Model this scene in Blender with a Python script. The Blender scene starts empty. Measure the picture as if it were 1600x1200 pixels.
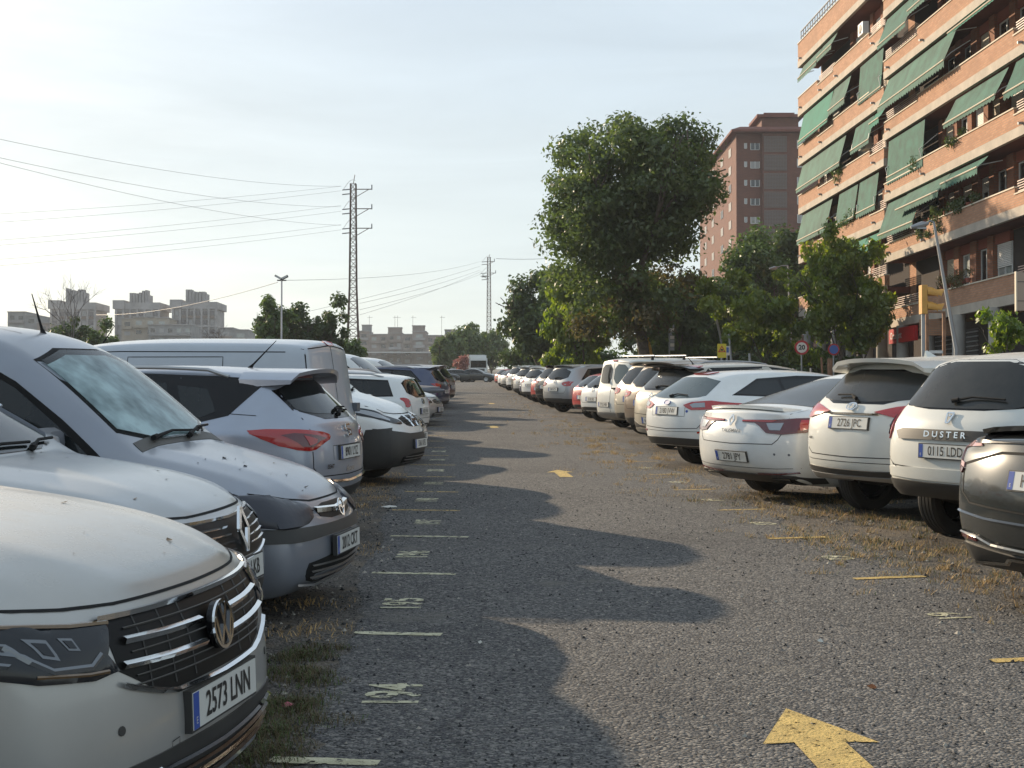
import bpy, bmesh, math, random
import numpy as np
from math import sin, cos, pi, radians, sqrt, atan2
from mathutils import Vector, Matrix, Euler
from mathutils.bvhtree import BVHTree
random.seed(7)
S = bpy.context.scene
COL = S.collection
# ------------------------------------------------------------------ camera, light, exposure
SLOPE = 0.0318                        # the car park climbs away from the camera
TILT = Matrix.Rotation(math.atan(SLOPE), 4, 'X')
FPX, EYE = 2200.0, 1.5
cam = bpy.data.cameras.new('camera'); camo = bpy.data.objects.new('camera', cam); COL.objects.link(camo)
cam.sensor_width = 36; cam.lens = 36 * FPX / 1600; cam.clip_end = 5000; cam.clip_start = 0.05
camo.location = TILT @ Vector((0, 0, EYE))
camo.rotation_euler = (radians(90) + math.atan(45 / FPX), 0, 0)
S.camera = camo
SUN_AZ, SUN_EL = radians(-38), radians(18.5)     # azimuth from +Y towards +X
SUN_DIR = Vector((sin(SUN_AZ) * cos(SUN_EL), cos(SUN_AZ) * cos(SUN_EL), sin(SUN_EL)))
sun = bpy.data.lights.new('sun', 'SUN'); suno = bpy.data.objects.new('sun', sun); COL.objects.link(suno)
sun.energy = 4.9; sun.angle = radians(0.6); sun.color = (1.0, 0.81, 0.58)
suno.rotation_euler = SUN_DIR.to_track_quat('Z', 'Y').to_euler()
W = bpy.data.worlds.new('World'); S.world = W; W.use_nodes = True
nt = W.node_tree; nt.nodes.clear()
def N(tree, kind, **kw):
    n = tree.nodes.new(kind)
    for k, v in kw.items(): setattr(n, k, v)
    return n
out = N(nt, 'ShaderNodeOutputWorld'); bg = N(nt, 'ShaderNodeBackground'); sky = N(nt, 'ShaderNodeTexSky')
sky.sky_type = 'NISHITA'; sky.sun_disc = False; sky.sun_elevation = SUN_EL; sky.sun_rotation = SUN_AZ % (2 * pi)
sky.air_density = 1.0; sky.dust_density = 1.2; sky.ozone_density = 1.5
# a veil of thin high cloud: streaky noise on the view direction whitens the blue
tc = N(nt, 'ShaderNodeTexCoord'); mp = N(nt, 'ShaderNodeMapping'); mp.inputs['Scale'].default_value = (1.2, 1.6, 7.0); mp.inputs['Rotation'].default_value = (0.1, 0.25, 0.3)
nz = N(nt, 'ShaderNodeTexNoise'); nz.inputs['Scale'].default_value = 1.7; nz.inputs['Detail'].default_value = 7; nz.inputs['Roughness'].default_value = 0.55; nz.inputs['Distortion'].default_value = 0.4
rp = N(nt, 'ShaderNodeMapRange'); rp.inputs[1].default_value = 0.35; rp.inputs[2].default_value = 0.72; rp.inputs[3].default_value = 0.74; rp.inputs[4].default_value = 0.95
mx = N(nt, 'ShaderNodeMix', data_type='RGBA'); 
sp_ = N(nt, 'ShaderNodeSeparateXYZ'); zr_ = N(nt, 'ShaderNodeMapRange'); zr_.inputs[1].default_value = 0.; zr_.inputs[2].default_value = .42
vl = N(nt, 'ShaderNodeMix', data_type='RGBA'); vl.inputs['A'].default_value = (4.7, 5.15, 5.05, 1); vl.inputs['B'].default_value = (3.5, 4.2, 4.9, 1)
nt.links.new(tc.outputs['Generated'], sp_.inputs[0]); nt.links.new(sp_.outputs[2], zr_.inputs[0]); nt.links.new(zr_.outputs[0], vl.inputs['Factor']); nz2 = N(nt, 'ShaderNodeTexNoise'); nz2.inputs['Scale'].default_value = 2.6; nz2.inputs['Detail'].default_value = 8; nz2.inputs['Roughness'].default_value = .6; nz2.inputs['Distortion'].default_value = 1.1
nt.links.new(mp.outputs[0], nz2.inputs['Vector']); br2 = N(nt, 'ShaderNodeMapRange'); br2.inputs[1].default_value = .32; br2.inputs[2].default_value = .7; br2.inputs[3].default_value = .96; br2.inputs[4].default_value = 1.12; nt.links.new(nz2.outputs[0], br2.inputs[0])
vm = N(nt, 'ShaderNodeVectorMath', operation='SCALE'); nt.links.new(vl.outputs['Result'], vm.inputs[0]); nt.links.new(br2.outputs[0], vm.inputs['Scale']); nt.links.new(vm.outputs[0], mx.inputs['B'])
nt.links.new(tc.outputs['Generated'], mp.inputs['Vector']); nt.links.new(mp.outputs[0], nz.inputs['Vector'])
nt.links.new(nz.outputs[0], rp.inputs[0]); nt.links.new(rp.outputs[0], mx.inputs['Factor'])
nt.links.new(sky.outputs[0], mx.inputs['A']); nt.links.new(mx.outputs['Result'], bg.inputs[0])
bg.inputs[1].default_value = 0.112
nt.links.new(bg.outputs[0], out.inputs[0])
S.view_settings.view_transform = 'Standard'; S.view_settings.look = 'None'; S.view_settings.gamma = 1
S.view_settings.exposure = 0.6; S.view_settings.use_curve_mapping = False
S.render.engine = 'CYCLES'; S.cycles.max_bounces = 6; S.cycles.transparent_max_bounces = 12
S.cycles.caustics_reflective = False; S.cycles.caustics_refractive = False

# ------------------------------------------------------------------ helpers: tagging, meshes
def tag(o, label=None, cat=None, group=None, kind=None):
    if label: o['label'] = label
    if cat: o['category'] = cat
    if group: o['group'] = group
    if kind: o['kind'] = kind
    return o
def link(name, data, parent=None):
    o = bpy.data.objects.new(name, data); COL.objects.link(o)
    if parent is not None: o.parent = parent
    return o
def empty(name, loc=(0, 0, 0), rz=0, label=None, cat=None, group=None):
    o = bpy.data.objects.new(name, None); COL.objects.link(o); o.empty_display_size = .3
    o.location = loc; o.rotation_euler = (0, 0, rz)
    return tag(o, label, cat, group)
def lot(x, y, z=0.0):
    "a point of the sloping car park (x across, y away, z above its surface) in world space"
    return TILT @ Vector((x, y, z))
def lot_matrix(x, y, rz, z=0.0, s=1.0):
    return TILT @ Matrix.Translation((x, y, z)) @ Matrix.Rotation(rz, 4, 'Z') @ Matrix.Scale(s, 4)
def at(px, py, Y):
    "world point seen at a pixel of the 1600x1200 photograph at distance Y (used to survey positions)"
    c = camo.location; p = math.atan(45 / FPX)
    d = Vector(((px - 800) / FPX, 1, (600 - py) / FPX))
    d = Matrix.Rotation(p, 3, 'X') @ d
    return c + d * (Y / d.y)
class MB:
    "mesh collector: faces with material slots, linked as ONE mesh object"
    def __init__(s): s.v = []; s.f = []; s.m = []; s.mats = []; s.smooth = []
    def mi(s, mat):
        if mat not in s.mats: s.mats.append(mat)
        return s.mats.index(mat)
    def add(s, vs, fs, mat, M=None, smooth=False):
        b = len(s.v)
        s.v += [tuple(M @ Vector(v)) if M is not None else tuple(v) for v in vs]
        k = s.mi(mat)
        for f in fs: s.f.append(tuple(b + i for i in f)); s.m.append(k); s.smooth.append(smooth)
        return s
    def box(s, lo, hi, mat, M=None):
        x0, y0, z0 = lo; x1, y1, z1 = hi
        vs = [(x0, y0, z0), (x1, y0, z0), (x1, y1, z0), (x0, y1, z0), (x0, y0, z1), (x1, y0, z1), (x1, y1, z1), (x0, y1, z1)]
        return s.add(vs, [(0, 3, 2, 1), (4, 5, 6, 7), (0, 1, 5, 4), (1, 2, 6, 5), (2, 3, 7, 6), (3, 0, 4, 7)], mat, M)
    def tube(s, path, r, mat, n=8, M=None, r2=None, cap=True):
        path = [Vector(p) for p in path]; vs = []; fs = []; K = len(path)
        up = None
        for i, p in enumerate(path):
            t = (path[min(i + 1, K - 1)] - path[max(i - 1, 0)]).normalized()
            if up is None: up = Vector((0, 0, 1)) if abs(t.z) < .9 else Vector((1, 0, 0))
            a = t.cross(up).normalized(); b = a.cross(t).normalized(); up = b
            rr = r[i] if isinstance(r, (list, tuple)) else (r if r2 is None else r + (r2 - r) * i / (K - 1))
            for j in range(n):
                q = 2 * pi * j / n; vs.append(p + a * cos(q) * rr + b * sin(q) * rr)
        for i in range(K - 1):
            for j in range(n):
                fs.append((i * n + j, i * n + (j + 1) % n, (i + 1) * n + (j + 1) % n, (i + 1) * n + j))
        if cap: fs.append(tuple(range(n))[::-1]); fs.append(tuple((K - 1) * n + j for j in range(n)))
        return s.add(vs, fs, mat, M, smooth=True)
    def lathe(s, prof, mat, n=24, M=None, axis='Z', closed=False):
        vs = []; fs = []; K = len(prof)
        for (r, h) in prof:
            for j in range(n):
                q = 2 * pi * j / n
                vs.append((r * cos(q), r * sin(q), h) if axis == 'Z' else (r * cos(q), h, r * sin(q)))
        for i in range(K if closed else K - 1):
            for j in range(n):
                k = (i + 1) % K
                fs.append((i * n + j, i * n + (j + 1) % n, k * n + (j + 1) % n, k * n + j))
        return s.add(vs, fs, mat, M, smooth=True)
    def prism(s, pts, z0, z1, mat, M=None):
        n = len(pts)
        vs = [(x, y, z0) for x, y in pts] + [(x, y, z1) for x, y in pts]
        fs = [tuple(range(n))[::-1], tuple(range(n, 2 * n))] + [(i, (i + 1) % n, n + (i + 1) % n, n + i) for i in range(n)]
        return s.add(vs, fs, mat, M)
    def mesh(s, name):
        me = bpy.data.meshes.new(name); me.from_pydata(s.v, [], s.f)
        for m in s.mats: me.materials.append(m)
        me.polygons.foreach_set('material_index', s.m); me.polygons.foreach_set('use_smooth', s.smooth)
        me.update(); return me
    def build(s, name, parent=None, sharp=40):
        me = s.mesh(name)
        if any(s.smooth): me.set_sharp_from_angle(angle=radians(sharp))
        return link(name, me, parent)
def copy_tree(o, parent=None):
    c = o.copy(); COL.objects.link(c)
    if parent is not None: c.parent = parent
    for ch in list(o.children): copy_tree(ch, c)
    return c

# ------------------------------------------------------------------ materials
MATS = {}
def mat(name, col, rough=.6, metal=0., coat=0., var=0., vscale=8., bump=0., bscale=60., spec=.5, dust=0., dustcol=(.42, .38, .31), emit=None, trans=0., col2=None, detail=5):
    if name in MATS: return MATS[name]
    m = bpy.data.materials.new(name); m.use_nodes = True; t = m.node_tree; b = t.nodes['Principled BSDF']
    b.inputs['Base Color'].default_value = (*col, 1); b.inputs['Roughness'].default_value = rough
    b.inputs['Metallic'].default_value = metal; b.inputs['Coat Weight'].default_value = coat; b.inputs['Coat Roughness'].default_value = .08
    b.inputs['Specular IOR Level'].default_value = spec
    if trans: b.inputs['Transmission Weight'].default_value = trans
    L = t.links.new; src = None
    if var or dust or bump or col2:
        tc = N(t, 'ShaderNodeTexCoord')
    if var or col2:
        n = N(t, 'ShaderNodeTexNoise'); n.inputs['Scale'].default_value = vscale; n.inputs['Detail'].default_value = detail; n.inputs['Roughness'].default_value = .6
        L(tc.outputs['Object'], n.inputs['Vector'])
        x = N(t, 'ShaderNodeMix', data_type='RGBA')
        a = col if col2 else tuple(max(0, c * (1 - var)) for c in col); c2 = col2 or tuple(min(1, c * (1 + var)) for c in col)
        x.inputs['A'].default_value = (*a, 1); x.inputs['B'].default_value = (*c2, 1)
        r = N(t, 'ShaderNodeMapRange'); r.inputs[1].default_value = .35; r.inputs[2].default_value = .65
        L(n.outputs[0], r.inputs[0]); L(r.outputs[0], x.inputs['Factor']); src = x.outputs['Result']
        L(src, b.inputs['Base Color'])
    if dust:
        g = N(t, 'ShaderNodeNewGeometry'); sp = N(t, 'ShaderNodeSeparateXYZ'); L(g.outputs['Normal'], sp.inputs[0])
        r = N(t, 'ShaderNodeMapRange'); r.inputs[1].default_value = .15; r.inputs[2].default_value = .95; r.inputs[3].default_value = .25; r.inputs[4].default_value = 1.0
        L(sp.outputs['Z'], r.inputs[0])
        n = N(t, 'ShaderNodeTexNoise'); n.inputs['Scale'].default_value = 3.1; n.inputs['Detail'].default_value = 8; n.inputs['Roughness'].default_value = .7
        L(tc.outputs['Object'], n.inputs['Vector'])
        q = N(t, 'ShaderNodeMapRange'); q.inputs[1].default_value = .3; q.inputs[2].default_value = .75; q.inputs[3].default_value = .35 * dust; q.inputs[4].default_value = dust
        L(n.outputs[0], q.inputs[0])
        mu = N(t, 'ShaderNodeMath', operation='MULTIPLY'); L(r.outputs[0], mu.inputs[0]); L(q.outputs[0], mu.inputs[1])
        x = N(t, 'ShaderNodeMix', data_type='RGBA'); x.inputs['A'].default_value = (*col, 1); x.inputs['B'].default_value = (*dustcol, 1)
        if src: L(src, x.inputs['A'])
        L(mu.outputs[0], x.inputs['Factor']); L(x.outputs['Result'], b.inputs['Base Color'])
        q2 = N(t, 'ShaderNodeMapRange'); q2.inputs[3].default_value = rough; q2.inputs[4].default_value = min(1, rough + .55)
        L(mu.outputs[0], q2.inputs[0]); L(q2.outputs[0], b.inputs['Roughness'])
        if coat:
            q3 = N(t, 'ShaderNodeMapRange'); q3.inputs[3].default_value = .05; q3.inputs[4].default_value = .7
            L(mu.outputs[0], q3.inputs[0]); L(q3.outputs[0], b.inputs['Coat Roughness'])
        if metal:
            q4 = N(t, 'ShaderNodeMapRange'); q4.inputs[3].default_value = metal; q4.inputs[4].default_value = 0
            L(mu.outputs[0], q4.inputs[0]); L(q4.outputs[0], b.inputs['Metallic'])
    if bump:
        n = N(t, 'ShaderNodeTexNoise'); n.inputs['Scale'].default_value = bscale; n.inputs['Detail'].default_value = 4
        L(tc.outputs['Object'], n.inputs['Vector'])
        k = N(t, 'ShaderNodeBump'); k.inputs['Strength'].default_value = bump; k.inputs['Distance'].default_value = .02
        L(n.outputs[0], k.inputs['Height']); L(k.outputs[0], b.inputs['Normal'])
    if emit: b.inputs['Emission Color'].default_value = (*emit, 1); b.inputs['Emission Strength'].default_value = 1
    MATS[name] = m; return m
def paint(name, col, metal=0., dust=.35, rough=.32): return mat(name, col, rough=rough, metal=metal, coat=.8, dust=dust, var=.03, vscale=5)
P_WHITE = paint('white_paint', (.72, .74, .73), dust=.3)
P_CREAM = paint('dusty_white_paint', (.66, .67, .63), dust=.5)
P_SILVER = paint('silver_paint', (.39, .405, .415), metal=.6, dust=.35, rough=.33)
P_VW = paint('dusty_silver_paint', (.40, .40, .385), metal=.45, dust=.5, rough=.35)
P_BLUESILVER = paint('blue_silver_paint', (.25, .275, .325), metal=.5, dust=.3, rough=.33)
P_ARONA = paint('pale_blue_silver_paint', (.34, .38, .46), metal=.5, dust=.25, rough=.3)
P_CHAMP = paint('champagne_paint', (.45, .42, .35), metal=.5, dust=.5)
P_BRONZE = paint('bronze_paint', (.16, .12, .09), metal=.5, dust=.45)
P_GREY = paint('graphite_paint', (.030, .034, .033), metal=.1, dust=0, rough=.22)
P_DARK = paint('black_paint', (.012, .013, .016), dust=.12, rough=.25)
P_NAVY = paint('navy_paint', (.018, .035, .10), metal=.3, dust=.2)
P_RED = paint('red_paint', (.45, .02, .02), dust=.15)
P_BROWN = paint('brown_paint', (.11, .06, .05), dust=.3)
M_GLASS = mat('car_glass', (.008, .011, .012), rough=.04, spec=.42, dust=.04, dustcol=(.2, .19, .17))
M_GLASSD = mat('dusty_car_glass', (.012, .014, .015), rough=.12, spec=.4, dust=.30, dustcol=(.16, .15, .125))
M_RUB = mat('black_rubber', (.014, .014, .014), rough=.75, var=.3, vscale=20)
M_TYRE = mat('tyre_rubber', (.022, .021, .02), rough=.85, dust=.3)
M_PLAS = mat('black_plastic', (.022, .023, .024), rough=.5, dust=.25)
M_GLOSSB = mat('gloss_black', (.005, .005, .006), rough=.18, spec=.3)
M_SEAM = mat('seam_black', (.004, .004, .004), rough=.9)
M_GRILLE = mat('grille_black', (.006, .006, .006), rough=.45, spec=.2)
M_CHROME = mat('chrome', (.75, .76, .76), rough=.12, metal=1.)
M_ALLOY = mat('alloy', (.42, .43, .44), rough=.35, metal=.8)
M_RED = mat('tail_red', (.38, .012, .012), rough=.12, coat=1.)
M_REDD = mat('tail_red_dark', (.10, .004, .006), rough=.1, coat=1.)
M_CLEAR = mat('lamp_clear', (.30, .31, .32), rough=.15, coat=.6, metal=.6)
M_LAMPD = mat('lamp_dark', (.018, .02, .023), rough=.12, spec=.45)
M_AMBER = mat('lamp_amber', (.5, .18, .02), rough=.15, coat=1.)
M_PLATE = mat('plate_white', (.62, .62, .58), rough=.4)
M_PBLUE = mat('plate_blue', (.03, .08, .35), rough=.4)
M_INK = mat('plate_ink', (.015, .015, .015), rough=.5)
M_FILM = mat('grey_lamp_film', (.028, .03, .04), rough=.32, bump=.25, bscale=9)

# ------------------------------------------------------------------ lettering
def text_geo(txt, size, bold=0.0, squash=1.0):
    cu = bpy.data.curves.new('t', 'FONT'); cu.body = txt; cu.size = size; cu.align_x = 'CENTER'; cu.align_y = 'CENTER'
    cu.offset = bold; cu.resolution_u = 3
    o = bpy.data.objects.new('t', cu); COL.objects.link(o)
    dg = bpy.context.evaluated_depsgraph_get(); me = bpy.data.meshes.new_from_object(o.evaluated_get(dg))
    vs = [(v.co.x * squash, v.co.y, 0) for v in me.vertices]; fs = [tuple(p.vertices) for p in me.polygons]
    bpy.data.objects.remove(o); bpy.data.curves.remove(cu); bpy.data.meshes.remove(me)
    return vs, fs
# ------------------------------------------------------------------ car bodies
def lerp(a, b, t): return a + (b - a) * t
def body_mesh(name, L, Wd, H, clr=.20, belt=.93, beltr=None, hl=.80, hc=1.02, xc=1.05, xw=1.75, wr=.60, wrr=None, rt=.35, R0=None,
              deck=None, xb=None, wheels=(.88, .82), rw=.33, nosep=None, tailp=None, nb=.13, tb=.09, clad=False, crown=.05, roofdrop=.06,
              nw=.84, tw=.90, arch=.045, flat=0., dip=None, wc=.80, zlip=None, clr_r=None):
    """closed body shell, x forward, z up: Catmull-Clark cage from stations, wheel arches cut out.
    xc cowl and xw windscreen top measured back from the nose; rt forward lean of the tailgate top; deck=(z, length) gives a boot."""
    F = L / 2; R = -L / 2; w = Wd / 2; beltr = beltr or belt + .04; wrr = wrr or wr - .03; wr = wr; B = lambda x: lerp(belt, beltr, (F - x) / L)
    st = []      # x, W, z0, zb, zt, wt
    nz0 = clr
    st.append((F - .10, w * nw, nz0 + .03, hl - .13, hl, w * .66))
    st.append((F - .32, w * .94, nz0, hl - .05 , lerp(hl, hc, .38), w * .72))
    st.append((F - .70, w * .985, nz0, lerp(hl, belt, .7) - .02, lerp(hl, hc, .75), w * .76))
    st.append((F - xc, w, nz0, belt - .02, hc, w * wc))
    m = (xc + xw) / 2
    st.append((F - lerp(xc, xw, .12), w, nz0, belt, lerp(hc, H - .05, .14), lerp(w * wc, wr, .12)))
    st.append((F - m, w, nz0, B(F - m), lerp(hc, H - .05, .56), lerp(w * wc, wr, .5)))
    st.append((F - xw, w, nz0, B(F - xw), H - .055, wr))
    xa = F - xw
    if deck:
        zd, ld = deck; xbk = R + ld
        xe = xb if xb is not None else xbk + .75
        for t in (.35, .8): st.append((lerp(xa, xe, t), w, nz0, B(lerp(xa, xe, t)), H - (.0 if t < .5 else .02), lerp(wr, wrr, t)))
        st.append((xe, w, nz0, B(xe), H - .085, wrr))
        st.append((lerp(xe, xbk, .5), w, nz0, B(xbk), lerp(H - .07, zd, .47), lerp(wrr, w * .74, .5)))
        st.append((xbk, w * .985, nz0, beltr - .02, zd + .01, w * .76))
        st.append((R + .10, w * .95, nz0, min(beltr, zd) - .06, zd, w * .76))
        st.append((R, w * tw, nz0 + .03, min(beltr, zd) - .12, zd - .02, w * .72))
    else:
        Re = R + rt
        for t, d in ((.3, 0.), (.62, .005 + flat * .01), (.88, roofdrop * .5)):
            x = lerp(xa, Re, t); st.append((x, w, nz0, B(x), H - d, lerp(wr, wrr, t)))
        x = Re + .10; st.append((x, w * .99, nz0, B(x), H - roofdrop, wrr))
        # the last station's upper rows lean forward by rt
        st.append((R, w * tw, nz0 + .03, beltr - .03, H - roofdrop - .03, wrr * .97))
    nosep = nosep or (-.07, -.005, 0, -.02, -.06, -.12)
    if tailp is None:
        tailp = (.07, .005, 0, .025, .05, rt) if not deck else (.07, .01, 0, .02, .05, .03)
    n = len(st); cr_ = clr_r if clr_r is not None else clr + .10
    for q, v in ((-1, cr_ + .02), (-2, lerp(clr, cr_, .8))): st[q] = (*st[q][:2], v, *st[q][3:])
    bm = bmesh.new(); rings = []
    rows_top = None
    for i, (x, W_, z0, zb, zt, wt) in enumerate(st):
        cr = crown if zt > hc + .1 else .035
        zr = [z0, z0 + .12 * (zb - z0) + .01, z0 + .55 * (zb - z0), zb - .05, zb + .03, zt - cr]
        if zr[5] < zr[4] + .02: zr[4] = (zr[3] + zr[5]) / 2 + .012; zr[4] = min(zr[4], zr[5] - .015)
        wrow = [.90 * W_, .975 * W_, W_, .985 * W_, lerp(.95 * W_, wt, .12), wt]
        dx = [0] * 6
        if i == 0: dx = [p for p in nosep]
        if i == n - 1: dx = [p for p in tailp]
        pts = [(x + dx[0], 0, zr[0]), (x + dx[0], .5 * W_, zr[0])]
        for r in range(6): pts.append((x + dx[r], wrow[r], zr[r]))
        hood = i <= 3; cr = .045 if hood else cr; pts += [(x + dx[5], (.62 if hood else .55) * wt, zt - (.10 if hood else .2) * cr), (x + dx[5], 0, zt)]
        ring = {}
        for k, (px, py, pz) in enumerate(pts):
            ring[k] = bm.verts.new((px, py, pz))
            if k not in (0, 9): ring[-k] = bm.verts.new((px, -py, pz))
        rings.append((ring, zr, wrow, dx, x, wt, zt))
    order = [0, 1, 2, 3, 4, 5, 6, 7, 8, 9, -8, -7, -6, -5, -4, -3, -2, -1]
    cr_l = bm.edges.layers.float.new('crease_edge')
    for i in range(n - 1):
        a, b = rings[i][0], rings[i + 1][0]
        for j in range(18):
            k, l = order[j], order[(j + 1) % 18]
            f = bm.faces.new((a[k], a[l], b[l], b[k]))
            if abs(k) in (0, 1, 2) and abs(l) in (0, 1, 2): f.material_index = 2
            elif {abs(k), abs(l)} == {2, 3} and clad: f.material_index = 1
    caps = []
    for e, sgn in ((0, 1), (n - 1, -1)):
        ring, zr, wrow, dx, x, wt, zt = rings[e]; bl = nb if e == 0 else tb
        capg = []
        prof = [.35, .85, 1., .95, .85, .55] if e == 0 else [.4, .85, 1., 1., .9, .5]
        g = []
        g.append([ring[2], ring[1], ring[0], ring[-1], ring[-2]])
        for r in range(1, 5):
            row = [ring[2 + r]]
            for c, q in ((1, .8), (0, 1), (-1, .8)):
                row.append(bm.verts.new((x + dx[r] + sgn * bl * q * prof[r], c * .55 * wrow[r], zr[r])))
            row.append(ring[-(2 + r)]); g.append(row)
        g.append([ring[7], ring[8], ring[9], ring[-8], ring[-7]])
        caps.append(g)
        for v, q in ((ring[8], .8), (ring[9], 1), (ring[-8], .8)): v.co.x += sgn * bl * q * prof[5]
        for v in (ring[1], ring[0], ring[-1]): v.co.x += sgn * bl * .8 * prof[0]
        for r in range(5):
            for c in range(4):
                f = bm.faces.new((g[r][c], g[r][c + 1], g[r + 1][c + 1], g[r + 1][c]))
                if r == 0 and clad: f.material_index = 1
    bmesh.ops.recalc_face_normals(bm, faces=bm.faces)
    for gi, g in enumerate(caps):
        for row, v in ((0, .6), (4, .25 if gi == 0 else .45)):
            for c in range(4):
                for e in g[row][c].link_edges:
                    if e.other_vert(g[row][c]) is g[row][c + 1]: e[cr_l] = v
    def crease(i, k, l_i, l, v):
        a = rings[i][0][k]; b = rings[l_i][0][l]
        for e in a.link_edges:
            if e.other_vert(a) is b: e[cr_l] = v
    for i in range(n - 1):
        for sg in (1, -1):
            crease(i, sg * 2, i + 1, sg * 2, .6); crease(i, sg * 5, i + 1, sg * 5, .35); crease(i, sg * 6, i + 1, sg * 6, .3)
            crease(i, sg * 7, i + 1, sg * 7, .45)
    for e in (0, n - 1):
        for sg in (1, -1):
            for k in (2, 3, 4, 5, 6): crease(e, sg * k, e, sg * (k + 1), .28)
            crease(e, sg * 7, e, sg * 8, .45); crease(e, sg * 8, e, 9, .45)
    for i in range(3):
        for sg in (1, -1): crease(i, sg * 8, i + 1, sg * 8, .75)
    for sg in (1, -1):       # cowl edge
        crease(3, sg * 7, 3, sg * 8, .5); crease(3, sg * 8, 3, 9, .5)
        crease(6, sg * 7, 6, sg * 8, .2); crease(6, sg * 8, 6, 9, .2)
    me = bpy.data.meshes.new(name); bm.to_mesh(me); bm.free()
    for m_ in (P_WHITE, M_PLAS, M_SEAM): me.materials.append(m_)
    o = bpy.data.objects.new(name, me); COL.objects.link(o)
    sd = o.modifiers.new('s', 'SUBSURF'); sd.levels = 3; sd.render_levels = 3
    xf = F - wheels[0]; xr = R + wheels[1]
    cb = MB()
    for xx in (xf, xr):
        for sg in (1, -1):
            rr = rw + arch; prof = []
            y0, y1 = sg * (w - .30), sg * (w + .3)
            vs = []; K = 28
            for y in (y0, y1):
                for j in range(K): vs.append((xx + rr * cos(2 * pi * j / K), y, rw + .01 + rr * sin(2 * pi * j / K)))
            fs = [tuple(range(K)), tuple(range(K, 2 * K))[::-1]] + [(j, K + j, K + (j + 1) % K, (j + 1) % K) for j in range(K)]
            if sg < 0: fs = [f[::-1] for f in fs]
            cb.add(vs, fs, M_SEAM)
    cme = cb.mesh('c'); bmc = bmesh.new(); bmc.from_mesh(cme); bmesh.ops.recalc_face_normals(bmc, faces=bmc.faces); bmc.to_mesh(cme); bmc.free()
    co = bpy.data.objects.new('c', cme); COL.objects.link(co)
    bo = o.modifiers.new('b', 'BOOLEAN'); bo.operation = 'DIFFERENCE'; bo.object = co; bo.solver = 'EXACT'; bo.material_mode = 'TRANSFER'
    dg = bpy.context.evaluated_depsgraph_get()
    me2 = bpy.data.meshes.new_from_object(o.evaluated_get(dg), preserve_all_data_layers=False, depsgraph=dg)
    bpy.data.objects.remove(o); bpy.data.objects.remove(co)
    me2.name = name
    me2.polygons.foreach_set('use_smooth', [True] * len(me2.polygons)); me2.set_sharp_from_angle(angle=radians(50))
    return me2

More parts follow.
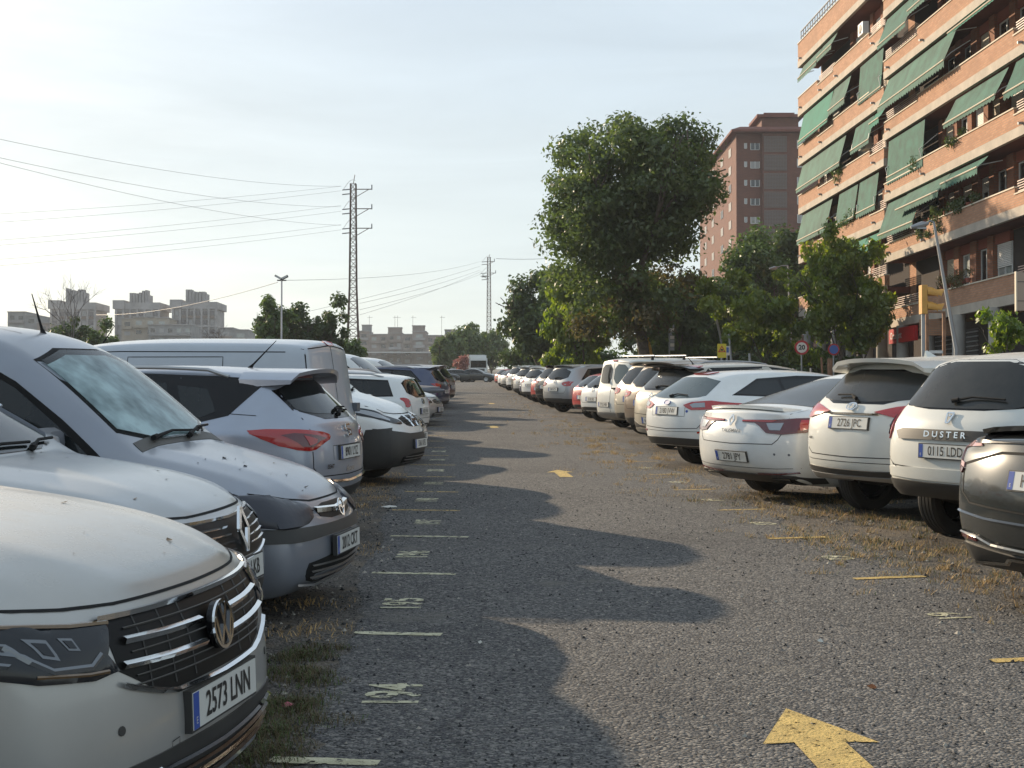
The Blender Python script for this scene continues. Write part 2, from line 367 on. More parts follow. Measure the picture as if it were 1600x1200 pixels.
class Car:
    def __init__(s, name, paint_m, **kw):
        s.L, s.W, s.H = kw['L'], kw['Wd'], kw['H']; s.F = s.L / 2; s.R = -s.L / 2; s.kw = kw; s.paint = paint_m
        s.rw = kw.get('rw', .33); s.wh = kw.get('wheels', (.88, .82))
        me = body_mesh(name + '_body', **kw)
        s.root = empty(name); s.body = link('body', me, s.root)
        s.setpaint(s.body, paint_m)
        bm = bmesh.new(); bm.from_mesh(me); s.bvh = BVHTree.FromBMesh(bm); bm.free()
    def setpaint(s, o, m):
        o.material_slots[0].link = 'OBJECT'; o.material_slots[0].material = m
        o['painted'] = 1
    def ray(s, view, u, z):
        if view == 'T': o = Vector((u, z, 4)); d = Vector((0, 0, -1))
        else:
            a = {'F': 0., 'S': pi / 2, 'R': pi}.get(view, None)
            if a is None: a = radians(view)
            out_ = Vector((cos(a), -sin(a), 0)); uu = Vector((sin(a), cos(a), 0))
            if view == 'R': uu = -uu
            o = out_ * 6 + uu * u + Vector((0, 0, z)); d = -out_
        h, nrm, _, _ = s.bvh.ray_cast(o, d)
        if h is None: return None, None
        if nrm.dot(d) > 0: nrm = -nrm
        return h, nrm
    def patch(s, name, m, view, pts, off=.004, rnd=0, mirror=False, step=.07, depth=.012, parent=None, own=None, dome=0.):
        pts = [tuple(p) for p in pts]
        for _ in range(rnd):
            q = []
            for i in range(len(pts)):
                a, b = pts[i], pts[(i + 1) % len(pts)]
                q.append((.75 * a[0] + .25 * b[0], .75 * a[1] + .25 * b[1])); q.append((.25 * a[0] + .75 * b[0], .25 * a[1] + .75 * b[1]))
            pts = q
        bm = bmesh.new(); bm.faces.new([bm.verts.new((x, y, 0)) for x, y in pts])
        xs = [p[0] for p in pts]; ys = [p[1] for p in pts]
        for ax, lo, hi in ((0, min(xs), max(xs)), (1, min(ys), max(ys))):
            k = math.floor(lo / step) + 1
            while k * step < hi:
                co = [0, 0, 0]; co[ax] = k * step; no = [0, 0, 0]; no[ax] = 1
                bmesh.ops.bisect_plane(bm, geom=bm.verts[:] + bm.edges[:] + bm.faces[:], plane_co=co, plane_no=no, dist=1e-5); k += 1
        bmesh.ops.triangulate(bm, faces=[f for f in bm.faces if len(f.verts) > 4])
        dead = []; nr = {}
        bnd = {v for e in bm.edges if e.is_boundary for v in e.verts}
        for v in bm.verts:
            h, n = s.ray(view, v.co.x, v.co.y)
            if h is None: dead.append(v); continue
            v.co = h + n * (off + (dome if v not in bnd else 0)); nr[v] = n
        if dead: bmesh.ops.delete(bm, geom=dead, context='VERTS')
        big = [f for f in bm.faces if max(e.calc_length() for e in f.edges) > max(.3, step * 3.2)]
        if big: bmesh.ops.delete(bm, geom=big, context='FACES')
        bmesh.ops.recalc_face_normals(bm, faces=bm.faces)
        if bm.faces:
            f0 = bm.faces[:][0]
            fv = f0.verts[0]
            if f0.normal.dot(nr.get(fv, f0.normal)) < 0: bmesh.ops.reverse_faces(bm, faces=bm.faces)
        bd = [e for e in bm.edges if e.is_boundary]
        if bd:
            nmap = {tuple(round(c, 6) for c in v.co): nr[v] for v in bm.verts if v in nr}
            r = bmesh.ops.extrude_edge_only(bm, edges=bd)
            for v in [g for g in r['geom'] if isinstance(g, bmesh.types.BMVert)]:
                n = nmap.get(tuple(round(c, 6) for c in v.co))
                if n is not None: v.co -= n * depth
        me = bpy.data.meshes.new(name); bm.to_mesh(me)
        me.materials.append(m); me.polygons.foreach_set('use_smooth', [True] * len(me.polygons)); me.set_sharp_from_angle(angle=radians(45))
        o = link(name, me, parent or s.root); res = [o]
        if m is s.paint: s.setpaint(o, m)
        if mirror:
            for v in bm.verts: v.co.y *= -1
            bmesh.ops.reverse_faces(bm, faces=bm.faces)
            me2 = bpy.data.meshes.new(name); bm.to_mesh(me2); me2.materials.append(m)
            me2.polygons.foreach_set('use_smooth', [True] * len(me2.polygons)); me2.set_sharp_from_angle(angle=radians(45))
            o2 = link(name, me2, s.root); res.append(o2)
            if m is s.paint: s.setpaint(o2, m)
        bm.free()
        return res if mirror else o
    def lines(s, name, m, specs, w=.007, off=.0025, raised=0):
        "polylines laid on the shell: panel gaps, trims.  specs: (view, [(u, z)...], width or None, mirror)"
        for sp in specs:
            mbs = {1: MB(), -1: MB()}
            view, pl = sp[0], sp[1]; ww = sp[2] if len(sp) > 2 and sp[2] else w; mir = sp[3] if len(sp) > 3 else True
            P = []
            for a, b in zip(pl, pl[1:]):
                d = math.hypot(b[0] - a[0], b[1] - a[1]); k = max(1, int(d / .06))
                for i in range(k): P.append((lerp(a[0], b[0], i / k), lerp(a[1], b[1], i / k)))
            P.append(pl[-1]); last = None; Pn = len(P)
            for i, p in enumerate(P):
                a = P[max(i - 1, 0)]; b = P[min(i + 1, Pn - 1)]; tx, ty = b[0] - a[0], b[1] - a[1]; q = math.hypot(tx, ty) or 1
                nx, ny = -ty / q * ww / 2, tx / q * ww / 2
                h1, n1 = s.ray(view, p[0] + nx, p[1] + ny); h2, n2 = s.ray(view, p[0] - nx, p[1] - ny)
                if h1 is None or h2 is None: last = None; continue
                hm = (h1 + h2) / 2 + n1 * (off + raised)
                cur = (h1 + n1 * off, h2 + n2 * off, hm)
                if last and (last[0] - cur[0]).length < .3:
                    for sg in ((1, -1) if mir else (1,)):
                        g = lambda v: (v.x, v.y * sg, v.z)
                        mb = mbs[sg]
                        if raised: 
                            mb.add([g(last[0]), g(last[2]), g(cur[2]), g(cur[0])], [(0, 1, 2, 3)], m, smooth=True); mb.add([g(last[2]), g(last[1]), g(cur[1]), g(cur[2])], [(0, 1, 2, 3)], m, smooth=True)
                        else: mb.add([g(last[0]), g(last[1]), g(cur[1]), g(cur[0])], [(0, 1, 2, 3)], m)
                last = cur
            for mb in mbs.values():
                if mb.v: mb.build(name, s.root)
    def frame(s, view, u, z, off=.01, tilt=None):
        "matrix whose local Z is the surface normal at a point and whose local Y points up the surface"
        h, n = s.ray(view, u, z)
        if tilt is not None: n = Vector(tilt).normalized()
        up = Vector((0, 0, 1)); x = up.cross(n).normalized(); y = n.cross(x).normalized()
        M = Matrix((x, y, n)).transposed().to_4x4(); M.translation = h + n * off
        return M
    def plate(s, view, u, z, txt, off=.022, tilt=None, w=.52, h=.11, blue=True, col=None):
        M = s.frame(view, u, z, off, tilt)
        b = MB(); b.box((-w / 2 - .008, -h / 2 - .008, -.03), (w / 2 + .008, h / 2 + .008, -.002), M_PLAS, M)
        b.box((-w / 2, -h / 2, -.004), (w / 2, h / 2, .001), col or M_PLATE, M)
        if blue: b.box((-w / 2 + .001, -h / 2 + .001, 0), (-w / 2 + .042, h / 2 - .001, .0022), M_PBLUE, M)
        o = b.build('number_plate', s.root)
        vs, fs = text_geo(txt, h * .98, bold=.0012, squash=.80)
        t = MB(); t.add([(x + .02, y - .002, .0035) for x, y, _ in vs], fs, M_INK, M)
        if blue: 
            v2, f2 = text_geo('E', .03); t.add([(x - w / 2 + .022, y - .03, .0035) for x, y, _ in v2], f2, M_PLATE, M)
        t.build('lettering', o)
        return o
    def wheels(s, rim='five', r=None, w=.21, steer=0, rimmat=None, track=None):
        r = r or s.rw; rimmat = rimmat or M_ALLOY
        y0 = (track or s.W / 2 - .025)
        key = (rim, round(r, 3), round(w, 3), rimmat.name)
        if key not in WHEELS:
            t = MB(); e = w / 2
            prof = [(r * .66, -e * .8), (r * .72, -e * .98), (r * .86, -e * 1.02), (r * .955, -e * .92), (r * .99, -e * .72)]
            for a in (-.45, -.15, .15, .45):
                prof += [(r, e * (a * 1.25 - .16)), (r, e * (a * 1.25 + .10)), (r - .009, e * (a * 1.25 + .115)), (r - .009, e * (a * 1.25 + .145))]
            prof += [(r * .99, e * .78), (r * .955, e * .94), (r * .86, e * 1.02), (r * .72, e * .98), (r * .66, e * .8)]
            t.lathe(prof, M_TYRE, 44, axis='Y'); tm = t.mesh('tyre'); tm.set_sharp_from_angle(angle=radians(35))
            q = MB(); q.lathe([(r * .67, -e * .75), (r * .69, -e * .97), (r * .64, -e * .97), (r * .60, -e * .55), (r * .58, e * .7)], rimmat, 36, axis='Y')
            q.lathe([(r * .6, -e * .1), (r * .001, -e * .12)], M_SEAM, 24, axis='Y')
            ns = {'five': 5, 'ten': 10, 'steel': 12, 'seven': 7}[rim]; wd = {'five': .10, 'ten': .05, 'steel': .07, 'seven': .085}[rim] * r / .33
            for k in range(ns):
                A = Matrix.Rotation(2 * pi * k / ns, 4, 'Y')
                q.add([(-wd, -e * .55, r * .08), (wd, -e * .55, r * .08), (wd * .62, -e * .82, r * .62), (-wd * .62, -e * .82, r * .62),
                       (-wd, -e * .3, r * .08), (wd, -e * .3, r * .08), (wd * .62, -e * .5, r * .62), (-wd * .62, -e * .5, r * .62)],
                      [(0, 1, 2, 3), (0, 3, 7, 4), (1, 5, 6, 2), (4, 7, 6, 5)], rimmat, A)
            q.lathe([(r * .17, -e * .45), (r * .16, -e * .66), (.001, -e * .68)], rimmat, 20, axis='Y')
            qm = q.mesh('rim'); WHEELS[key] = (tm, qm)
        tm, qm = WHEELS[key]
        for x in (s.F - s.wh[0], s.R + s.wh[1]):
            for sg in (-1, 1):
                o = link('wheel', tm, s.root); k = link('rim', qm, o)
                o.location = (x, sg * (y0 - w / 2), r - .004)
                o.rotation_euler = (0, random.uniform(0, 6), 0 if sg < 0 else pi)
                if x > 0 and steer: o.rotation_euler[2] += steer
        return s
    def mirror_pair(s, x, z, m=None, big=1.):
        m = m or s.paint
        h, n = s.ray('S', x, z)
        if h is None: return
        w = abs(h.y)
        for sg in (-1, 1):
            b = MB(); cx, cy = x, sg * (w + .13)
            pts = []
            K = 10; rings = [(.06, .45), (.045, .8), (.0, 1.), (-.05, .98), (-.085, .85)]
            vs = []; fs = []
            for dx, q in rings:
                for j in range(K):
                    a = 2 * pi * j / K; ca, sa = cos(a), sin(a)
                    vs.append((cx + dx, cy + .105 * q * big * math.copysign(abs(ca) ** .6, ca), z + .075 * q * big * math.copysign(abs(sa) ** .6, sa)))
            for i in range(len(rings) - 1):
                for j in range(K): fs.append((i * K + j, i * K + (j + 1) % K, (i + 1) * K + (j + 1) % K, (i + 1) * K + j))
            fs.append(tuple(range(K))[::-1]); 
            b.add(vs, fs, m, smooth=True); b.add([vs[4 * K + j] for j in range(K)], [tuple(range(K))], M_GLASS)
            b.tube([(cx, sg * (w - .03), z - .05), (cx, cy, z - .04)], .025, M_PLAS, 6)
            o = b.build('wing_mirror', s.root)
            if m is s.paint: s.setpaint(o, m)
    def wiper(s, view, pts, off=.02, name='wiper'):
        b = MB(); P = []
        for u, z in pts:
            h, n = s.ray(view, u, z)
            if h is None: return
            P.append(h + n * off)
        b.tube(P, [.013] + [.009] * (len(P) - 1), M_SEAM, 6)
        b.tube([P[0] - (P[1] - P[0]).normalized() * .02, P[0] + (P[1] - P[0]).normalized() * .04], .019, M_SEAM, 8)
        b.build(name, s.root)
    def rails(s, x0, x1, y, m=None, h=.045, r=.016, ends=.12):
        for sg in (-1, 1):
            b = MB(); P = []
            for i in range(9):
                t = i / 8; x = lerp(x0, x1, t); p, n = s.ray('T', x, sg * y)
                if p is None: continue
                P.append(p + Vector((0, 0, (0 if i in (0, 8) else h))))
            b.tube(P, r, m or M_CHROME, 8); b.build('roof_rail', s.root)
    def antenna(s, x, y=0, L=.3, lean=-.5, fin=False, m=None):
        p, n = s.ray('T', x, y); b = MB()
        if fin:
            b.add([(p.x + .09, p.y - .012, p.z - .01), (p.x + .09, p.y + .012, p.z - .01), (p.x - .08, p.y + .022, p.z - .01), (p.x - .08, p.y - .022, p.z - .01), (p.x - .06, p.y, p.z + .06), (p.x - .09, p.y, p.z + .055)],
                  [(0, 3, 4), (0, 4, 1), (1, 4, 5, 2), (3, 5, 4), (3, 2, 5)], m or s.paint)
        else:
            b.tube([(p.x, p.y, p.z - .01), (p.x + .0 + L * lean * .15, p.y, p.z + .03), (p.x + L * lean, p.y, p.z + L * .8)], [.022, .009, .003], M_SEAM, 6)
        b.build('antenna', s.root)
    def spoiler(s, x0, x1, w, thick=.03, m=None, drop=.0, zoff=0.0):
        "lip that carries the roof line past the tailgate glass"
        b = MB(); K = 12; top = []; bot = []
        p0, _ = s.ray('T', x0, 0)
        vs = []; fs = []
        for i in range(K + 1):
            y = lerp(-w, w, i / K); sw = .10 * (abs(y) / w) ** 2.2
            a, _ = s.ray('T', x0, y * .97)
            za = a.z if a else p0.z - .02
            vs += [(x0, y, za + .006), (x1 + sw, y, za - drop + zoff), (x1 + sw + .015, y, za - drop - thick + zoff), (x0 - .02, y, za - thick * 1.8)]
        for i in range(K):
            for j in range(4): fs.append((i * 4 + j, i * 4 + (j + 1) % 4, (i + 1) * 4 + (j + 1) % 4, (i + 1) * 4 + j))
        fs += [(0, 3, 2, 1), (K * 4, K * 4 + 1, K * 4 + 2, K * 4 + 3)]
        b.add(vs, fs, m or s.paint, smooth=True); o = b.build('spoiler', s.root, 50)
        if (m or s.paint) is s.paint: s.setpaint(o, s.paint)
    def sideglass(s, band, panes, frame_m=None, rnd=1):
        "dark frame band and separate window panes on both sides"
        if band: s.patch('window_frame', frame_m or M_GLOSSB, 'S', band, off=.003, rnd=rnd, mirror=True)
        for p in panes: s.patch('window', M_GLASS, 'S', p, off=.0055, rnd=1, mirror=True, depth=.006)
    def handle(s, x, z, m=None):
        for sg in (-1, 1):
            h, n = s.ray('S', x, z)
            if h is None: return
            b = MB(); b.tube([(x - .09, sg * (abs(h.y) - .005), z), (x - .06, sg * (abs(h.y) + .025), z), (x + .06, sg * (abs(h.y) + .025), z + .003), (x + .09, sg * (abs(h.y) - .005), z + .003)], .012, m or s.paint, 6)
            o = b.build('door_handle', s.root)
            if m is None: s.setpaint(o, s.paint)
WHEELS = {}
def badge(c, view, u, z, kind, size, off=.006, tilt=None):
    M = c.frame(view, u, z, off, tilt); b = MB(); R = size / 2
    def ring(r0, r1, n=28, sx=1., sy=1., M2=None):
        vs = []; fs = []
        for j in range(n):
            a = 2 * pi * j / n
            for r, zz in ((r1, 0), (r1, .008), (r0, .008), (r0, 0)): vs.append((r * cos(a) * sx, r * sin(a) * sy, zz))
        for j in range(n):
            for k in range(3): fs.append((j * 4 + k, ((j + 1) % n) * 4 + k, ((j + 1) % n) * 4 + k + 1, j * 4 + k + 1))
        b.add(vs, fs, M_CHROME, M @ M2 if M2 else M, smooth=False)
    def bar(x0, y0, x1, y1, w, h=.009, m=M_CHROME):
        dx, dy = x1 - x0, y1 - y0; q = math.hypot(dx, dy); nx, ny = -dy / q * w / 2, dx / q * w / 2
        b.add([(x0 + nx, y0 + ny, 0), (x0 - nx, y0 - ny, 0), (x1 - nx, y1 - ny, 0), (x1 + nx, y1 + ny, 0), (x0 + nx, y0 + ny, h), (x0 - nx, y0 - ny, h), (x1 - nx, y1 - ny, h), (x1 + nx, y1 + ny, h)],
              [(4, 5, 6, 7), (0, 1, 5, 4), (1, 2, 6, 5), (2, 3, 7, 6), (3, 0, 4, 7)], m, M)
    def disc(r, h, m): b.prism([(r * cos(2 * pi * j / 24), r * sin(2 * pi * j / 24)) for j in range(24)], -.02, h, m, M)
    if kind == 'vw':
        disc(R * .98, .003, M_GLOSSB); ring(R * .86, R)
        w = R * .16
        for sg in (-1, 1):
            bar(sg * R * .34, R * .83, 0, R * .10, w); bar(0, -R * .02, sg * -.01 * R, R * .1, w)
            bar(sg * R * .80, R * .38, sg * R * .38, -R * .78, w); bar(sg * R * .38, -R * .78, 0, -R * .02, w)
    elif kind == 'opel':
        ring(R * .80, R); bar(-R * 1.15, R * .02, R * .1, R * .16, R * .2); bar(R * 1.15, -R * .02, -R * .1, -R * .16, R * .2)
    elif kind == 'renault':
        P = [(0, R * 1.25), (R * .8, 0), (0, -R * 1.25), (-R * .8, 0)]
        for i in range(4): bar(*P[i], *P[(i + 1) % 4], R * .34, .014)
    elif kind == 'toyota':
        ring(R * .84, R, sy=.68); ring(R * .34, R * .48, sy=1.28); ring(R * .5, R * .62, sy=.42, M2=Matrix.Translation((0, R * .28, 0)))
    elif kind == 'dacia':
        for a, b_, c_, d in ((-.9, .9, .9, .9), (.9, .9, .35, -1), (-.9, .9, -.35, -1), (-.35, -1, .35, -1), (-.3, .35, .3, .35)): bar(a * R * .75, b_ * R, c_ * R * .75, d * R, R * .3)
    elif kind == 'nissan':
        ring(R * .78, R); bar(-R * 1.15, 0, R * 1.15, 0, R * .4)
    elif kind == 'citroen':
        for dy in (-.35, .35): bar(-R * .8, R * (dy - .4), 0, R * (dy + .35), R * .3); bar(0, R * (dy + .35), R * .8, R * (dy - .4), R * .3)
    elif kind == 'ford':
        b.prism([(R * cos(2 * pi * j / 24), R * .5 * sin(2 * pi * j / 24)) for j in range(24)], -.01, .004, M_PBLUE, M); ring(R * .9, R, sy=.5)
    elif kind == 'seat':
        for a, b_, c_, d in ((-.8, .75, .8, .75), (-.8, .75, -.8, .1), (-.8, .1, .8, -.1), (.8, -.1, .8, -.75), (.8, -.75, -.8, -.75)): bar(a * R, b_ * R, c_ * R, d * R, R * .3)
    else:
        ring(R * .75, R); bar(-R * .5, 0, R * .5, 0, R * .25)
    b.build('badge', c.root)
def lettering(c, view, u, z, txt, size, m=M_CHROME, off=.008, squash=1., bold=.001, tilt=None, name='model_lettering', spacing=None):
    M = c.frame(view, u, z, off, tilt); vs, fs = text_geo(txt, size, bold, squash)
    t = MB(); t.add(vs, fs, m, M); return t.build(name, c.root)
# ---- placing cars on the car park
def place(root, x, y, heading, anchor='nose', L=4.4, label=None, cat='car', group=None, z=0.):
    "put a car so that the middle of its nose (or tail) stands at lot position x, y; heading in degrees from +X"
    h = radians(heading); k = {'nose': -L / 2 - .11, 'tail': L / 2 + .13, 'mid': 0}[anchor]
    root.matrix_world = lot_matrix(x + k * cos(h), y + k * sin(h), h, z)
    tag(root, label, cat, group); return root
def repaint(root, m):
    for ch in [root] + list(root.children_recursive):
        if ch.get('painted'): ch.material_slots[0].material = m
# ------------------------------------------------------------------ the models of car that stand in the two rows
def sym(pts):
    if len(pts) > 3 and pts[-1][0] == .3 and pts[-1][1] - pts[-2][1] > .03: pts = [pts[-1]] + pts[:-1]
    return pts + [(-u, z) for u, z in pts[::-1]]
def symt(pts): return pts + [(x, -y) for x, y in pts[::-1]]
def rear_glass(c, z0, z1, w0, w1, m=M_GLASS, wz=None, rim=.03, rnd=2, wip=True):
    if rim: c.patch('glass_surround', M_GLOSSB, 'R', sym([(w0 + rim, z0 - rim), (w1 + rim, z1 + rim * .8)]), off=.002, rnd=1, depth=.01)
    c.patch('rear_window', m, 'R', sym([(w0, z0), (lerp(w0, w1, .5) + .015, (z0 + z1) / 2), (w1, z1)]), off=.005, rnd=rnd, depth=.008)
    if wip: c.wiper('R', [(.0, z0 + .02), (-.12, z0 + .045), (-.36, z0 + .035)])
def wind_glass(c, z0, z1, w0, w1, m=M_GLASS, wip=True):
    c.patch('windscreen', m, 'F', sym([(w0, z0), (lerp(w0, w1, .55) + .02, (z0 + z1) / 2 + .05), (w1, z1)]), off=.004, rnd=1, depth=.01)
    if wip:
        c.wiper('F', [(-w0 * .55, z0 + .0), (-w0 * .1, z0 + .03), (w0 * .35, z0 + .025)]); c.wiper('F', [(w0 * .3, z0 + .0), (w0 * .55, z0 + .03), (w0 * .85, z0 + .03)])
def side_win(c, F, belt, beltr, top, x0, x1, x2, x3, pillars=(), band=True, topr=None):
    """window band in side view: x0 front foot, x1 front top, x2 rear top, x3 rear foot; pillars are x of the splits"""
    topr = topr or top - .03
    P = [(x0, belt), (x1, top), (lerp(x1, x2, .5), top + .012), (x2, topr), (x3, beltr)]
    def zt(x):
        if x > x1: return lerp(top, belt, (x - x1) / (x0 - x1))
        if x < x2: return lerp(topr, beltr, (x2 - x) / max(x2 - x3, 1e-3))
        return lerp(top, topr, (x1 - x) / (x1 - x2))
    def zb(x): return lerp(belt, beltr, (x0 - x) / (x0 - x3))
    cuts = [x0 - .06] + list(pillars) + [x3 + .06]; panes = []
    for i in range(len(cuts) - 1):
        a = cuts[i] - (.03 if i else 0); b = cuts[i + 1] + (.03 if i < len(cuts) - 2 else 0)
        K = 5; xs = [lerp(a, b, k / K) for k in range(K + 1)]
        for kx in (x1, x2):
            if b < kx < a: xs.append(kx)
        xs = sorted(set(xs), reverse=True)
        up = [(x, max(zt(x) - .03, zb(x) + .022)) for x in xs]; lo = [(x, zb(x) + .02) for x in xs[::-1]]
        if max(u[1] - zb(u[0]) for u in up) > .06: panes.append(up + lo)
    c.patch('window_frame', M_GLOSSB, 'S', P, off=.003, mirror=True, step=.1)
    for p in panes: c.patch('window', M_GLASS, 'S', p, off=.0055, mirror=True, depth=.006, step=.12)
def doors(c, xs, ztop, zbot, extra=()):
    sp = []
    for x, lean in xs: sp.append(('S', [(x, zbot), (x + lean * .3, lerp(zbot, ztop, .5)), (x + lean, ztop)]))
    sp.append(('S', [(xs[0][0], zbot), (xs[-1][0], zbot)]))
    c.lines('panel_gap', M_SEAM, sp + list(extra), w=.008)
def simple_front(c, hl, lamp=None, gr=None, low=None, plate='0000', pz=.45, kind='generic', col=None, bz=None):
    w = c.W / 2; lamp = lamp or [(.50 * w, hl - .14), (.52 * w, hl - .05), (.80 * w, hl - .005), (.92 * w, hl + .05), (.93 * w, hl - .06), (.74 * w, hl - .15)]
    c.patch('headlight', M_LAMPD, 'F', lamp, off=.006, rnd=1, mirror=True, step=.05)
    cx = sum(p[0] for p in lamp) / len(lamp); cz = sum(p[1] for p in lamp) / len(lamp)
    c.patch('headlight_reflector', M_CLEAR, 'F', [(lerp(cx, u, .5), lerp(cz, z, .42)) for u, z in lamp], off=.010, rnd=1, mirror=True, step=.05)
    gr = gr or [(.44 * w, hl - .05), (.40 * w, hl - .17)]
    c.patch('grille', M_GRILLE, 'F', sym(gr), off=.004, rnd=1)
    z0, z1 = min(p[1] for p in gr), max(p[1] for p in gr); gw = gr[0][0] * .9
    c.lines('grille_bar', M_CHROME, [('F', [(-gw, lerp(z0, z1, t)), (0, lerp(z0, z1, t) - .012), (gw, lerp(z0, z1, t))], .012, False) for t in (.35, .7)], raised=.012, off=.006)
    low = low or [(.62 * w, .36), (.55 * w, .22)]
    c.patch('lower_grille', M_PLAS, 'F', sym(low), off=.004, rnd=1)
    badge(c, 'F', 0, bz or (z0 + z1) / 2, kind, .12, off=.02)
    c.plate('F', 0, pz, plate)
    c.lines('bonnet_gap', M_SEAM, [('F', [(0, hl + .0), (.4 * w, hl - .0), (.62 * w, hl - .005)], .007, True), ('T', [(c.F - .25, .70 * w), (c.F - .6, .80 * w), (c.F - 1.05, .83 * w)], .008, True)])
def simple_rear(c, glass, lamp, pz, plate, kind='generic', bz=None, lowz=.38, seam=True, g_m=M_GLASS, wip=True):
    z0, z1, w0, w1 = glass; w = c.W / 2; lz = c.kw.get('clr_r', c.kw.get('clr', .2) + .10) + .02
    rear_glass(c, z0, z1, w0, w1, m=g_m, wip=wip); lamp = [(min(u, .885 * w), z) for u, z in lamp]
    c.patch('tail_light', M_RED, 'R', lamp, off=.008, rnd=1, mirror=True, step=.05)
    cx = sum(p[0] for p in lamp) / len(lamp); cz = sum(p[1] for p in lamp) / len(lamp)
    c.patch('reversing_light', M_CLEAR, 'R', [(lerp(cx - .05, u, .22), lerp(cz - .02, z, .22)) for u, z in lamp], off=.011, rnd=1, mirror=True, step=.05)
    c.plate('R', 0, pz, plate)
    c.patch('bumper_skirt', M_PLAS, 'R', sym([(.93 * w, max(lowz, lz + .13)), (.88 * w, lz)]), off=.006, rnd=1, step=.09)
    if bz: badge(c, 'R', 0, bz, kind, .12, off=.01)
    if seam:
        zz = min(p[1] for p in lamp) - .12
        c.lines('tailgate_gap', M_SEAM, [('R', [(0, zz - .1), (.62 * w, zz - .1), (.72 * w, zz), (.76 * w, z0 - .05)], .008)])
SPEC = {}
SUVK = dict(L=4.40, Wd=1.84, H=1.62, clr=.24, belt=.98, beltr=1.06, hl=.90, hc=1.08, xc=1.10, xw=1.80, wr=.60, rt=.34, rw=.35, wheels=(.88, .86), clad=True)

def build_vw():
    c = Car('parked_car', P_VW, L=4.49, Wd=1.86, H=1.66, clr_r=.34, clr=.13, belt=.98, beltr=1.05, hl=.885, hc=1.10, xc=1.22, xw=1.95, wr=.61, rt=.35, rw=.355, wheels=(.88, .9), nw=.90, nb=.17, nosep=(-.03, .01, 0, -.03, -.055, -.085), zlip=1)
    # upper grille between the headlights
    G = sym([(.56, .80), (.545, .66), (.42, .59), (.30, .565)])
    c.patch('grille', M_GRILLE, 'F', G, off=.003, step=.06)
    c.lines('grille_trim', M_CHROME, [('F', [(-.56, .800), (-.3, .797), (0, .797), (.3, .797), (.56, .8)], .016, False),
        ('F', [(-.50, .735), (-.3, .728), (-.09, .725)], .022, True), ('F', [(-.53, .672), (-.3, .662), (-.09, .658)], .022, True),
        ('F', [(-.545, .625), (-.50, .606), (-.38, .572), (-.3, .558), (0, .552), (.3, .558), (.38, .572), (.50, .606), (.545, .625)], .016, False)], raised=.012, off=.010)
    c.lines('grille_mesh', M_PLAS, [('F', [(-.48, z), (0, z - .004), (.48, z)], .006, False) for z in (.765, .70, .635, .61)] + [('F', [(u, .58), (u, .79)], .006, True) for u in (.18, .30, .42)], raised=.003, off=.005)
    lamp = [(.525, .790), (.66, .802), (.80, .822), (.905, .855), (.925, .80), (.915, .72), (.80, .672), (.64, .652), (.545, .662), (.575, .71)]
    c.patch('headlight', M_LAMPD, 'F', lamp, off=.008, mirror=True, step=.03, dome=.003)
    for pl, wd, m in (([(.53, .787), (.66, .796), (.80, .815), (.89, .842)], .010, M_AMBERD), ([(.59, .668), (.66, .672), (.80, .692), (.90, .735)], .010, M_AMBERD),
                      ([(.60, .715), (.645, .690), (.76, .700), (.80, .73), (.82, .77), (.88, .80)], .016, M_CLEARD), 
                      ([(.83, .725), (.88, .755), (.90, .79)], .014, M_CLEARD)):
        c.lines('lamp_strip', m, [('F', pl, wd, True)], raised=.004, off=.013)
    for q in ([(.665, .735), (.70, .742), (.715, .775), (.675, .768)], [(.735, .722), (.775, .735), (.79, .785), (.745, .775)], [(.815, .745), (.85, .765), (.865, .812), (.825, .80)]):
        c.patch('lamp_projector', M_CLEARD, 'F', q, off=.0125, mirror=True, step=.02, depth=.006)
        c.patch('lamp_bowl', M_LAMPD, 'F', [(lerp(sum(p[0] for p in q) / 4, u, .6), lerp(sum(p[1] for p in q) / 4, z, .62)) for u, z in q], off=.0145, mirror=True, step=.02, depth=.004)
    badge(c, 'F', 0, .695, 'vw', .155, off=.032, tilt=(1, 0, .12))
    c.plate('F', 0, .482, '2573 LNN', off=.012, tilt=(1, 0, .03))
    c.lines('bonnet_gap', M_SEAM, [('F', [(0, .828), (.45, .830), (.62, .838), (.8, .858)], .008), ('T', [(c.F - .23, .84), (c.F - .5, .87), (c.F - 1.15, .885)], .006)])
    c.patch('lower_grille', M_PLAS, 'F', sym([(.62, .40), (.72, .36), (.86, .30), (.84, .235), (.6, .22)]), off=.005, rnd=1, step=.06)
    c.lines('lower_grille_bar', M_GLOSSB, [('F', [(-.55, z), (0, z - .01), (.55, z)], .012, False) for z in (.26, .29, .32, .35)], raised=.01, off=.008)
    c.lines('bumper_trim', M_CHROME, [('F', [(-.40, .352), (-.62, .338), (-.74, .30), (-.78, .262)], .014, True), ('F', [(-.45, .232), (0, .222), (.45, .232)], .03, False)], raised=.012, off=.008)
    c.lines('bumper_crease', M_SEAM, [('F', [(-.34, .40), (-.34, .415), (-.30, .42), (-.30, .40)], .003, True)])
    c.patch('parking_sensor', M_PLAS, 'F', [(-.565 + .014 * cos(a), .50 + .014 * sin(a)) for a in [i * pi / 5 for i in range(10)]], off=.003, mirror=True, step=.05)
    wind_glass(c, 1.12, 1.55, .70, .56)
    side_win(c, c.F, 1.03, 1.09, 1.52, c.F - 1.35, c.F - 2.0, -1.35, -1.75, (.25, -.75))
    simple_rear(c, (1.14, 1.5, .62, .54), [(.45, 1.02), (.9, 1.06), (.9, .92), (.55, .93)], .75, '2573 LNN', 'vw', 1.05)
    c.mirror_pair(c.F - 1.5, 1.08); c.wheels('five'); c.rails(.7, -1.5, .62)
    return c
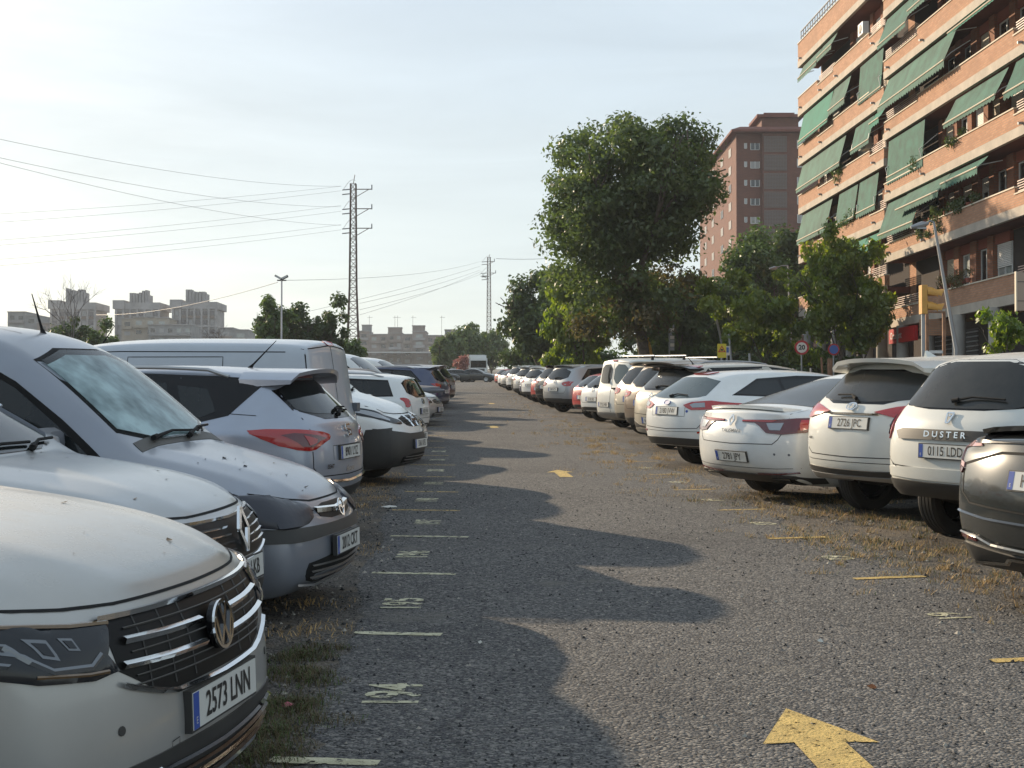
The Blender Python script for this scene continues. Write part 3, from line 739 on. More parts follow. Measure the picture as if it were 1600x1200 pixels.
def build_kadjar():
    c = Car('parked_car', P_SILVER, L=4.45, Wd=1.84, H=1.60, clr_r=.34, clr=.17, belt=.96, beltr=1.05, hl=.84, hc=1.06, xc=1.15, xw=1.9, wr=.59, rt=.36, rw=.35, wheels=(.9, .85), nw=.86, nb=.15)
    c.patch('grille', M_GRILLE, 'F', sym([(.56, .76), (.50, .60), (.24, .57)]), off=.003, step=.06)
    c.lines('grille_bar', M_CHROME, [('F', [(-.5, z), (-.12, z - .006)], .010, True) for z in (.625, .66, .695, .73)], raised=.01, off=.006)
    c.lines('grille_trim', M_CHROME, [('F', [(-.58, .772), (-.3, .768), (0, .762), (.3, .768), (.58, .772)], .014, False), ('F', [(-.5, .59), (-.24, .56), (0, .552), (.24, .56), (.5, .59)], .012, False)], raised=.01, off=.007)
    c.patch('headlight', M_LAMPD, 'F', [(.56, .765), (.75, .785), (.88, .83), (.91, .78), (.87, .69), (.70, .665), (.60, .70)], off=.008, rnd=1, mirror=True, step=.04, dome=.003)
    c.patch('lamp_cell', M_AMBER, 'F', [(.72, .70), (.86, .72), (.88, .75), (.74, .74)], off=.012, mirror=True, step=.04, depth=.005)
    c.patch('lamp_cell', M_CLEAR, 'F', [(.62, .71), (.70, .70), (.72, .76), (.64, .75)], off=.012, mirror=True, step=.04, depth=.005)
    badge(c, 'F', 0, .70, 'renault', .17, off=.03, tilt=(1, 0, .2))
    c.plate('F', 0, .50, '7854 LKB', off=.012)
    c.patch('lower_grille', M_PLAS, 'F', sym([(.62, .42), (.58, .26)]), off=.004, rnd=1)
    c.lines('bumper_trim', M_CHROME, [('F', [(-.62, .25), (0, .235), (.62, .25)], .03, False)], raised=.012, off=.008)
    c.patch('fog_lamp', M_LAMPD, 'F', [(.68, .44), (.84, .47), (.83, .36), (.70, .34)], off=.006, rnd=1, mirror=True)
    c.lines('bonnet_gap', M_SEAM, [('F', [(0, .80), (.4, .80), (.6, .81), (.78, .84)], .010), ('T', [(c.F - .25, .78), (c.F - .55, .83), (c.F - 1.15, .84)], .008)])
    wind_glass(c, 1.075, 1.50, .70, .56)
    side_win(c, c.F, 1.01, 1.09, 1.47, c.F - 1.25, c.F - 1.95, -1.3, -1.72, (.25, -.75))
    simple_rear(c, (1.12, 1.44, .6, .52), [(.4, 1.0), (.88, 1.04), (.88, .92), (.5, .9)], .78, '7854 LKB', 'renault', 1.0)
    c.mirror_pair(c.F - 1.42, 1.05); c.wheels('five'); c.rails(.7, -1.5, .60)
    return c
def build_combo():
    c = Car('parked_van', P_BLUESILVER, L=4.32, Wd=1.72, H=1.81, clr_r=.30, clr=.13, belt=.90, beltr=.98, hl=.74, hc=1.02, xc=1.02, xw=1.92, wr=.64, wrr=.68, rt=.10, rw=.30, wheels=(.82, .72), nw=.86, nb=.14, crown=.07, roofdrop=.03, flat=0, wc=.82)
    c.patch('windscreen_surround', M_SEAM, 'F', sym([(.68, 1.04), (.648, 1.33), (.61, 1.625)]), off=.002, rnd=1, depth=.01)
    # foil sun shade spread behind the windscreen
    foil = mat('foil_sunshade', (.16, .22, .23), rough=.45, metal=.2, col2=(.80, .92, .92), vscale=3.2, bump=1., bscale=4.5, detail=3)
    c.patch('sunshade', foil, 'F', sym([(.64, 1.07), (.615, 1.33), (.575, 1.58)]), off=.004, rnd=1, depth=.006)
    gm = mat('windscreen_glass', (.9, .95, .96), rough=.03, spec=.9)
    if not gm.get('done'):
        t = gm.node_tree; b = t.nodes['Principled BSDF']; tr = N(t, 'ShaderNodeBsdfTransparent'); tr.inputs[0].default_value = (.88, .94, .94, 1); mixs = N(t, 'ShaderNodeMixShader'); gl = N(t, 'ShaderNodeBsdfGlossy'); gl.inputs['Roughness'].default_value = .04
        fr = N(t, 'ShaderNodeFresnel'); fr.inputs[0].default_value = 1.3
        t.links.new(fr.outputs[0], mixs.inputs[0]); t.links.new(tr.outputs[0], mixs.inputs[1]); t.links.new(gl.outputs[0], mixs.inputs[2])
        t.links.new(mixs.outputs[0], t.nodes['Material Output'].inputs[0]); gm['done'] = 1
    c.patch('windscreen', gm, 'F', sym([(.655, 1.055), (.628, 1.33), (.59, 1.605)]), off=.014, rnd=1, depth=.006)
    c.wiper('F', [(-.42, 1.055), (-.1, 1.085), (.3, 1.07)], off=.028); c.wiper('F', [(.1, 1.05), (.36, 1.09), (.66, 1.09)], off=.028)
    c.patch('cowl', M_PLAS, 'T', symt([(c.F - 1.10, .64), (c.F - 1.03, .66)]), off=.003)
    c.patch('window', M_GLASS, 'S', [(c.F - 1.30, .97), (c.F - 1.52, 1.15), (c.F - 1.82, 1.38), (c.F - 2.05, 1.50), (c.F - 2.55, 1.54), (c.F - 2.60, .97)], off=.005, mirror=True, step=.08)
    c.patch('window_frame', M_SEAM, 'S', [(c.F - 1.20, .945), (c.F - 1.50, 1.19), (c.F - 1.82, 1.42), (c.F - 2.05, 1.54), (c.F - 2.60, 1.58), (c.F - 2.65, .94)], off=.002, mirror=True, step=.08)
    doors(c, [(c.F - 1.22, .02), (c.F - 2.70, 0)], .95, .30)
    # headlights wrapped in grey film
    c.patch('headlight', M_LAMPD, 'F', [(.36, .665), (.50, .70), (.66, .735), (.78, .745), (.80, .68), (.79, .60), (.66, .575), (.44, .60)], off=.004, rnd=1, mirror=True, step=.04)
    c.patch('headlight_cover', M_FILM, 'F', [(.35, .66), (.50, .70), (.66, .745), (.80, .75), (.83, .66), (.81, .58), (.68, .545), (.44, .575)], off=.014, rnd=1, mirror=True, step=.035, dome=.012, depth=.02)
    c.patch('grille', M_GRILLE, 'F', sym([(.34, .665), (.30, .575)]), off=.004, rnd=1)
    c.lines('grille_bar', M_CHROME, [('F', [(-.33, .635), (0, .618), (.33, .635)], .035, False)], raised=.015, off=.008)
    badge(c, 'F', 0, .62, 'opel', .115, off=.035, tilt=(1, 0, .25))
    c.patch('bumper_strip', M_PLAS, 'F', sym([(.60, .55), (.82, .565), (.83, .48), (.60, .47), (.3, .485)]), off=.012, rnd=1, step=.05)
    c.plate('F', 0, .415, '2012 CKT', off=.03)
    c.patch('lower_grille', M_SEAM, 'F', sym([(.52, .36), (.56, .28), (.50, .22), (.2, .20)]), off=.003, rnd=1)
    c.lines('lower_grille_bar', M_PLAS, [('F', [(-.5, z), (0, z - .012), (.5, z)], .014, False) for z in (.25, .285, .32)], raised=.012, off=.006)
    c.lines('bumper_trim', M_SILV, [('F', [(-.6, .22), (-.3, .185), (0, .175), (.3, .185), (.6, .22)], .014, False)], raised=.01, off=.006)
    c.lines('bonnet_gap', M_SEAM, [('F', [(0, .690), (.3, .69), (.5, .715), (.7, .76)], .009), ('T', [(c.F - .22, .70), (c.F - .5, .765), (c.F - 1.0, .775)], .008)])
    c.lines('roof_groove', M_SEAM, [('T', [(c.F - 2.0, .28), (c.R + .5, .33)], .008), ('T', [(c.F - 2.0, .56), (c.R + .2, .60)], .008)])
    c.mirror_pair(c.F - 1.50, 1.06, M_GREYP, 1.25); c.antenna(c.F - 2.0, 0, .32, -.25)
    simple_rear(c, (1.15, 1.6, .6, .56), [(.72, 1.0), (.82, 1.0), (.82, .7), (.72, .7)], .6, '2012 CKT', 'opel', .95)
    c.wheels('steel', w=.18)
    b = MB(); p, _ = c.ray('T', -.9, 0)
    b.box((-.95, -.66, p.z + .05), (-.89, .66, p.z + .085), M_SEAM); b.box((-.95, -.6, p.z - .06), (-.89, -.55, p.z + .05), M_SEAM); b.box((-.95, .55, p.z - .06), (-.89, .6, p.z + .05), M_SEAM)
    b.build('roof_bar', c.root)
    return c
def build_arona():
    c = Car('parked_car', P_ARONA, L=4.14, Wd=1.78, H=1.53, clr=.22, belt=.94, beltr=1.02, hl=.84, hc=1.04, xc=1.08, xw=1.75, wr=.58, rt=.40, rw=.335, wheels=(.82, .74), tw=.88, tb=.14)
    c.patch('roof_band', M_GLOSSB, 'S', [(.95, .98), (.32, 1.40), (-.3, 1.46), (-1.2, 1.43), (-1.66, 1.40), (-1.38, 1.10), (-1.12, 1.04), (0, .985)], off=.003, mirror=True, step=.09)
    for p in ([(.85, .995), (.35, 1.36), (-.15, 1.385), (-.20, 1.0)], [(-.28, 1.0), (-.24, 1.385), (-.75, 1.37), (-.90, 1.035)], [(-.98, 1.06), (-.86, 1.35), (-1.14, 1.32), (-1.26, 1.13), (-1.14, 1.08)]):
        c.patch('window', M_GLASS, 'S', p, off=.006, mirror=True, depth=.006)
    rear_glass(c, 1.10, 1.36, .60, .53, rim=.04)
    c.spoiler(-1.40, -1.98, .60, .035)
    c.patch('brake_light', M_RED, 'R', sym([(.22, 1.425), (.22, 1.40)]), off=.03)
    lamp = [(.38, .90), (.42, .95), (.70, .985), (.84, .99), (.855, .94), (.80, .82), (.66, .80), (.52, .86)]
    c.patch('tail_light', M_RED, 'R', lamp, off=.008, rnd=1, mirror=True, step=.04, dome=.004)
    c.patch('lamp_cell', M_REDD, 'R', [(.46, .905), (.60, .935), (.76, .955), (.80, .94), (.74, .845), (.66, .835), (.56, .885)], off=.014, mirror=True, step=.04, depth=.005)
    c.patch('lamp_cell', M_RED, 'R', [(.60, .90), (.72, .935), (.69, .85), (.62, .87)], off=.018, mirror=True, step=.04, depth=.005)
    badge(c, 'R', 0, .955, 'seat', .12, off=.012)
    c.plate('R', 0, .77, '8901 LYZ', off=.01)
    lettering(c, 'R', .0, .625, 'Arona', .075, squash=1.1); lettering(c, 'R', .42, .66, 'SEAT', .05)
    c.lines('tailgate_gap', M_SEAM, [('R', [(0, .575), (.58, .585), (.66, .66), (.66, .80)], .009), ('R', [(.64, .98), (.62, 1.08)], .008), ('R', [(-.36, .715), (-.36, .835), (.36, .835), (.36, .715)], .005, False)])
    c.lines('bumper_trim', M_CHROME, [('R', [(-.78, .55), (0, .515), (.78, .55)], .028, False)], raised=.014, off=.008)
    c.patch('bumper_skirt', M_PLAS, 'R', sym([(.86, .50), (.87, .38), (.80, .24), (.3, .23), (.3, .46)]), off=.006, rnd=1, step=.07)
    c.lines('shoulder_crease', M_SEAM, [('S', [(-1.30, 1.12), (-1.62, 1.10)], .005), ('S', [(.9, .80), (-1.5, .84)], .004)])
    doors(c, [(.85, .03), (-.25, .0), (-1.05, -.1)], .99, .33); c.handle(-.05, .88); c.handle(-1.0, .90)
    c.rails(.25, -1.3, .565, M_SILV); c.antenna(-1.25, 0, .3, -.85)
    wi = MB(); c.wiper('R', [(0, 1.085), (-.1, 1.12), (-.34, 1.11)])
    c.wheels('five'); c.mirror_pair(.75, 1.02)
    simple_front(c, .84, plate='8901 LYZ', kind='seat'); wind_glass(c, 1.05, 1.44, .68, .55)
    return c
def build_van2():
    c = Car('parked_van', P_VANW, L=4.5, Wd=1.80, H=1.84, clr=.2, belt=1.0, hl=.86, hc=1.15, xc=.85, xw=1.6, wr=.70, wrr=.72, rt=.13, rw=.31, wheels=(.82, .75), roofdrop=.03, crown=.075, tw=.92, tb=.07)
    c.lines('tailgate_gap', M_SEAM, [('R', [(0, .35), (0, 1.74)], .012, False), ('R', [(.72, .36), (.76, 1.0), (.69, 1.70), (0, 1.75)], .011)])
    c.patch('brake_light', M_RED, 'R', sym([(.13, 1.79), (.11, 1.745)]), off=.012, rnd=1)
    c.patch('tail_light', M_RED, 'R', [(.80, 1.06), (.88, 1.06), (.89, .70), (.80, .68)], off=.01, rnd=1, mirror=True, step=.05)
    b = MB(); h, n = c.ray('R', -.62, 1.02); b.box((h.x - .05, -.72, 1.0), (h.x + .01, -.60, 1.10), M_GREYP); b.build('door_latch', c.root)
    for z in (.62, 1.45):
        for y in (-.78, .78):
            h, n = c.ray('R', y, z)
            if h is not None:
                b = MB(); b.tube([h + Vector((-.015, 0, -.05)), h + Vector((-.015, 0, .05))], .016, M_GREYP, 8); b.build('hinge', c.root)
    c.lines('roof_groove', M_SEAM, [('S', [(.7, 1.66), (0, 1.68), (-1.9, 1.67)], .01)])
    c.lines('panel_gap', M_SEAM, [('S', [(-.1, .3), (-.1, 1.62), (-1.2, 1.62), (-1.25, .3)], .008), ('S', [(1.55, .95), (1.0, .95), (-1.9, .98)], .005)])
    side_win(c, c.F, 1.03, 1.05, 1.52, c.F - 1.05, c.F - 1.7, c.F - 2.4, c.F - 2.42)
    wind_glass(c, 1.15, 1.68, .74, .63); simple_front(c, .86, plate='4410 HRD', kind='citroen')
    c.plate('R', 0, .60, '4410 HRD'); c.patch('bumper', M_PLAS, 'R', sym([(.88, .46), (.85, .26)]), off=.02)
    c.antenna(.6, 0, .3, -.6); c.wheels('steel', w=.18); c.mirror_pair(c.F - 1.25, 1.12, M_PLAS, 1.2)
    return c
def build_nv():
    c = Car('parked_van', P_WHITE, L=4.4, Wd=1.70, H=1.85, clr=.20, belt=.98, hl=.93, hc=1.20, xc=.95, xw=1.75, wr=.64, wrr=.68, rt=.10, rw=.31, wheels=(.80, .85), roofdrop=.03, crown=.07, nw=.86, nb=.17, nosep=(-.10, .03, .03, -.02, -.08, -.16))
    c.patch('bumper', M_PLAS, 'F', sym([(.64, .70), (.84, .75), (.86, .42), (.84, .20), (.4, .19), (.3, .66)]), off=.012, step=.06)
    c.patch('bumper_side', M_PLAS, 'S', [(c.F - .10, .74), (c.F - .40, .72), (c.F - .44, .60), (c.F - .44, .22), (c.F - .10, .22)], off=.012, mirror=True, step=.06)
    c.patch('headlight', M_LAMPD, 'F', [(.36, .82), (.50, .87), (.68, .98), (.81, 1.06), (.82, .98), (.76, .86), (.60, .80), (.40, .77)], off=.008, rnd=1, mirror=True, step=.04)
    c.patch('headlight_reflector', M_CLEAR, 'F', [(.56, .84), (.70, .95), (.79, 1.01), (.79, .97), (.73, .87), (.60, .82)], off=.013, mirror=True, step=.04)
    c.patch('grille', M_GRILLE, 'F', sym([(.35, .88), (.33, .77), (.15, .74)]), off=.006, rnd=1)
    c.lines('grille_bar', M_CHROME, [('F', [(-.1, .74), (-.16, .89)], .03, True)], raised=.015, off=.01)
    c.lines('grille_slat', M_PLAS, [('F', [(-.33, z), (.33, z)], .012, False) for z in (.79, .82, .85)], raised=.01, off=.008)
    badge(c, 'F', 0, .82, 'nissan', .15, off=.03, tilt=(1, 0, .3))
    c.plate('F', 0, .52, '3361 KFS', off=.03)
    c.patch('lower_grille', M_SEAM, 'F', sym([(.50, .40), (.46, .27)]), off=.016, rnd=1)
    c.lines('lower_grille_bar', M_PLAS, [('F', [(-.45, z), (.45, z)], .014, False) for z in (.30, .335, .37)], raised=.01, off=.02)
    c.lines('bonnet_gap', M_SEAM, [('F', [(0, .905), (.35, .91), (.5, .93), (.7, 1.05)], .01), ('T', [(c.F - .25, .70), (c.F - .9, .78)], .008)])
    gl = mat('reflective_screen', (.16, .21, .20), rough=.08, spec=1., var=.25, vscale=2, dust=.3, dustcol=(.4, .4, .38))
    wind_glass(c, 1.19, 1.70, .73, .60, m=gl)
    c.patch('window', M_GLASS, 'S', [(c.F - 1.0, 1.05), (c.F - 1.30, 1.22), (c.F - 1.8, 1.55), (c.F - 2.2, 1.58), (c.F - 2.2, 1.05)], off=.005, mirror=True)
    doors(c, [(c.F - 1.15, .0), (c.F - 2.3, 0)], 1.0, .30)
    simple_rear(c, (1.2, 1.65, .62, .58), [(.74, 1.1), (.82, 1.1), (.82, .75), (.74, .75)], .6, '3361 KFS', 'nissan', 1.0)
    c.wheels('steel', w=.18); c.mirror_pair(c.F - 1.2, 1.15, M_PLAS, 1.2)
    return c
def build_tesla():
    c = Car('parked_car', P_GREY, L=4.75, Wd=1.92, H=1.60, clr=.20, belt=.98, beltr=1.06, hl=.76, hc=1.02, xc=1.1, xw=2.0, wr=.60, deck=(1.10, .28), xb=-.95, rw=.36, wheels=(.9, .92), tw=.90, tb=.20, tailp=(.10, .05, 0, .05, .06, .02), wrr=.52)
    c.patch('rear_window', M_GLASSD, 'T', symt([(-.95, .50), (-1.5, .60), (-1.92, .66), (-2.0, .62)]), off=.004, rnd=1)
    c.patch('boot_lip', M_GLOSSB, 'R', sym([(.42, 1.115), (.74, 1.075), (.80, 1.045), (.70, 1.03), (.3, 1.045)]), off=.012, step=.05)
    c.spoiler(-2.02, -2.34, .76, .03, M_GREYG, drop=-.012)
    lamp = [(.62, 1.035), (.78, 1.045), (.91, 1.03), (.925, .90), (.80, .87), (.80, .90), (.86, .915), (.86, .985), (.80, 1.0), (.62, 1.015)]
    c.patch('tail_light', M_PINK, 'R', lamp, off=.010, mirror=True, step=.04)
    c.patch('lamp_cell', M_REDD, 'R', [(.80, .865), (.93, .90), (.93, .87), (.82, .835)], off=.012, mirror=True, step=.04)
    c.lines('tailgate_gap', M_SEAM, [('R', [(-.80, .86), (-.78, .72), (-.68, .66), (0, .635), (.68, .66), (.78, .72), (.80, .86)], .012, False), ('R', [(-.80, .895), (-.4, .985), (0, .995), (.4, .985), (.80, .895)], .016, False)])
    c.plate('R', 0, .83, 'HJ-718-RT', off=.015)
    c.lines('bumper_crease', M_GREYG, [('R', [(-.92, .60), (-.5, .575), (0, .57), (.5, .575), (.92, .60)], .02, False)], raised=.012, off=.002)
    c.patch('bumper_skirt', M_PLAS, 'R', sym([(.89, .40), (.91, .33), (.80, .25), (.3, .22), (.3, .36)]), off=.010, step=.06)
    c.patch('reflector', M_REDD, 'R', [(.66, .445), (.88, .46), (.88, .435), (.66, .42)], off=.012, mirror=True)
    c.lines('bumper_trim', M_CHROMED, [('R', [(-.90, .47), (-.64, .455), (-.5, .42), (0, .405), (.5, .42), (.64, .455), (.9, .47)], .014, False), ('R', [(-.8, .27), (-.5, .295), (-.42, .335), (0, .34), (.42, .335), (.5, .295), (.8, .27)], .022, False)], raised=.01, off=.012)
    side_win(c, c.F, 1.02, 1.09, 1.47, c.F - 1.25, c.F - 2.1, -1.2, -1.75, (.25, -.85))
    doors(c, [(.95, .0), (-.05, .0), (-1.2, .2)], 1.0, .33)
    wind_glass(c, 1.05, 1.50, .70, .55); simple_front(c, .76, plate='HJ-718-RT')
    c.wheels('five', w=.24); c.mirror_pair(.9, 1.06); c.handle(0.1, .93); c.handle(-.9, .95)
    return c
def build_duster():
    c = Car('parked_car', P_CREAM, L=4.34, Wd=1.82, H=1.66, clr_r=.40, clr=.28, belt=1.0, beltr=1.08, hl=.95, hc=1.14, xc=1.05, xw=1.75, wr=.60, rt=.36, rw=.355, wheels=(.84, .84), tw=.88, tb=.15, clad=False)
    c.patch('glass_surround', M_GLOSSB, 'R', sym([(.58, 1.155), (.69, 1.25), (.58, 1.57)]), off=.002, rnd=1)
    c.patch('rear_window', M_GLASSD, 'R', sym([(.30, 1.165), (.60, 1.175), (.665, 1.26), (.56, 1.55)]), off=.006, rnd=1)
    c.wiper('R', [(.02, 1.215), (-.14, 1.245), (-.44, 1.23)], off=.03)
    badge(c, 'R', 0, 1.085, 'dacia', .10, off=.012)
    c.patch('tailgate_strip', M_PLAS, 'R', sym([(.50, .99), (.60, .965), (.55, .90), (.3, .905)]), off=.022, step=.06, depth=.04)
    lettering(c, 'R', 0, .950, 'D U S T E R', .070, m=M_CHROME, off=.030, squash=1.25)
    c.plate('R', 0, .815, '0115 LDD', off=.022)
    c.patch('tail_light', M_RED, 'R', [(.68, 1.17), (.86, 1.19), (.90, 1.12), (.90, .93), (.84, .87), (.70, .90)], off=.016, rnd=1, mirror=True, step=.04, depth=.03)
    c.patch('lamp_cell', M_LAMPD, 'R', [(.72, 1.135), (.85, 1.15), (.87, 1.08), (.87, .95), (.83, .91), (.735, .935)], off=.022, rnd=1, mirror=True, step=.04)
    c.patch('reversing_light', M_CLEAR, 'R', [(.75, 1.06), (.84, 1.07), (.84, .98), (.76, .98)], off=.028, rnd=1, mirror=True, step=.04)
    c.lines('tailgate_gap', M_SEAM, [('R', [(0, .655), (.66, .675), (.74, .74), (.75, .90)], .009), ('R', [(.66, 1.17), (.60, 1.22)], .009), ('R', [(.88, .80), (.6, .655), (0, .635)], .006)])
    c.patch('bumper_skirt', M_PLAS, 'R', sym([(.70, .56), (.80, .54), (.86, .44), (.70, .37), (.3, .36), (.3, .55)]), off=.012, rnd=1, step=.06)
    c.patch('bumper_band', P_CREAM, 'R', sym([(.84, .67), (.84, .585), (.3, .57)]), off=.012, rnd=1, step=.06)
    b = MB(); b.tube([(c.R + .2, -.52, .29), (c.R - .06, -.52, .28)], .035, M_CHROMED, 12, cap=False); b.build('exhaust', c.root)
    side_win(c, c.F, 1.03, 1.12, 1.52, c.F - 1.15, c.F - 1.85, -1.25, -1.62, (.3, -.7))
    doors(c, [(.95, .0), (-.05, .0), (-1.1, .15)], 1.0, .36)
    wind_glass(c, 1.16, 1.55, .70, .56); simple_front(c, .95, plate='0115 LDD', kind='dacia')
    c.rails(.7, -1.4, .60, M_PLAS, r=.02); c.antenna(-1.25, 0, .25, -.25); c.wheels('five'); c.mirror_pair(.95, 1.1)
    return c
def build_rav():
    c = Car('parked_car', P_CREAM, L=4.57, Wd=1.84, H=1.66, clr=.27, belt=1.0, beltr=1.10, hl=.92, hc=1.10, xc=1.05, xw=1.85, wr=.60, rt=.42, rw=.36, wheels=(.9, .9), tw=.87, tb=.17, paintx=None) if False else Car('parked_car', P_CREAM, L=4.57, Wd=1.84, H=1.64, clr_r=.38, clr=.27, belt=1.0, beltr=1.10, hl=.92, hc=1.10, xc=1.05, xw=1.85, wr=.60, rt=.42, rw=.36, wheels=(.9, .9), tw=.87, tb=.17)
    rear_glass(c, 1.17, 1.47, .66, .56, m=M_GLASSD, rim=.02, wip=False)
    c.wiper('R', [(.02, 1.19), (.10, 1.22), (.30, 1.215)], off=.03)
    c.spoiler(-1.62, -2.16, .62, .04)
    c.patch('tail_light', M_RED, 'R', [(.30, 1.075), (.52, 1.125), (.78, 1.16), (.90, 1.17), (.92, 1.06), (.84, 1.0), (.66, 1.0), (.52, 1.03)], off=.014, mirror=True, step=.04, depth=.03)
    c.patch('reversing_light', M_PINK, 'R', [(.70, 1.10), (.86, 1.13), (.88, 1.06), (.80, 1.03)], off=.02, mirror=True, step=.04)
    badge(c, 'R', 0, 1.115, 'toyota', .14, off=.018)
    c.patch('plate_recess', P_CREAM, 'R', sym([(.40, 1.06), (.37, .86)]), off=-.004, rnd=1)
    c.lines('tailgate_strip', M_CHROME, [('R', [(-.36, 1.055), (.36, 1.055)], .022, False)], raised=.02, off=.01)
    c.plate('R', 0, .965, '2726 JPC', off=.012)
    lettering(c, 'R', -.60, .80, 'RAV4', .052, m=M_GLOSSB); lettering(c, 'R', -.60, .745, 'HYBRID', .038, m=M_GLOSSB); lettering(c, 'R', .62, .80, 'AWD', .035, m=M_GLOSSB)
    c.lines('tailgate_gap', M_SEAM, [('R', [(0, .635), (.60, .645), (.74, .74), (.74, .99)], .009), ('R', [(.66, 1.13), (.70, 1.2)], .008), ('R', [(.88, .62), (.6, .59), (0, .585)], .006)])
    c.patch('bumper_skirt', M_PLAS, 'R', sym([(.88, .53), (.86, .47), (.3, .46), (.3, .51)]), off=.012, step=.06)
    c.patch('skid_plate', M_SILV, 'R', sym([(.86, .465), (.72, .40), (.3, .37), (.3, .455)]), off=.016, rnd=1, step=.06)
    side_win(c, c.F, 1.05, 1.16, 1.52, c.F - 1.2, c.F - 1.95, -1.35, -1.8, (.3, -.75))
    doors(c, [(1.0, .0), (-.05, .0), (-1.1, .15)], 1.03, .36)
    wind_glass(c, 1.12, 1.54, .70, .56); simple_front(c, .92, plate='2726 JPC', kind='toyota')
    c.rails(.75, -1.45, .60, M_PLAS, r=.02); c.antenna(-1.3, 0, fin=True); c.wheels('ten'); c.mirror_pair(.95, 1.1)
    return c
def build_talisman():
    c = Car('parked_car', P_WHITE, L=4.85, Wd=1.88, H=1.47, clr=.19, belt=.92, beltr=1.0, hl=.74, hc=.98, xc=1.3, xw=2.15, wr=.56, deck=(1.05, .40), xb=-.95, rw=.345, wheels=(.95, 1.05), tw=.87, tb=.20, wrr=.50, tailp=(.09, .04, 0, .03, .05, .0))
    c.patch('rear_window', M_GLASSD, 'T', symt([(-.98, .50), (-1.4, .58), (-1.90, .66), (-1.96, .60)]), off=.004, rnd=1)
    c.spoiler(-2.1, -2.47, .62, .035, drop=-.02)
    lamp = [(.16, .925), (.55, .935), (.80, .95), (.92, .955), (.93, .88), (.88, .80), (.70, .775), (.52, .79), (.42, .86), (.34, .895), (.16, .90)]
    c.patch('tail_light', M_REDD, 'R', lamp, off=.012, mirror=True, step=.04, depth=.02)
    c.patch('lamp_cell', M_RED, 'R', [(.16, .92), (.50, .928), (.62, .93), (.56, .905), (.34, .905), (.16, .905)], off=.017, mirror=True, step=.04)
    c.patch('reversing_light', M_CLEAR, 'R', [(.50, .89), (.70, .90), (.68, .82), (.56, .82)], off=.017, mirror=True, step=.04)
    c.patch('lamp_cell', M_RED, 'R', [(.84, .93), (.915, .935), (.91, .86), (.86, .82)], off=.017, mirror=True, step=.04)
    badge(c, 'R', 0, .91, 'renault', .10, off=.02)
    lettering(c, 'R', 0, .80, 'TALISMAN', .055, m=M_CHROMED, squash=1.25)
    c.lines('boot_gap', M_SEAM, [('R', [(0, .66), (.60, .67), (.66, .72), (.70, .79)], .008), ('R', [(.74, .955), (.72, 1.0), (.68, 1.04)], .007), ('R', [(.92, .42), (.6, .40), (0, .395)], .005)])
    c.plate('R', 0, .515, '2781 JPY', off=.012)
    c.patch('bumper_skirt', M_PLAS, 'R', sym([(.80, .33), (.88, .30), (.86, .24), (.70, .22), (.3, .21), (.3, .33)]), off=.01, step=.06)
    c.patch('exhaust', M_CHROMED, 'R', [(.46, .30), (.72, .30), (.68, .245), (.50, .245)], off=.02, mirror=True)
    c.lines('bumper_trim', M_REDD, [('R', [(.90, .375), (.6, .345), (.3, .335)], .018)], raised=.008, off=.01)
    side_win(c, c.F, .97, 1.04, 1.36, c.F - 1.45, c.F - 2.25, -1.1, -1.75, (.15, -.95))
    doors(c, [(.85, .0), (-.15, .0), (-1.25, .2)], .96, .30); c.handle(0, .86); c.handle(-1.05, .88)
    wind_glass(c, 1.0, 1.38, .66, .52); simple_front(c, .74, plate='2781 JPY', kind='renault')
    c.lines('shoulder_crease', M_SEAM, [('S', [(-1.7, .96), (-2.1, .95)], .005), ('S', [(1.4, .52), (-1.0, .48)], .004)])
    for y in (-.78, -.62):
        c.patch('parking_sensor', M_GREYP, 'R', [(y + .013 * cos(a), .56 + .013 * sin(a)) for a in [i * pi / 5 for i in range(10)]], off=.002)
    c.wheels('ten', w=.23); c.mirror_pair(1.0, 1.02)
    return c
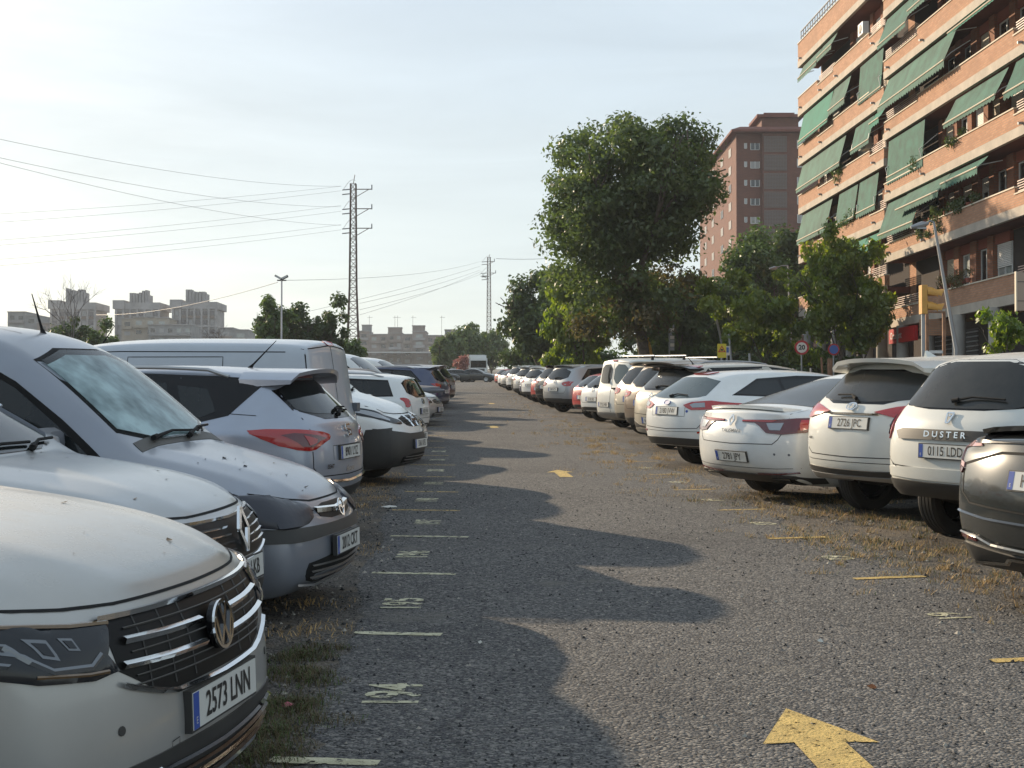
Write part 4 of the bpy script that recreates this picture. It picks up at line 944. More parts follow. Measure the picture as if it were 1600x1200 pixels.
def build_ford():
    c = Car('parked_car', P_WHITE, L=4.86, Wd=1.85, H=1.48, clr=.22, belt=.93, beltr=1.04, hl=.76, hc=.98, xc=1.25, xw=2.1, wr=.56, rt=.50, rw=.34, wheels=(.95, 1.02), tw=.87, tb=.18, wrr=.52)
    c.patch('rear_window', M_GLASS2, 'R', sym([(.30, 1.05), (.62, 1.08), (.60, 1.14), (.50, 1.36)]), off=.005, rnd=1)
    c.wiper('R', [(.0, 1.07), (-.1, 1.10), (-.34, 1.085)], off=.02)
    c.patch('brake_light', M_RED, 'R', sym([(.2, 1.425), (.18, 1.395)]), off=.02)
    c.patch('tail_light', M_RED, 'R', [(.36, .955), (.50, 1.0), (.74, 1.02), (.93, .965), (.88, .90), (.52, .885), (.42, .92)], off=.012, mirror=True, step=.04, depth=.02)
    c.patch('reversing_light', M_CLEAR, 'R', [(.48, .96), (.56, .985), (.70, .99), (.72, .93), (.54, .92)], off=.017, mirror=True, step=.04)
    badge(c, 'R', 0, .985, 'ford', .15, off=.012); c.plate('R', 0, .865, '2180 JVW', off=.006)
    c.lines('tailgate_gap', M_SEAM, [('R', [(0, .60), (.62, .62), (.72, .72), (.74, .89)], .009), ('R', [(.4, .93), (.4, .79), (-.4, .79), (-.4, .93)], .006, False), ('R', [(.9, .60), (.6, .57), (0, .56)], .006)])
    c.patch('bumper_skirt', M_PLAS, 'R', sym([(.80, .46), (.89, .44), (.86, .28), (.3, .25), (.3, .47)]), off=.01, rnd=1, step=.06)
    c.patch('reflector', M_RED, 'R', [(.62, .57), (.84, .60), (.84, .575), (.62, .545)], off=.01, mirror=True)
    c.patch('sticker', M_PBLUE, 'R', [(-.44 + .02 * cos(a), .865 + .02 * sin(a)) for a in [i * pi / 5 for i in range(10)]], off=.006)
    side_win(c, c.F, .98, 1.10, 1.37, c.F - 1.4, c.F - 2.2, -1.35, -1.95, (.15, -.95))
    doors(c, [(.85, .0), (-.15, .0), (-1.2, .2)], .98, .30); c.handle(0, .88); c.handle(-1.0, .90)
    wind_glass(c, 1.0, 1.38, .66, .52); simple_front(c, .76, plate='2180 JVW', kind='ford')
    c.wheels('five'); c.mirror_pair(1.0, 1.02)
    return c
def build_picasso():
    c = Car('parked_car', P_CHAMP, L=4.6, Wd=1.83, H=1.60, clr=.2, belt=.98, beltr=1.06, hl=.80, hc=1.08, xc=.9, xw=1.9, wr=.60, rt=.45, rw=.34, wheels=(.95, .8), tw=.87, tb=.18)
    c.patch('roof_band', M_GLOSSB, 'S', [(1.5, 1.03), (.55, 1.44), (-.3, 1.53), (-1.6, 1.50), (-1.80, 1.35), (-1.9, 1.12), (0, 1.03)], off=.003, mirror=True, step=.09)
    for p in ([(.95, 1.08), (.5, 1.38), (.0, 1.46), (-.05, 1.06)], [(-.13, 1.06), (-.1, 1.46), (-.9, 1.45), (-.95, 1.08)], [(-1.03, 1.08), (-1.0, 1.45), (-1.5, 1.42), (-1.7, 1.14)]):
        c.patch('window', M_GLASS, 'S', p, off=.006, rnd=1, mirror=True, depth=.006)
    rear_glass(c, 1.13, 1.46, .66, .56, m=M_GLASSD); c.spoiler(-1.70, -2.12, .58, .03, M_GLOSSB)
    c.patch('brake_light', M_RED, 'R', sym([(.5, 1.515), (.5, 1.49)]), off=.03)
    c.patch('tail_light', M_RED, 'R', [(.66, 1.10), (.84, 1.12), (.90, .90), (.80, .86), (.72, .95)], off=.012, rnd=1, mirror=True, step=.04)
    badge(c, 'R', 0, 1.0, 'citroen', .15, off=.014); c.plate('R', 0, .56, '6648 GMT', off=.012)
    c.patch('bumper_skirt', M_PLAS, 'R', sym([(.86, .60), (.88, .52), (.84, .28), (.3, .26), (.3, .44)]), off=.01, rnd=1, step=.06)
    c.patch('bumper_band', P_CHAMP, 'R', sym([(.86, .42), (.84, .34)]), off=.016, rnd=1, step=.06)
    c.lines('tailgate_gap', M_SEAM, [('R', [(0, .66), (.66, .68), (.72, .86)], .009)])
    wind_glass(c, 1.08, 1.50, .70, .56); simple_front(c, .80, plate='6648 GMT', kind='citroen')
    doors(c, [(.95, .0), (-.1, .0), (-1.2, .2)], 1.0, .30); c.wheels('five'); c.mirror_pair(1.1, 1.1); c.antenna(-1.5, 0, .2, -.8)
    return c
def build_berlingo():
    c = Car('parked_van', P_CREAM, L=4.4, Wd=1.82, H=1.83, clr=.2, belt=1.02, hl=.90, hc=1.15, xc=.9, xw=1.6, wr=.68, wrr=.68, rt=.13, rw=.32, wheels=(.88, .78), roofdrop=.03, crown=.06, tw=.90, tb=.08)
    for s_ in (1, -1):
        c.patch('rear_window', M_GLASSD if s_ > 0 else M_GLASS2, 'R', [(.05 * s_, 1.16), (.58 * s_, 1.16), (.62 * s_, 1.3), (.58 * s_, 1.64), (.05 * s_, 1.66)], off=.006, rnd=1)
    c.wiper('R', [(.12, 1.18), (.2, 1.35), (.16, 1.58)]); c.patch('brake_light', M_RED, 'R', sym([(.1, 1.76), (.1, 1.73)]), off=.012)
    c.lines('tailgate_gap', M_SEAM, [('R', [(0, .42), (0, 1.70)], .012, False), ('R', [(.74, .44), (.76, 1.0), (.68, 1.68), (0, 1.72)], .011)])
    c.patch('tail_light', M_RED, 'R', [(.80, 1.15), (.88, 1.15), (.89, .72), (.80, .70)], off=.01, rnd=1, mirror=True, step=.05)
    c.plate('R', .3, .62, '7712 HBV', off=.012); c.patch('bumper', M_SILV, 'R', sym([(.88, .44), (.85, .25)]), off=.03, rnd=1)
    b = MB(); h, n = c.ray('R', -.1, 1.04); b.box((h.x - .04, -.2, 1.02), (h.x + .01, -.06, 1.06), M_SEAM); b.build('door_handle', c.root)
    side_win(c, c.F, 1.14, 1.14, 1.55, c.F - 1.15, c.F - 1.7, -1.75, -1.8, (.55, -.35), topr=1.53)
    c.lines('panel_gap', M_SEAM, [('S', [(-.3, .3), (-.3, 1.62)], .008), ('S', [(.6, .3), (.6, 1.62), (-1.2, 1.62)], .008)])
    for x in (-1.45, -.55, .35):
        b = MB(); p, _ = c.ray('T', x, .6); b.tube([(x, -.72, p.z + .10), (x, .72, p.z + .10)], .018, M_SILV, 8)
        for y in (-.62, .62): b.box((x - .03, y - .02, p.z - .02), (x + .03, y + .02, p.z + .09), M_SEAM)
        b.build('roof_bar', c.root)
    wind_glass(c, 1.15, 1.66, .74, .62); simple_front(c, .9, plate='7712 HBV', kind='citroen'); c.wheels('steel', w=.18); c.mirror_pair(1.0, 1.15, M_PLAS, 1.2)
    return c
def build_generic(kind, pm, roof=None):
    if kind == 'hatch':
        c = Car('parked_car', pm, L=4.0, Wd=1.74, H=1.43, clr=.19, belt=.88, beltr=.96, hl=.73, hc=.95, xc=1.0, xw=1.8, wr=.54, rt=.44, rw=.31, wheels=(.8, .72))
        side_win(c, c.F, .93, 1.02, 1.33, c.F - 1.15, c.F - 1.9, -1.15, -1.5, (.15, -.7)); wind_glass(c, .97, 1.34, .64, .50)
        simple_rear(c, (1.0, 1.30, .56, .48), [(.66, 1.0), (.83, 1.02), (.86, .84), (.74, .78), (.64, .82)], .66, '5120 JRS', 'generic', .93)
        simple_front(c, .73, plate='5120 JRS', pz=.42); c.mirror_pair(.85, .98); c.wheels('seven', w=.19); doors(c, [(.85, 0), (-.1, 0), (-1.0, .1)], .93, .30)
    elif kind == 'suv':
        c = Car('parked_car', pm, **SUVK)
        side_win(c, c.F, 1.02, 1.10, 1.49, c.F - 1.25, c.F - 1.9, -1.3, -1.7, (.2, -.7)); wind_glass(c, 1.09, 1.50, .69, .55)
        simple_rear(c, (1.12, 1.44, .60, .52), [(.42, 1.02), (.86, 1.06), (.90, .96), (.80, .88), (.5, .90)], .78, '1947 KTX', 'generic', 1.04, lowz=.48)
        simple_front(c, .90, plate='1947 KTX', pz=.5); c.rails(.6, -1.4, .58, M_SILV); c.mirror_pair(.95, 1.08); c.wheels('five'); doors(c, [(.9, 0), (-.1, 0), (-1.1, .1)], 1.0, .36)
        c.spoiler(-1.55, -2.0, .56, .03)
    elif kind == 'estate':
        c = Car('parked_car', pm, L=4.1, Wd=1.72, H=1.46, clr=.2, belt=.90, beltr=.96, hl=.76, hc=.98, xc=1.0, xw=1.7, wr=.57, wrr=.57, rt=.22, rw=.31, wheels=(.8, .72))
        side_win(c, c.F, .95, 1.0, 1.35, c.F - 1.15, c.F - 1.8, -1.6, -1.75, (.25, -.6)); wind_glass(c, .99, 1.37, .64, .52)
        simple_rear(c, (1.0, 1.34, .58, .53), [(.70, .98), (.83, .97), (.85, .86), (.80, .78), (.66, .80), (.64, .92)], .70, '6033 FGB', 'vw', .90)
        simple_front(c, .76, plate='6033 FGB', pz=.42, kind='vw'); c.rails(.5, -1.5, .54, M_SILV); c.mirror_pair(.85, 1.0); c.wheels('seven', w=.19); doors(c, [(.85, 0), (-.1, 0), (-1.0, .1)], .93, .30)
    elif kind == 'van':
        c = Car('parked_van', pm, L=5.2, Wd=1.95, H=1.98, clr=.2, belt=1.1, hl=.98, hc=1.28, xc=.8, xw=1.6, wr=.76, wrr=.78, rt=.08, rw=.34, wheels=(.95, .95), roofdrop=.02, crown=.06)
        side_win(c, c.F, 1.15, 1.15, 1.68, c.F - 1.0, c.F - 1.65, c.F - 2.3, c.F - 2.32); wind_glass(c, 1.28, 1.82, .80, .68)
        simple_rear(c, (1.2, 1.75, .66, .64), [(.86, 1.2), (.93, 1.2), (.94, .8), (.86, .8)], .65, '9038 GKM', 'generic', None)
        simple_front(c, .98, plate='9038 GKM', pz=.5); c.mirror_pair(c.F - 1.2, 1.25, M_PLAS, 1.4); c.wheels('steel'); doors(c, [(c.F - 1.1, 0), (c.F - 2.4, 0)], 1.1, .3)
    elif kind == 'sedan':
        c = Car('parked_car', pm, L=4.5, Wd=1.78, H=1.43, clr=.18, belt=.90, beltr=.96, hl=.72, hc=.96, xc=1.15, xw=2.0, wr=.54, deck=(1.02, .45), xb=-.95, rw=.32, wheels=(.9, .95), wrr=.50)
        side_win(c, c.F, .94, 1.0, 1.33, c.F - 1.3, c.F - 2.1, -1.05, -1.6, (.1, -.8)); wind_glass(c, .98, 1.34, .64, .50)
        c.patch('rear_window', M_GLASS, 'T', symt([(-.98, .48), (-1.3, .56), (-1.72, .62), (-1.78, .56)]), off=.004, rnd=1)
        c.patch('tail_light', M_RED, 'R', [(.5, .90), (.82, .94), (.86, .82), (.56, .78)], off=.01, rnd=1, mirror=True)
        c.plate('R', 0, .70, '2266 HMC'); simple_front(c, .72, plate='2266 HMC', pz=.42); c.mirror_pair(.9, 1.0); c.wheels('seven', w=.19); doors(c, [(.85, 0), (-.15, 0), (-1.1, .15)], .95, .30)
    return c
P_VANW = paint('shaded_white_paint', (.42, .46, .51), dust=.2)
M_SILV = mat('satin_silver', (.42, .43, .44), rough=.35, metal=.7, dust=.3)
M_GREYP = mat('grey_plastic', (.10, .11, .13), rough=.45, dust=.3)
M_GREYG = mat('dark_gloss', (.02, .021, .02), rough=.12, coat=.8)
M_CHROMED = mat('dark_chrome', (.28, .27, .25), rough=.2, metal=1.)
M_CLEARD = mat('lamp_strip_clear', (.16, .17, .18), rough=.2, metal=.5, coat=.5); M_AMBERD = mat('lamp_strip_amber', (.16, .10, .05), rough=.2, coat=.5)
M_PINK = mat('tail_pale', (.55, .28, .26), rough=.12, coat=1.)
M_GLASS2 = mat('clear_car_glass', (.03, .05, .05), rough=.04, spec=1., dust=.15, dustcol=(.3, .3, .28))

# ---- the left row: noses (or tails) towards the lane, nearest first
cars = {}
GL, GR = 'cars parked in the left row', 'cars parked in the right row'
HL = -10
def put(name, c, x, y, hd, anchor, label, cat='car', group=None, z=0):
    place(c.root, x, y, hd, anchor, c.L, label, cat, group, z); cars[name] = c; return c
put('vw', build_vw(), -.85, 4.40, -10, 'nose', 'nearest car, dusty pale silver with chrome barred grille, round badge and plate 2573 LNN', group=GL)
put('kadjar', build_kadjar(), -1.24, 6.95, -6, 'nose', 'silver car with amber tinted headlight between the chrome barred car and the blue silver van', group=GL)
put('combo', build_combo(), -.97, 8.85, -9, 'nose', 'blue silver small van with grey film on its headlights and a foil sunshade', 'van', GL)
put('arona', build_arona(), -1.42, 12.4, 168, 'tail', 'pale blue silver car parked tail out with dark roof band and red tail light', group=GL)
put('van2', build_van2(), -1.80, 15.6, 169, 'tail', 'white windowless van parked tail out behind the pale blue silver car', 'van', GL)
put('nv', build_nv(), -1.18, 18.4, -12, 'nose', 'white van with big unpainted black bumper and slanted headlights', 'van', GL)
put('tesla', build_tesla(), 3.10, 8.15, 27, 'tail', 'dark grey metallic car with pale C shaped tail lights, nearest of the right row', group=GR)
put('duster', build_duster(), 3.54, 11.5, 31, 'tail', 'white car with the word DUSTER on its black tailgate strip', group=GR)
put('rav', build_rav(), 3.28, 13.7, 30, 'tail', 'off white car with oval badge and plate 2726 JPC', group=GR)
put('talisman', build_talisman(), 2.48, 15.8, 30, 'tail', 'white saloon with wide thin tail lights, diamond badge and plate 2781 JPY', group=GR)
put('ford', build_ford(), 2.32, 21.0, 30, 'tail', 'white estate car with long red and clear tail lights beyond the white saloon', group=GR)
put('picasso', build_picasso(), 2.50, 25.2, 30, 'tail', 'champagne people carrier with glossy black roof band and chevron badge', group=GR)

# leaf bits and grit fallen on the nearest bonnets
gb = random.Random(5); b = MB(); M_BIT = mat('leaf_bit', (.05, .035, .02), rough=.9)
for nm, n, xr, yr in (('vw', 26, (.7, 2.1), .75), ('kadjar', 26, (.8, 2.1), .7), ('combo', 22, (1.1, 2.0), .6)):
    c = cars[nm]; M = c.root.matrix_world
    for _ in range(n):
        p, q = c.ray('T', gb.uniform(*xr), gb.uniform(-yr, yr))
        if p is None: continue
        s_ = .003 + .014 * gb.random() ** 3; a = gb.uniform(0, 6.3)
        b.add([M @ (p + Vector((cos(a + k * 1.6) * s_ * (1.8 if k % 2 else .8), sin(a + k * 1.6) * s_ * (1.8 if k % 2 else .8), .003 + (k == 1) * s_ * .4))) for k in range(4)], [(0, 1, 2, 3)], M_BIT)
o = b.build('leaf_bits'); tag(o, kind='stuff')
# ------------------------------------------------------------------ ground
def ground_mat(name, dark, light, stone, seed=0., patch=None, bumpk=1.):
    m = bpy.data.materials.new(name); m.use_nodes = True; t = m.node_tree; b = t.nodes['Principled BSDF']; L = t.links.new
    b.inputs['Roughness'].default_value = .9; b.inputs['Specular IOR Level'].default_value = .25
    tc = N(t, 'ShaderNodeTexCoord'); mp = N(t, 'ShaderNodeMapping'); mp.inputs['Location'].default_value = (seed, seed, 0); L(tc.outputs['Object'], mp.inputs[0])
    v = mp.outputs[0]
    def noise(s, d=5, r=.6):
        n = N(t, 'ShaderNodeTexNoise'); n.inputs['Scale'].default_value = s; n.inputs['Detail'].default_value = d; n.inputs['Roughness'].default_value = r; L(v, n.inputs['Vector']); return n.outputs[0]
    def rng(x, a, b_, c=0., d=1.):
        r = N(t, 'ShaderNodeMapRange'); r.inputs[1].default_value = a; r.inputs[2].default_value = b_; r.inputs[3].default_value = c; r.inputs[4].default_value = d; L(x, r.inputs[0]); return r.outputs[0]
    def mix(f, a, b_):
        x = N(t, 'ShaderNodeMix', data_type='RGBA'); 
        for k, q in (('A', a), ('B', b_)):
            if isinstance(q, tuple): x.inputs[k].default_value = (*q, 1)
            else: L(q, x.inputs[k])
        L(f, x.inputs['Factor']); return x.outputs['Result']
    vo = N(t, 'ShaderNodeTexVoronoi'); vo.inputs['Scale'].default_value = 66; L(v, vo.inputs['Vector'])
    vo2 = N(t, 'ShaderNodeTexVoronoi'); vo2.inputs['Scale'].default_value = 140; L(v, vo2.inputs['Vector'])
    sp = N(t, 'ShaderNodeSeparateColor'); L(vo.outputs['Color'], sp.inputs[0])
    sp2 = N(t, 'ShaderNodeSeparateColor'); L(vo2.outputs['Color'], sp2.inputs[0])
    base = mix(rng(noise(.55, 6, .65), .35, .68), dark, light)
    base = mix(rng(noise(5, 6, .7), .3, .75, 0, .55), base, tuple(c * .62 for c in dark))
    c1 = mix(rng(sp.outputs[0], .55, .98, 0, .8), base, stone)              # pale chips
    c1 = mix(rng(sp.outputs[1], .60, .88, 0, .9), c1, tuple(c * .3 for c in dark))   # dark pits
    c1 = mix(rng(sp2.outputs[2], .5, 1., 0, .5), c1, stone)
    if patch: c1 = mix(rng(noise(patch[0], 7, .65), patch[1], patch[1] + .08, 0, .85), c1, patch[2])
    crk = N(t, 'ShaderNodeTexVoronoi', feature='DISTANCE_TO_EDGE'); crk.inputs['Scale'].default_value = .42; wn = N(t, 'ShaderNodeMix', data_type='RGBA'); wn.inputs['Factor'].default_value = .22
    nn = N(t, 'ShaderNodeTexNoise'); nn.inputs['Scale'].default_value = 1.6; nn.inputs['Detail'].default_value = 8; L(v, nn.inputs['Vector']); L(v, wn.inputs['A']); L(nn.outputs['Color'], wn.inputs['B']); L(wn.outputs['Result'], crk.inputs['Vector'])
    c1 = mix(rng(crk.outputs['Distance'], .0, .005, .4 if not patch[0] > 1 else 0, 0), c1, tuple(c * .3 for c in dark))
    c1 = mix(rng(noise(.23, 4, .6), .52, .66, 0, .35), c1, tuple(c * .55 for c in dark))      # oil and tar darkened zones
    c1 = mix(rng(noise(2.7, 8, .8), .60, .72, 0, .4), c1, tuple(c * .8 for c in stone))
    L(c1, b.inputs['Base Color'])
    ad = N(t, 'ShaderNodeMath', operation='ADD'); mu = N(t, 'ShaderNodeMath', operation='MULTIPLY'); mu.inputs[1].default_value = 2.2
    mm = N(t, 'ShaderNodeMath', operation='MULTIPLY'); mm.inputs[1].default_value = -1.6; L(vo.outputs['Distance'], mm.inputs[0])
    L(noise(14, 4), mu.inputs[0]); L(mm.outputs[0], ad.inputs[0]); L(mu.outputs[0], ad.inputs[1])
    ad2 = N(t, 'ShaderNodeMath', operation='ADD'); L(ad.outputs[0], ad2.inputs[0]); L(sp2.outputs[0], ad2.inputs[1])
    k = N(t, 'ShaderNodeBump'); k.inputs['Strength'].default_value = .75 * bumpk; k.inputs['Distance'].default_value = .010; L(ad2.outputs[0], k.inputs['Height']); L(k.outputs[0], b.inputs['Normal'])
    return m
M_ASPH = ground_mat('worn_asphalt', (.066, .066, .070), (.120, .116, .113), (.30, .28, .25), patch=(.8, .60, (.16, .148, .13)))
M_GRAV = ground_mat('gravel_dirt', (.085, .078, .072), (.16, .14, .12), (.27, .24, .20), seed=9., patch=(1.1, .52, (.19, .155, .115)), bumpk=1.3)
def sheet(name, m, pts, z, kind='structure'):
    b = MB(); b.add([(x, y, z) for x, y in pts], [tuple(range(len(pts)))], m)
    o = b.build(name); o.matrix_world = TILT; tag(o, kind=kind); return o
sheet('ground', M_GRAV, [(-900, -30), (900, -30), (900, 1800), (-900, 1800)], 0)
rg = random.Random(3)
LE = [(-4, -.35), (3, -.62), (6, -.78), (9, -.98), (13.5, -1.22), (25, -1.75), (60, -3.3), (150, -7.4)]
RE = [(-4, 3.4), (3, 3.2), (8, 3.0), (15, 2.7), (25, 2.35), (60, .95), (150, -3.2)]
def along(tab, y):
    for (a, xa), (b, xb) in zip(tab, tab[1:]):
        if y <= b: return lerp(xa, xb, (y - a) / (b - a))
    return tab[-1][1]
ys = [-4 + .12 * i for i in range(200)] + [20 + .6 * i for i in range(60)] + [56 + 4 * i for i in range(24)]
lf = [(along(LE, y) + rg.gauss(0, .018) + .05 * sin(y * 1.7) , y) for y in ys]; rt_ = [(along(RE, y) + rg.gauss(0, .03) + .16 * sin(y * .8) + .08 * sin(y * 2.3), y) for y in ys]
b = MB(); K = len(ys); vs = [(x, y, .006) for x, y in lf] + [(x, y, .006) for x, y in rt_] + [(x - .02, y, -.002) for x, y in lf] + [(x + .03, y, -.002) for x, y in rt_]
b.add(vs, [(i, K + i, K + i + 1, i + 1) for i in range(K - 1)] + [(2 * K + i, i, i + 1, 2 * K + i + 1) for i in range(K - 1)] + [(K + i, 3 * K + i, 3 * K + i + 1, K + i + 1) for i in range(K - 1)], M_ASPH)
o = b.build('lane'); o.matrix_world = TILT; tag(o, kind='structure')
sheet('street', mat('street_asphalt', (.05, .05, .05), rough=.9, var=.2, vscale=2), [(9.5, 20), (16.5, 20), (14.5, 170), (7.5, 170)], .01)
sheet('pavement', mat('paving', (.22, .20, .18), rough=.9, var=.15, vscale=3), [(16.5, 20), (30, 20), (28, 130), (14.9, 130)], .12)
# worn yellow paint
m = mat('worn_yellow_paint', (.50, .345, .105), rough=.75, var=.18, vscale=9, bump=.5, bscale=70)
t = m.node_tree; tcn = N(t, 'ShaderNodeTexCoord'); n1 = N(t, 'ShaderNodeTexNoise'); n1.inputs['Scale'].default_value = 22; n1.inputs['Detail'].default_value = 8; n1.inputs['Roughness'].default_value = .75
r1 = N(t, 'ShaderNodeMapRange'); r1.inputs[1].default_value = .455; r1.inputs[2].default_value = .50
t.links.new(tcn.outputs['Object'], n1.inputs['Vector']); t.links.new(n1.outputs[0], r1.inputs[0]); t.links.new(r1.outputs[0], t.nodes['Principled BSDF'].inputs['Alpha'])
M_YEL = m
m2 = m.copy(); m2.name = 'solid_yellow_paint'; m2.node_tree.nodes[r1.name].inputs[1].default_value = .385; m2.node_tree.nodes[r1.name].inputs[2].default_value = .43; M_YEL2 = m2
M_YEL3 = M_YEL2.copy(); M_YEL3.name = 'pale_worn_paint'
for nd in M_YEL3.node_tree.nodes:
    if nd.type == 'MIX': nd.inputs['A'].default_value = (.40, .37, .23, 1); nd.inputs['B'].default_value = (.62, .58, .40, 1)
if 1: M_YEL3.node_tree.nodes[r1.name].inputs[1].default_value = .42; M_YEL3.node_tree.nodes[r1.name].inputs[2].default_value = .47
def mark(name, mt, polys, z=.010):
    b = MB()
    for P in polys: b.add([(x, y, z) for x, y in P], [tuple(range(len(P)))], mt)
    o = b.build(name); o.matrix_world = TILT; tag(o, kind='structure'); return o
def bar_pts(x, y, ang, ln, w, jag=.006):
    c, s = cos(radians(ang)), sin(radians(ang)); K = 8; up = []; dn = []
    for i in range(K + 1):
        u = ln * i / K; up.append((x + u * c - s * (w / 2 + rg.uniform(-jag, jag)), y + u * s + c * (w / 2 + rg.uniform(-jag, jag))))
        dn.append((x + u * c + s * (w / 2 + rg.uniform(-jag, jag)), y + u * s - c * (w / 2 + rg.uniform(-jag, jag))))
    return dn + up[::-1]
LM = [(5.35, -.92, .42), (7.92, -.89, .50), (10.25, -1.02, .62), (12.5, -1.08, .70), (14.8, -1.26, .72), (17.0, -1.30, .66)] + [(17.0 + 2.35 * i, -1.35 - .045 * 2.35 * i, .6 + .1 * sin(i)) for i in range(1, 18)]
for y, x, ln in LM: mark('bay_line', M_YEL3 if y < 13 else M_YEL, [bar_pts(x, y, -7, ln, .085)])
RM = [(7.15, 2.44), (9.95, 2.42), (12.3, 2.24), (14.75, 2.16), (17.2, 1.98), (19.7, 1.92), (22.4, 1.80), (25.2, 1.63)] + [(25.2 + 2.45 * i, 1.63 - .047 * 2.45 * i) for i in range(1, 14)]
for y, x in RM: mark('bay_line', M_YEL2 if y < 13 else M_YEL, [bar_pts(x, y, 13, .55, .085)])
def number(txt, x, y, rot, size):
    vs, fs = text_geo(txt, size, bold=size * .02, squash=.85)
    b = MB(); M = Matrix.Translation((x, y, .010)) @ Matrix.Rotation(radians(rot), 4, 'Z'); b.add(vs, fs, M_YEL3, M)
    o = b.build('bay_number'); o.matrix_world = TILT; tag(o, kind='structure')
for i, (y, x) in enumerate([(6.42, -.53), (8.9, -.68), (11.25, -.78), (13.6, -.80), (15.9, -.95), (18.2, -1.0), (20.5, -1.1), (22.9, -1.2), (25.2, -1.3)]): number(str(194 + i), x, y, 90, .35)
for i, (y, x) in enumerate([(8.45, 2.62), (11.05, 2.55), (13.5, 2.40), (15.9, 2.25), (18.4, 2.15), (21.0, 2.0)]): number(str(61 + i), x, y, -78, .30)
def arrow(x, y, s, ang=0, ln=1.6):
    P = [(0, 0), (-.235, -.57), (-.105, -.555), (-.115, -ln), (.105, -ln), (.10, -.555), (.235, -.57)]
    c, sn = cos(radians(ang)), sin(radians(ang))
    tri = [P[0], P[1], P[6]]; st = [P[2], P[3], P[4], P[5]]
    f = lambda q: [(x + s * (u * c - v * sn), y + s * (u * sn + v * c)) for u, v in q]
    mark('direction_arrow', M_YEL2, [f([P[0], P[1], P[2], P[3], P[4], P[5], P[6]])])
arrow(1.20, 6.15, 1.0, 3); arrow(.66, 20.6, .85, 4); arrow(-.5, 36.5, .9, 3); arrow(-.9, 60, 1.0, 3)
# loose chippings on the asphalt
b = MB(); chip = [mat('chip_dark', (.018, .018, .018), rough=.9), mat('chip_grey', (.14, .13, .12), rough=.9), mat('chip_pale', (.34, .31, .26), rough=.9)]
def chips(n, xr, yr, smin, smax, w=(5, 3, 1)):
    for _ in range(n):
        x, y = rg.uniform(*xr), yr[0] + (yr[1] - yr[0]) * rg.random() ** 1.5; s = smin + (smax - smin) * rg.random() ** 3; a = rg.uniform(0, 6.3)
        q = [(cos(a + k * 1.57) * s * rg.uniform(.7, 1.2), sin(a + k * 1.57) * s * rg.uniform(.7, 1.2)) for k in range(4)]
        b.add([(x + u, y + v, .004) for u, v in q] + [(x, y, .006 + s * rg.uniform(.5, .9))], [(0, 1, 4), (1, 2, 4), (2, 3, 4), (3, 0, 4)], rg.choices(chip, w)[0])
chips(9000, (-1.6, 3.6), (4.2, 18), .004, .016); chips(2600, (2.4, 6.5), (6, 20), .006, .026, (2, 4, 3)); chips(1800, (-2.6, -.9), (4.6, 18), .006, .024, (2, 4, 2))
o = b.build('loose_chippings'); o.matrix_world = TILT; tag(o, kind='stuff')
# dry grass and weeds
def grass(name, spots, mats, hmin=.02, hmax=.07, seed=1):
    r = random.Random(seed); b = MB()
    for (cx, cy, rx, ry, n, gw) in spots:
        for _ in range(n):
            a = r.uniform(0, 6.283); q = r.random() ** .7; x = cx + cos(a) * q * rx; y = cy + sin(a) * q * ry
            h = r.uniform(hmin, hmax) * (1.2 - q * .6); d = r.uniform(0, 6.283); l = r.uniform(.3, 2.2) * h; w = r.uniform(.0010, .0026)
            dx, dy = cos(d), sin(d)
            m_ = mats[0] if r.random() > gw else mats[1]
            u, v = x + dx * l * .42, y + dy * l * .42; b.add([(x - dy * w, y + dx * w, 0), (x + dy * w, y - dx * w, 0), (u + dy * w * .7, v - dx * w * .7, h * .75), (u - dy * w * .7, v + dx * w * .7, h * .75), (x + dx * l, y + dy * l, h * r.uniform(.6, 1.1))], [(0, 1, 2, 3), (3, 2, 4)], m_)
    o = b.build(name); o.matrix_world = TILT; tag(o, kind='stuff'); return o
M_STRAW = mat('straw', (.55, .36, .15), rough=.9, var=.3, vscale=30); M_WEED = mat('weed_green', (.075, .11, .025), rough=.8, var=.3, vscale=30); M_STRAWD = mat('old_grass', (.10, .075, .035), rough=.9, var=.4, vscale=20)
sp = []
for _ in range(26): 
    y = rg.uniform(5.2, 7.6); sp.append((-.96 - .05 * (y - 5) + rg.gauss(0, .10), y, rg.uniform(.08, .22), rg.uniform(.08, .25), 260, .3))
grass('dry_grass', sp, (M_STRAWD, M_WEED), .015, .05, 2)
sp = []
for (x, y, rx, ry, n, gw) in [(3.25, 14.6, .5, .5, 1500, .35), (3.55, 13.0, .55, .5, 1700, .5), (3.0, 12.6, .5, .35, 900, .2), (3.35, 11.4, .5, .35, 1300, .35), (3.0, 10.9, .35, .25, 700, .3), (3.3, 10.35, .45, .3, 1500, .25),
                              (2.85, 11.9, .4, .3, 700, .15), (3.4, 9.3, .5, .35, 500, .05), (3.6, 8.2, .5, .4, 500, .05), (2.7, 14.2, .5, .4, 800, .1), (2.5, 16.6, .6, .5, 1100, .35), (3.4, 16.4, .8, .5, 1300, .3), (2.1, 19.3, .5, .8, 1100, .1), (2.4, 20.6, .6, .6, 1200, .1),
                              (1.95, 23.2, .5, .8, 1600, .05), (1.75, 26.2, .5, 1.2, 2200, .05), (1.55, 29., .4, 1.5, 1800, .05), (1.3, 33., .5, 2., 1600, .05), (1.1, 38., .4, 2.5, 1300, .1), (.7, 47., .4, 3.5, 1100, .1), (.1, 62., .4, 6, 900, .1)]:
    sp += [(x + rg.gauss(0, rx * .85), y + rg.gauss(0, ry * 1.1), rx * rg.uniform(.08, .5), ry * rg.uniform(.08, .5), n // 30, gw) for _ in range(20)]
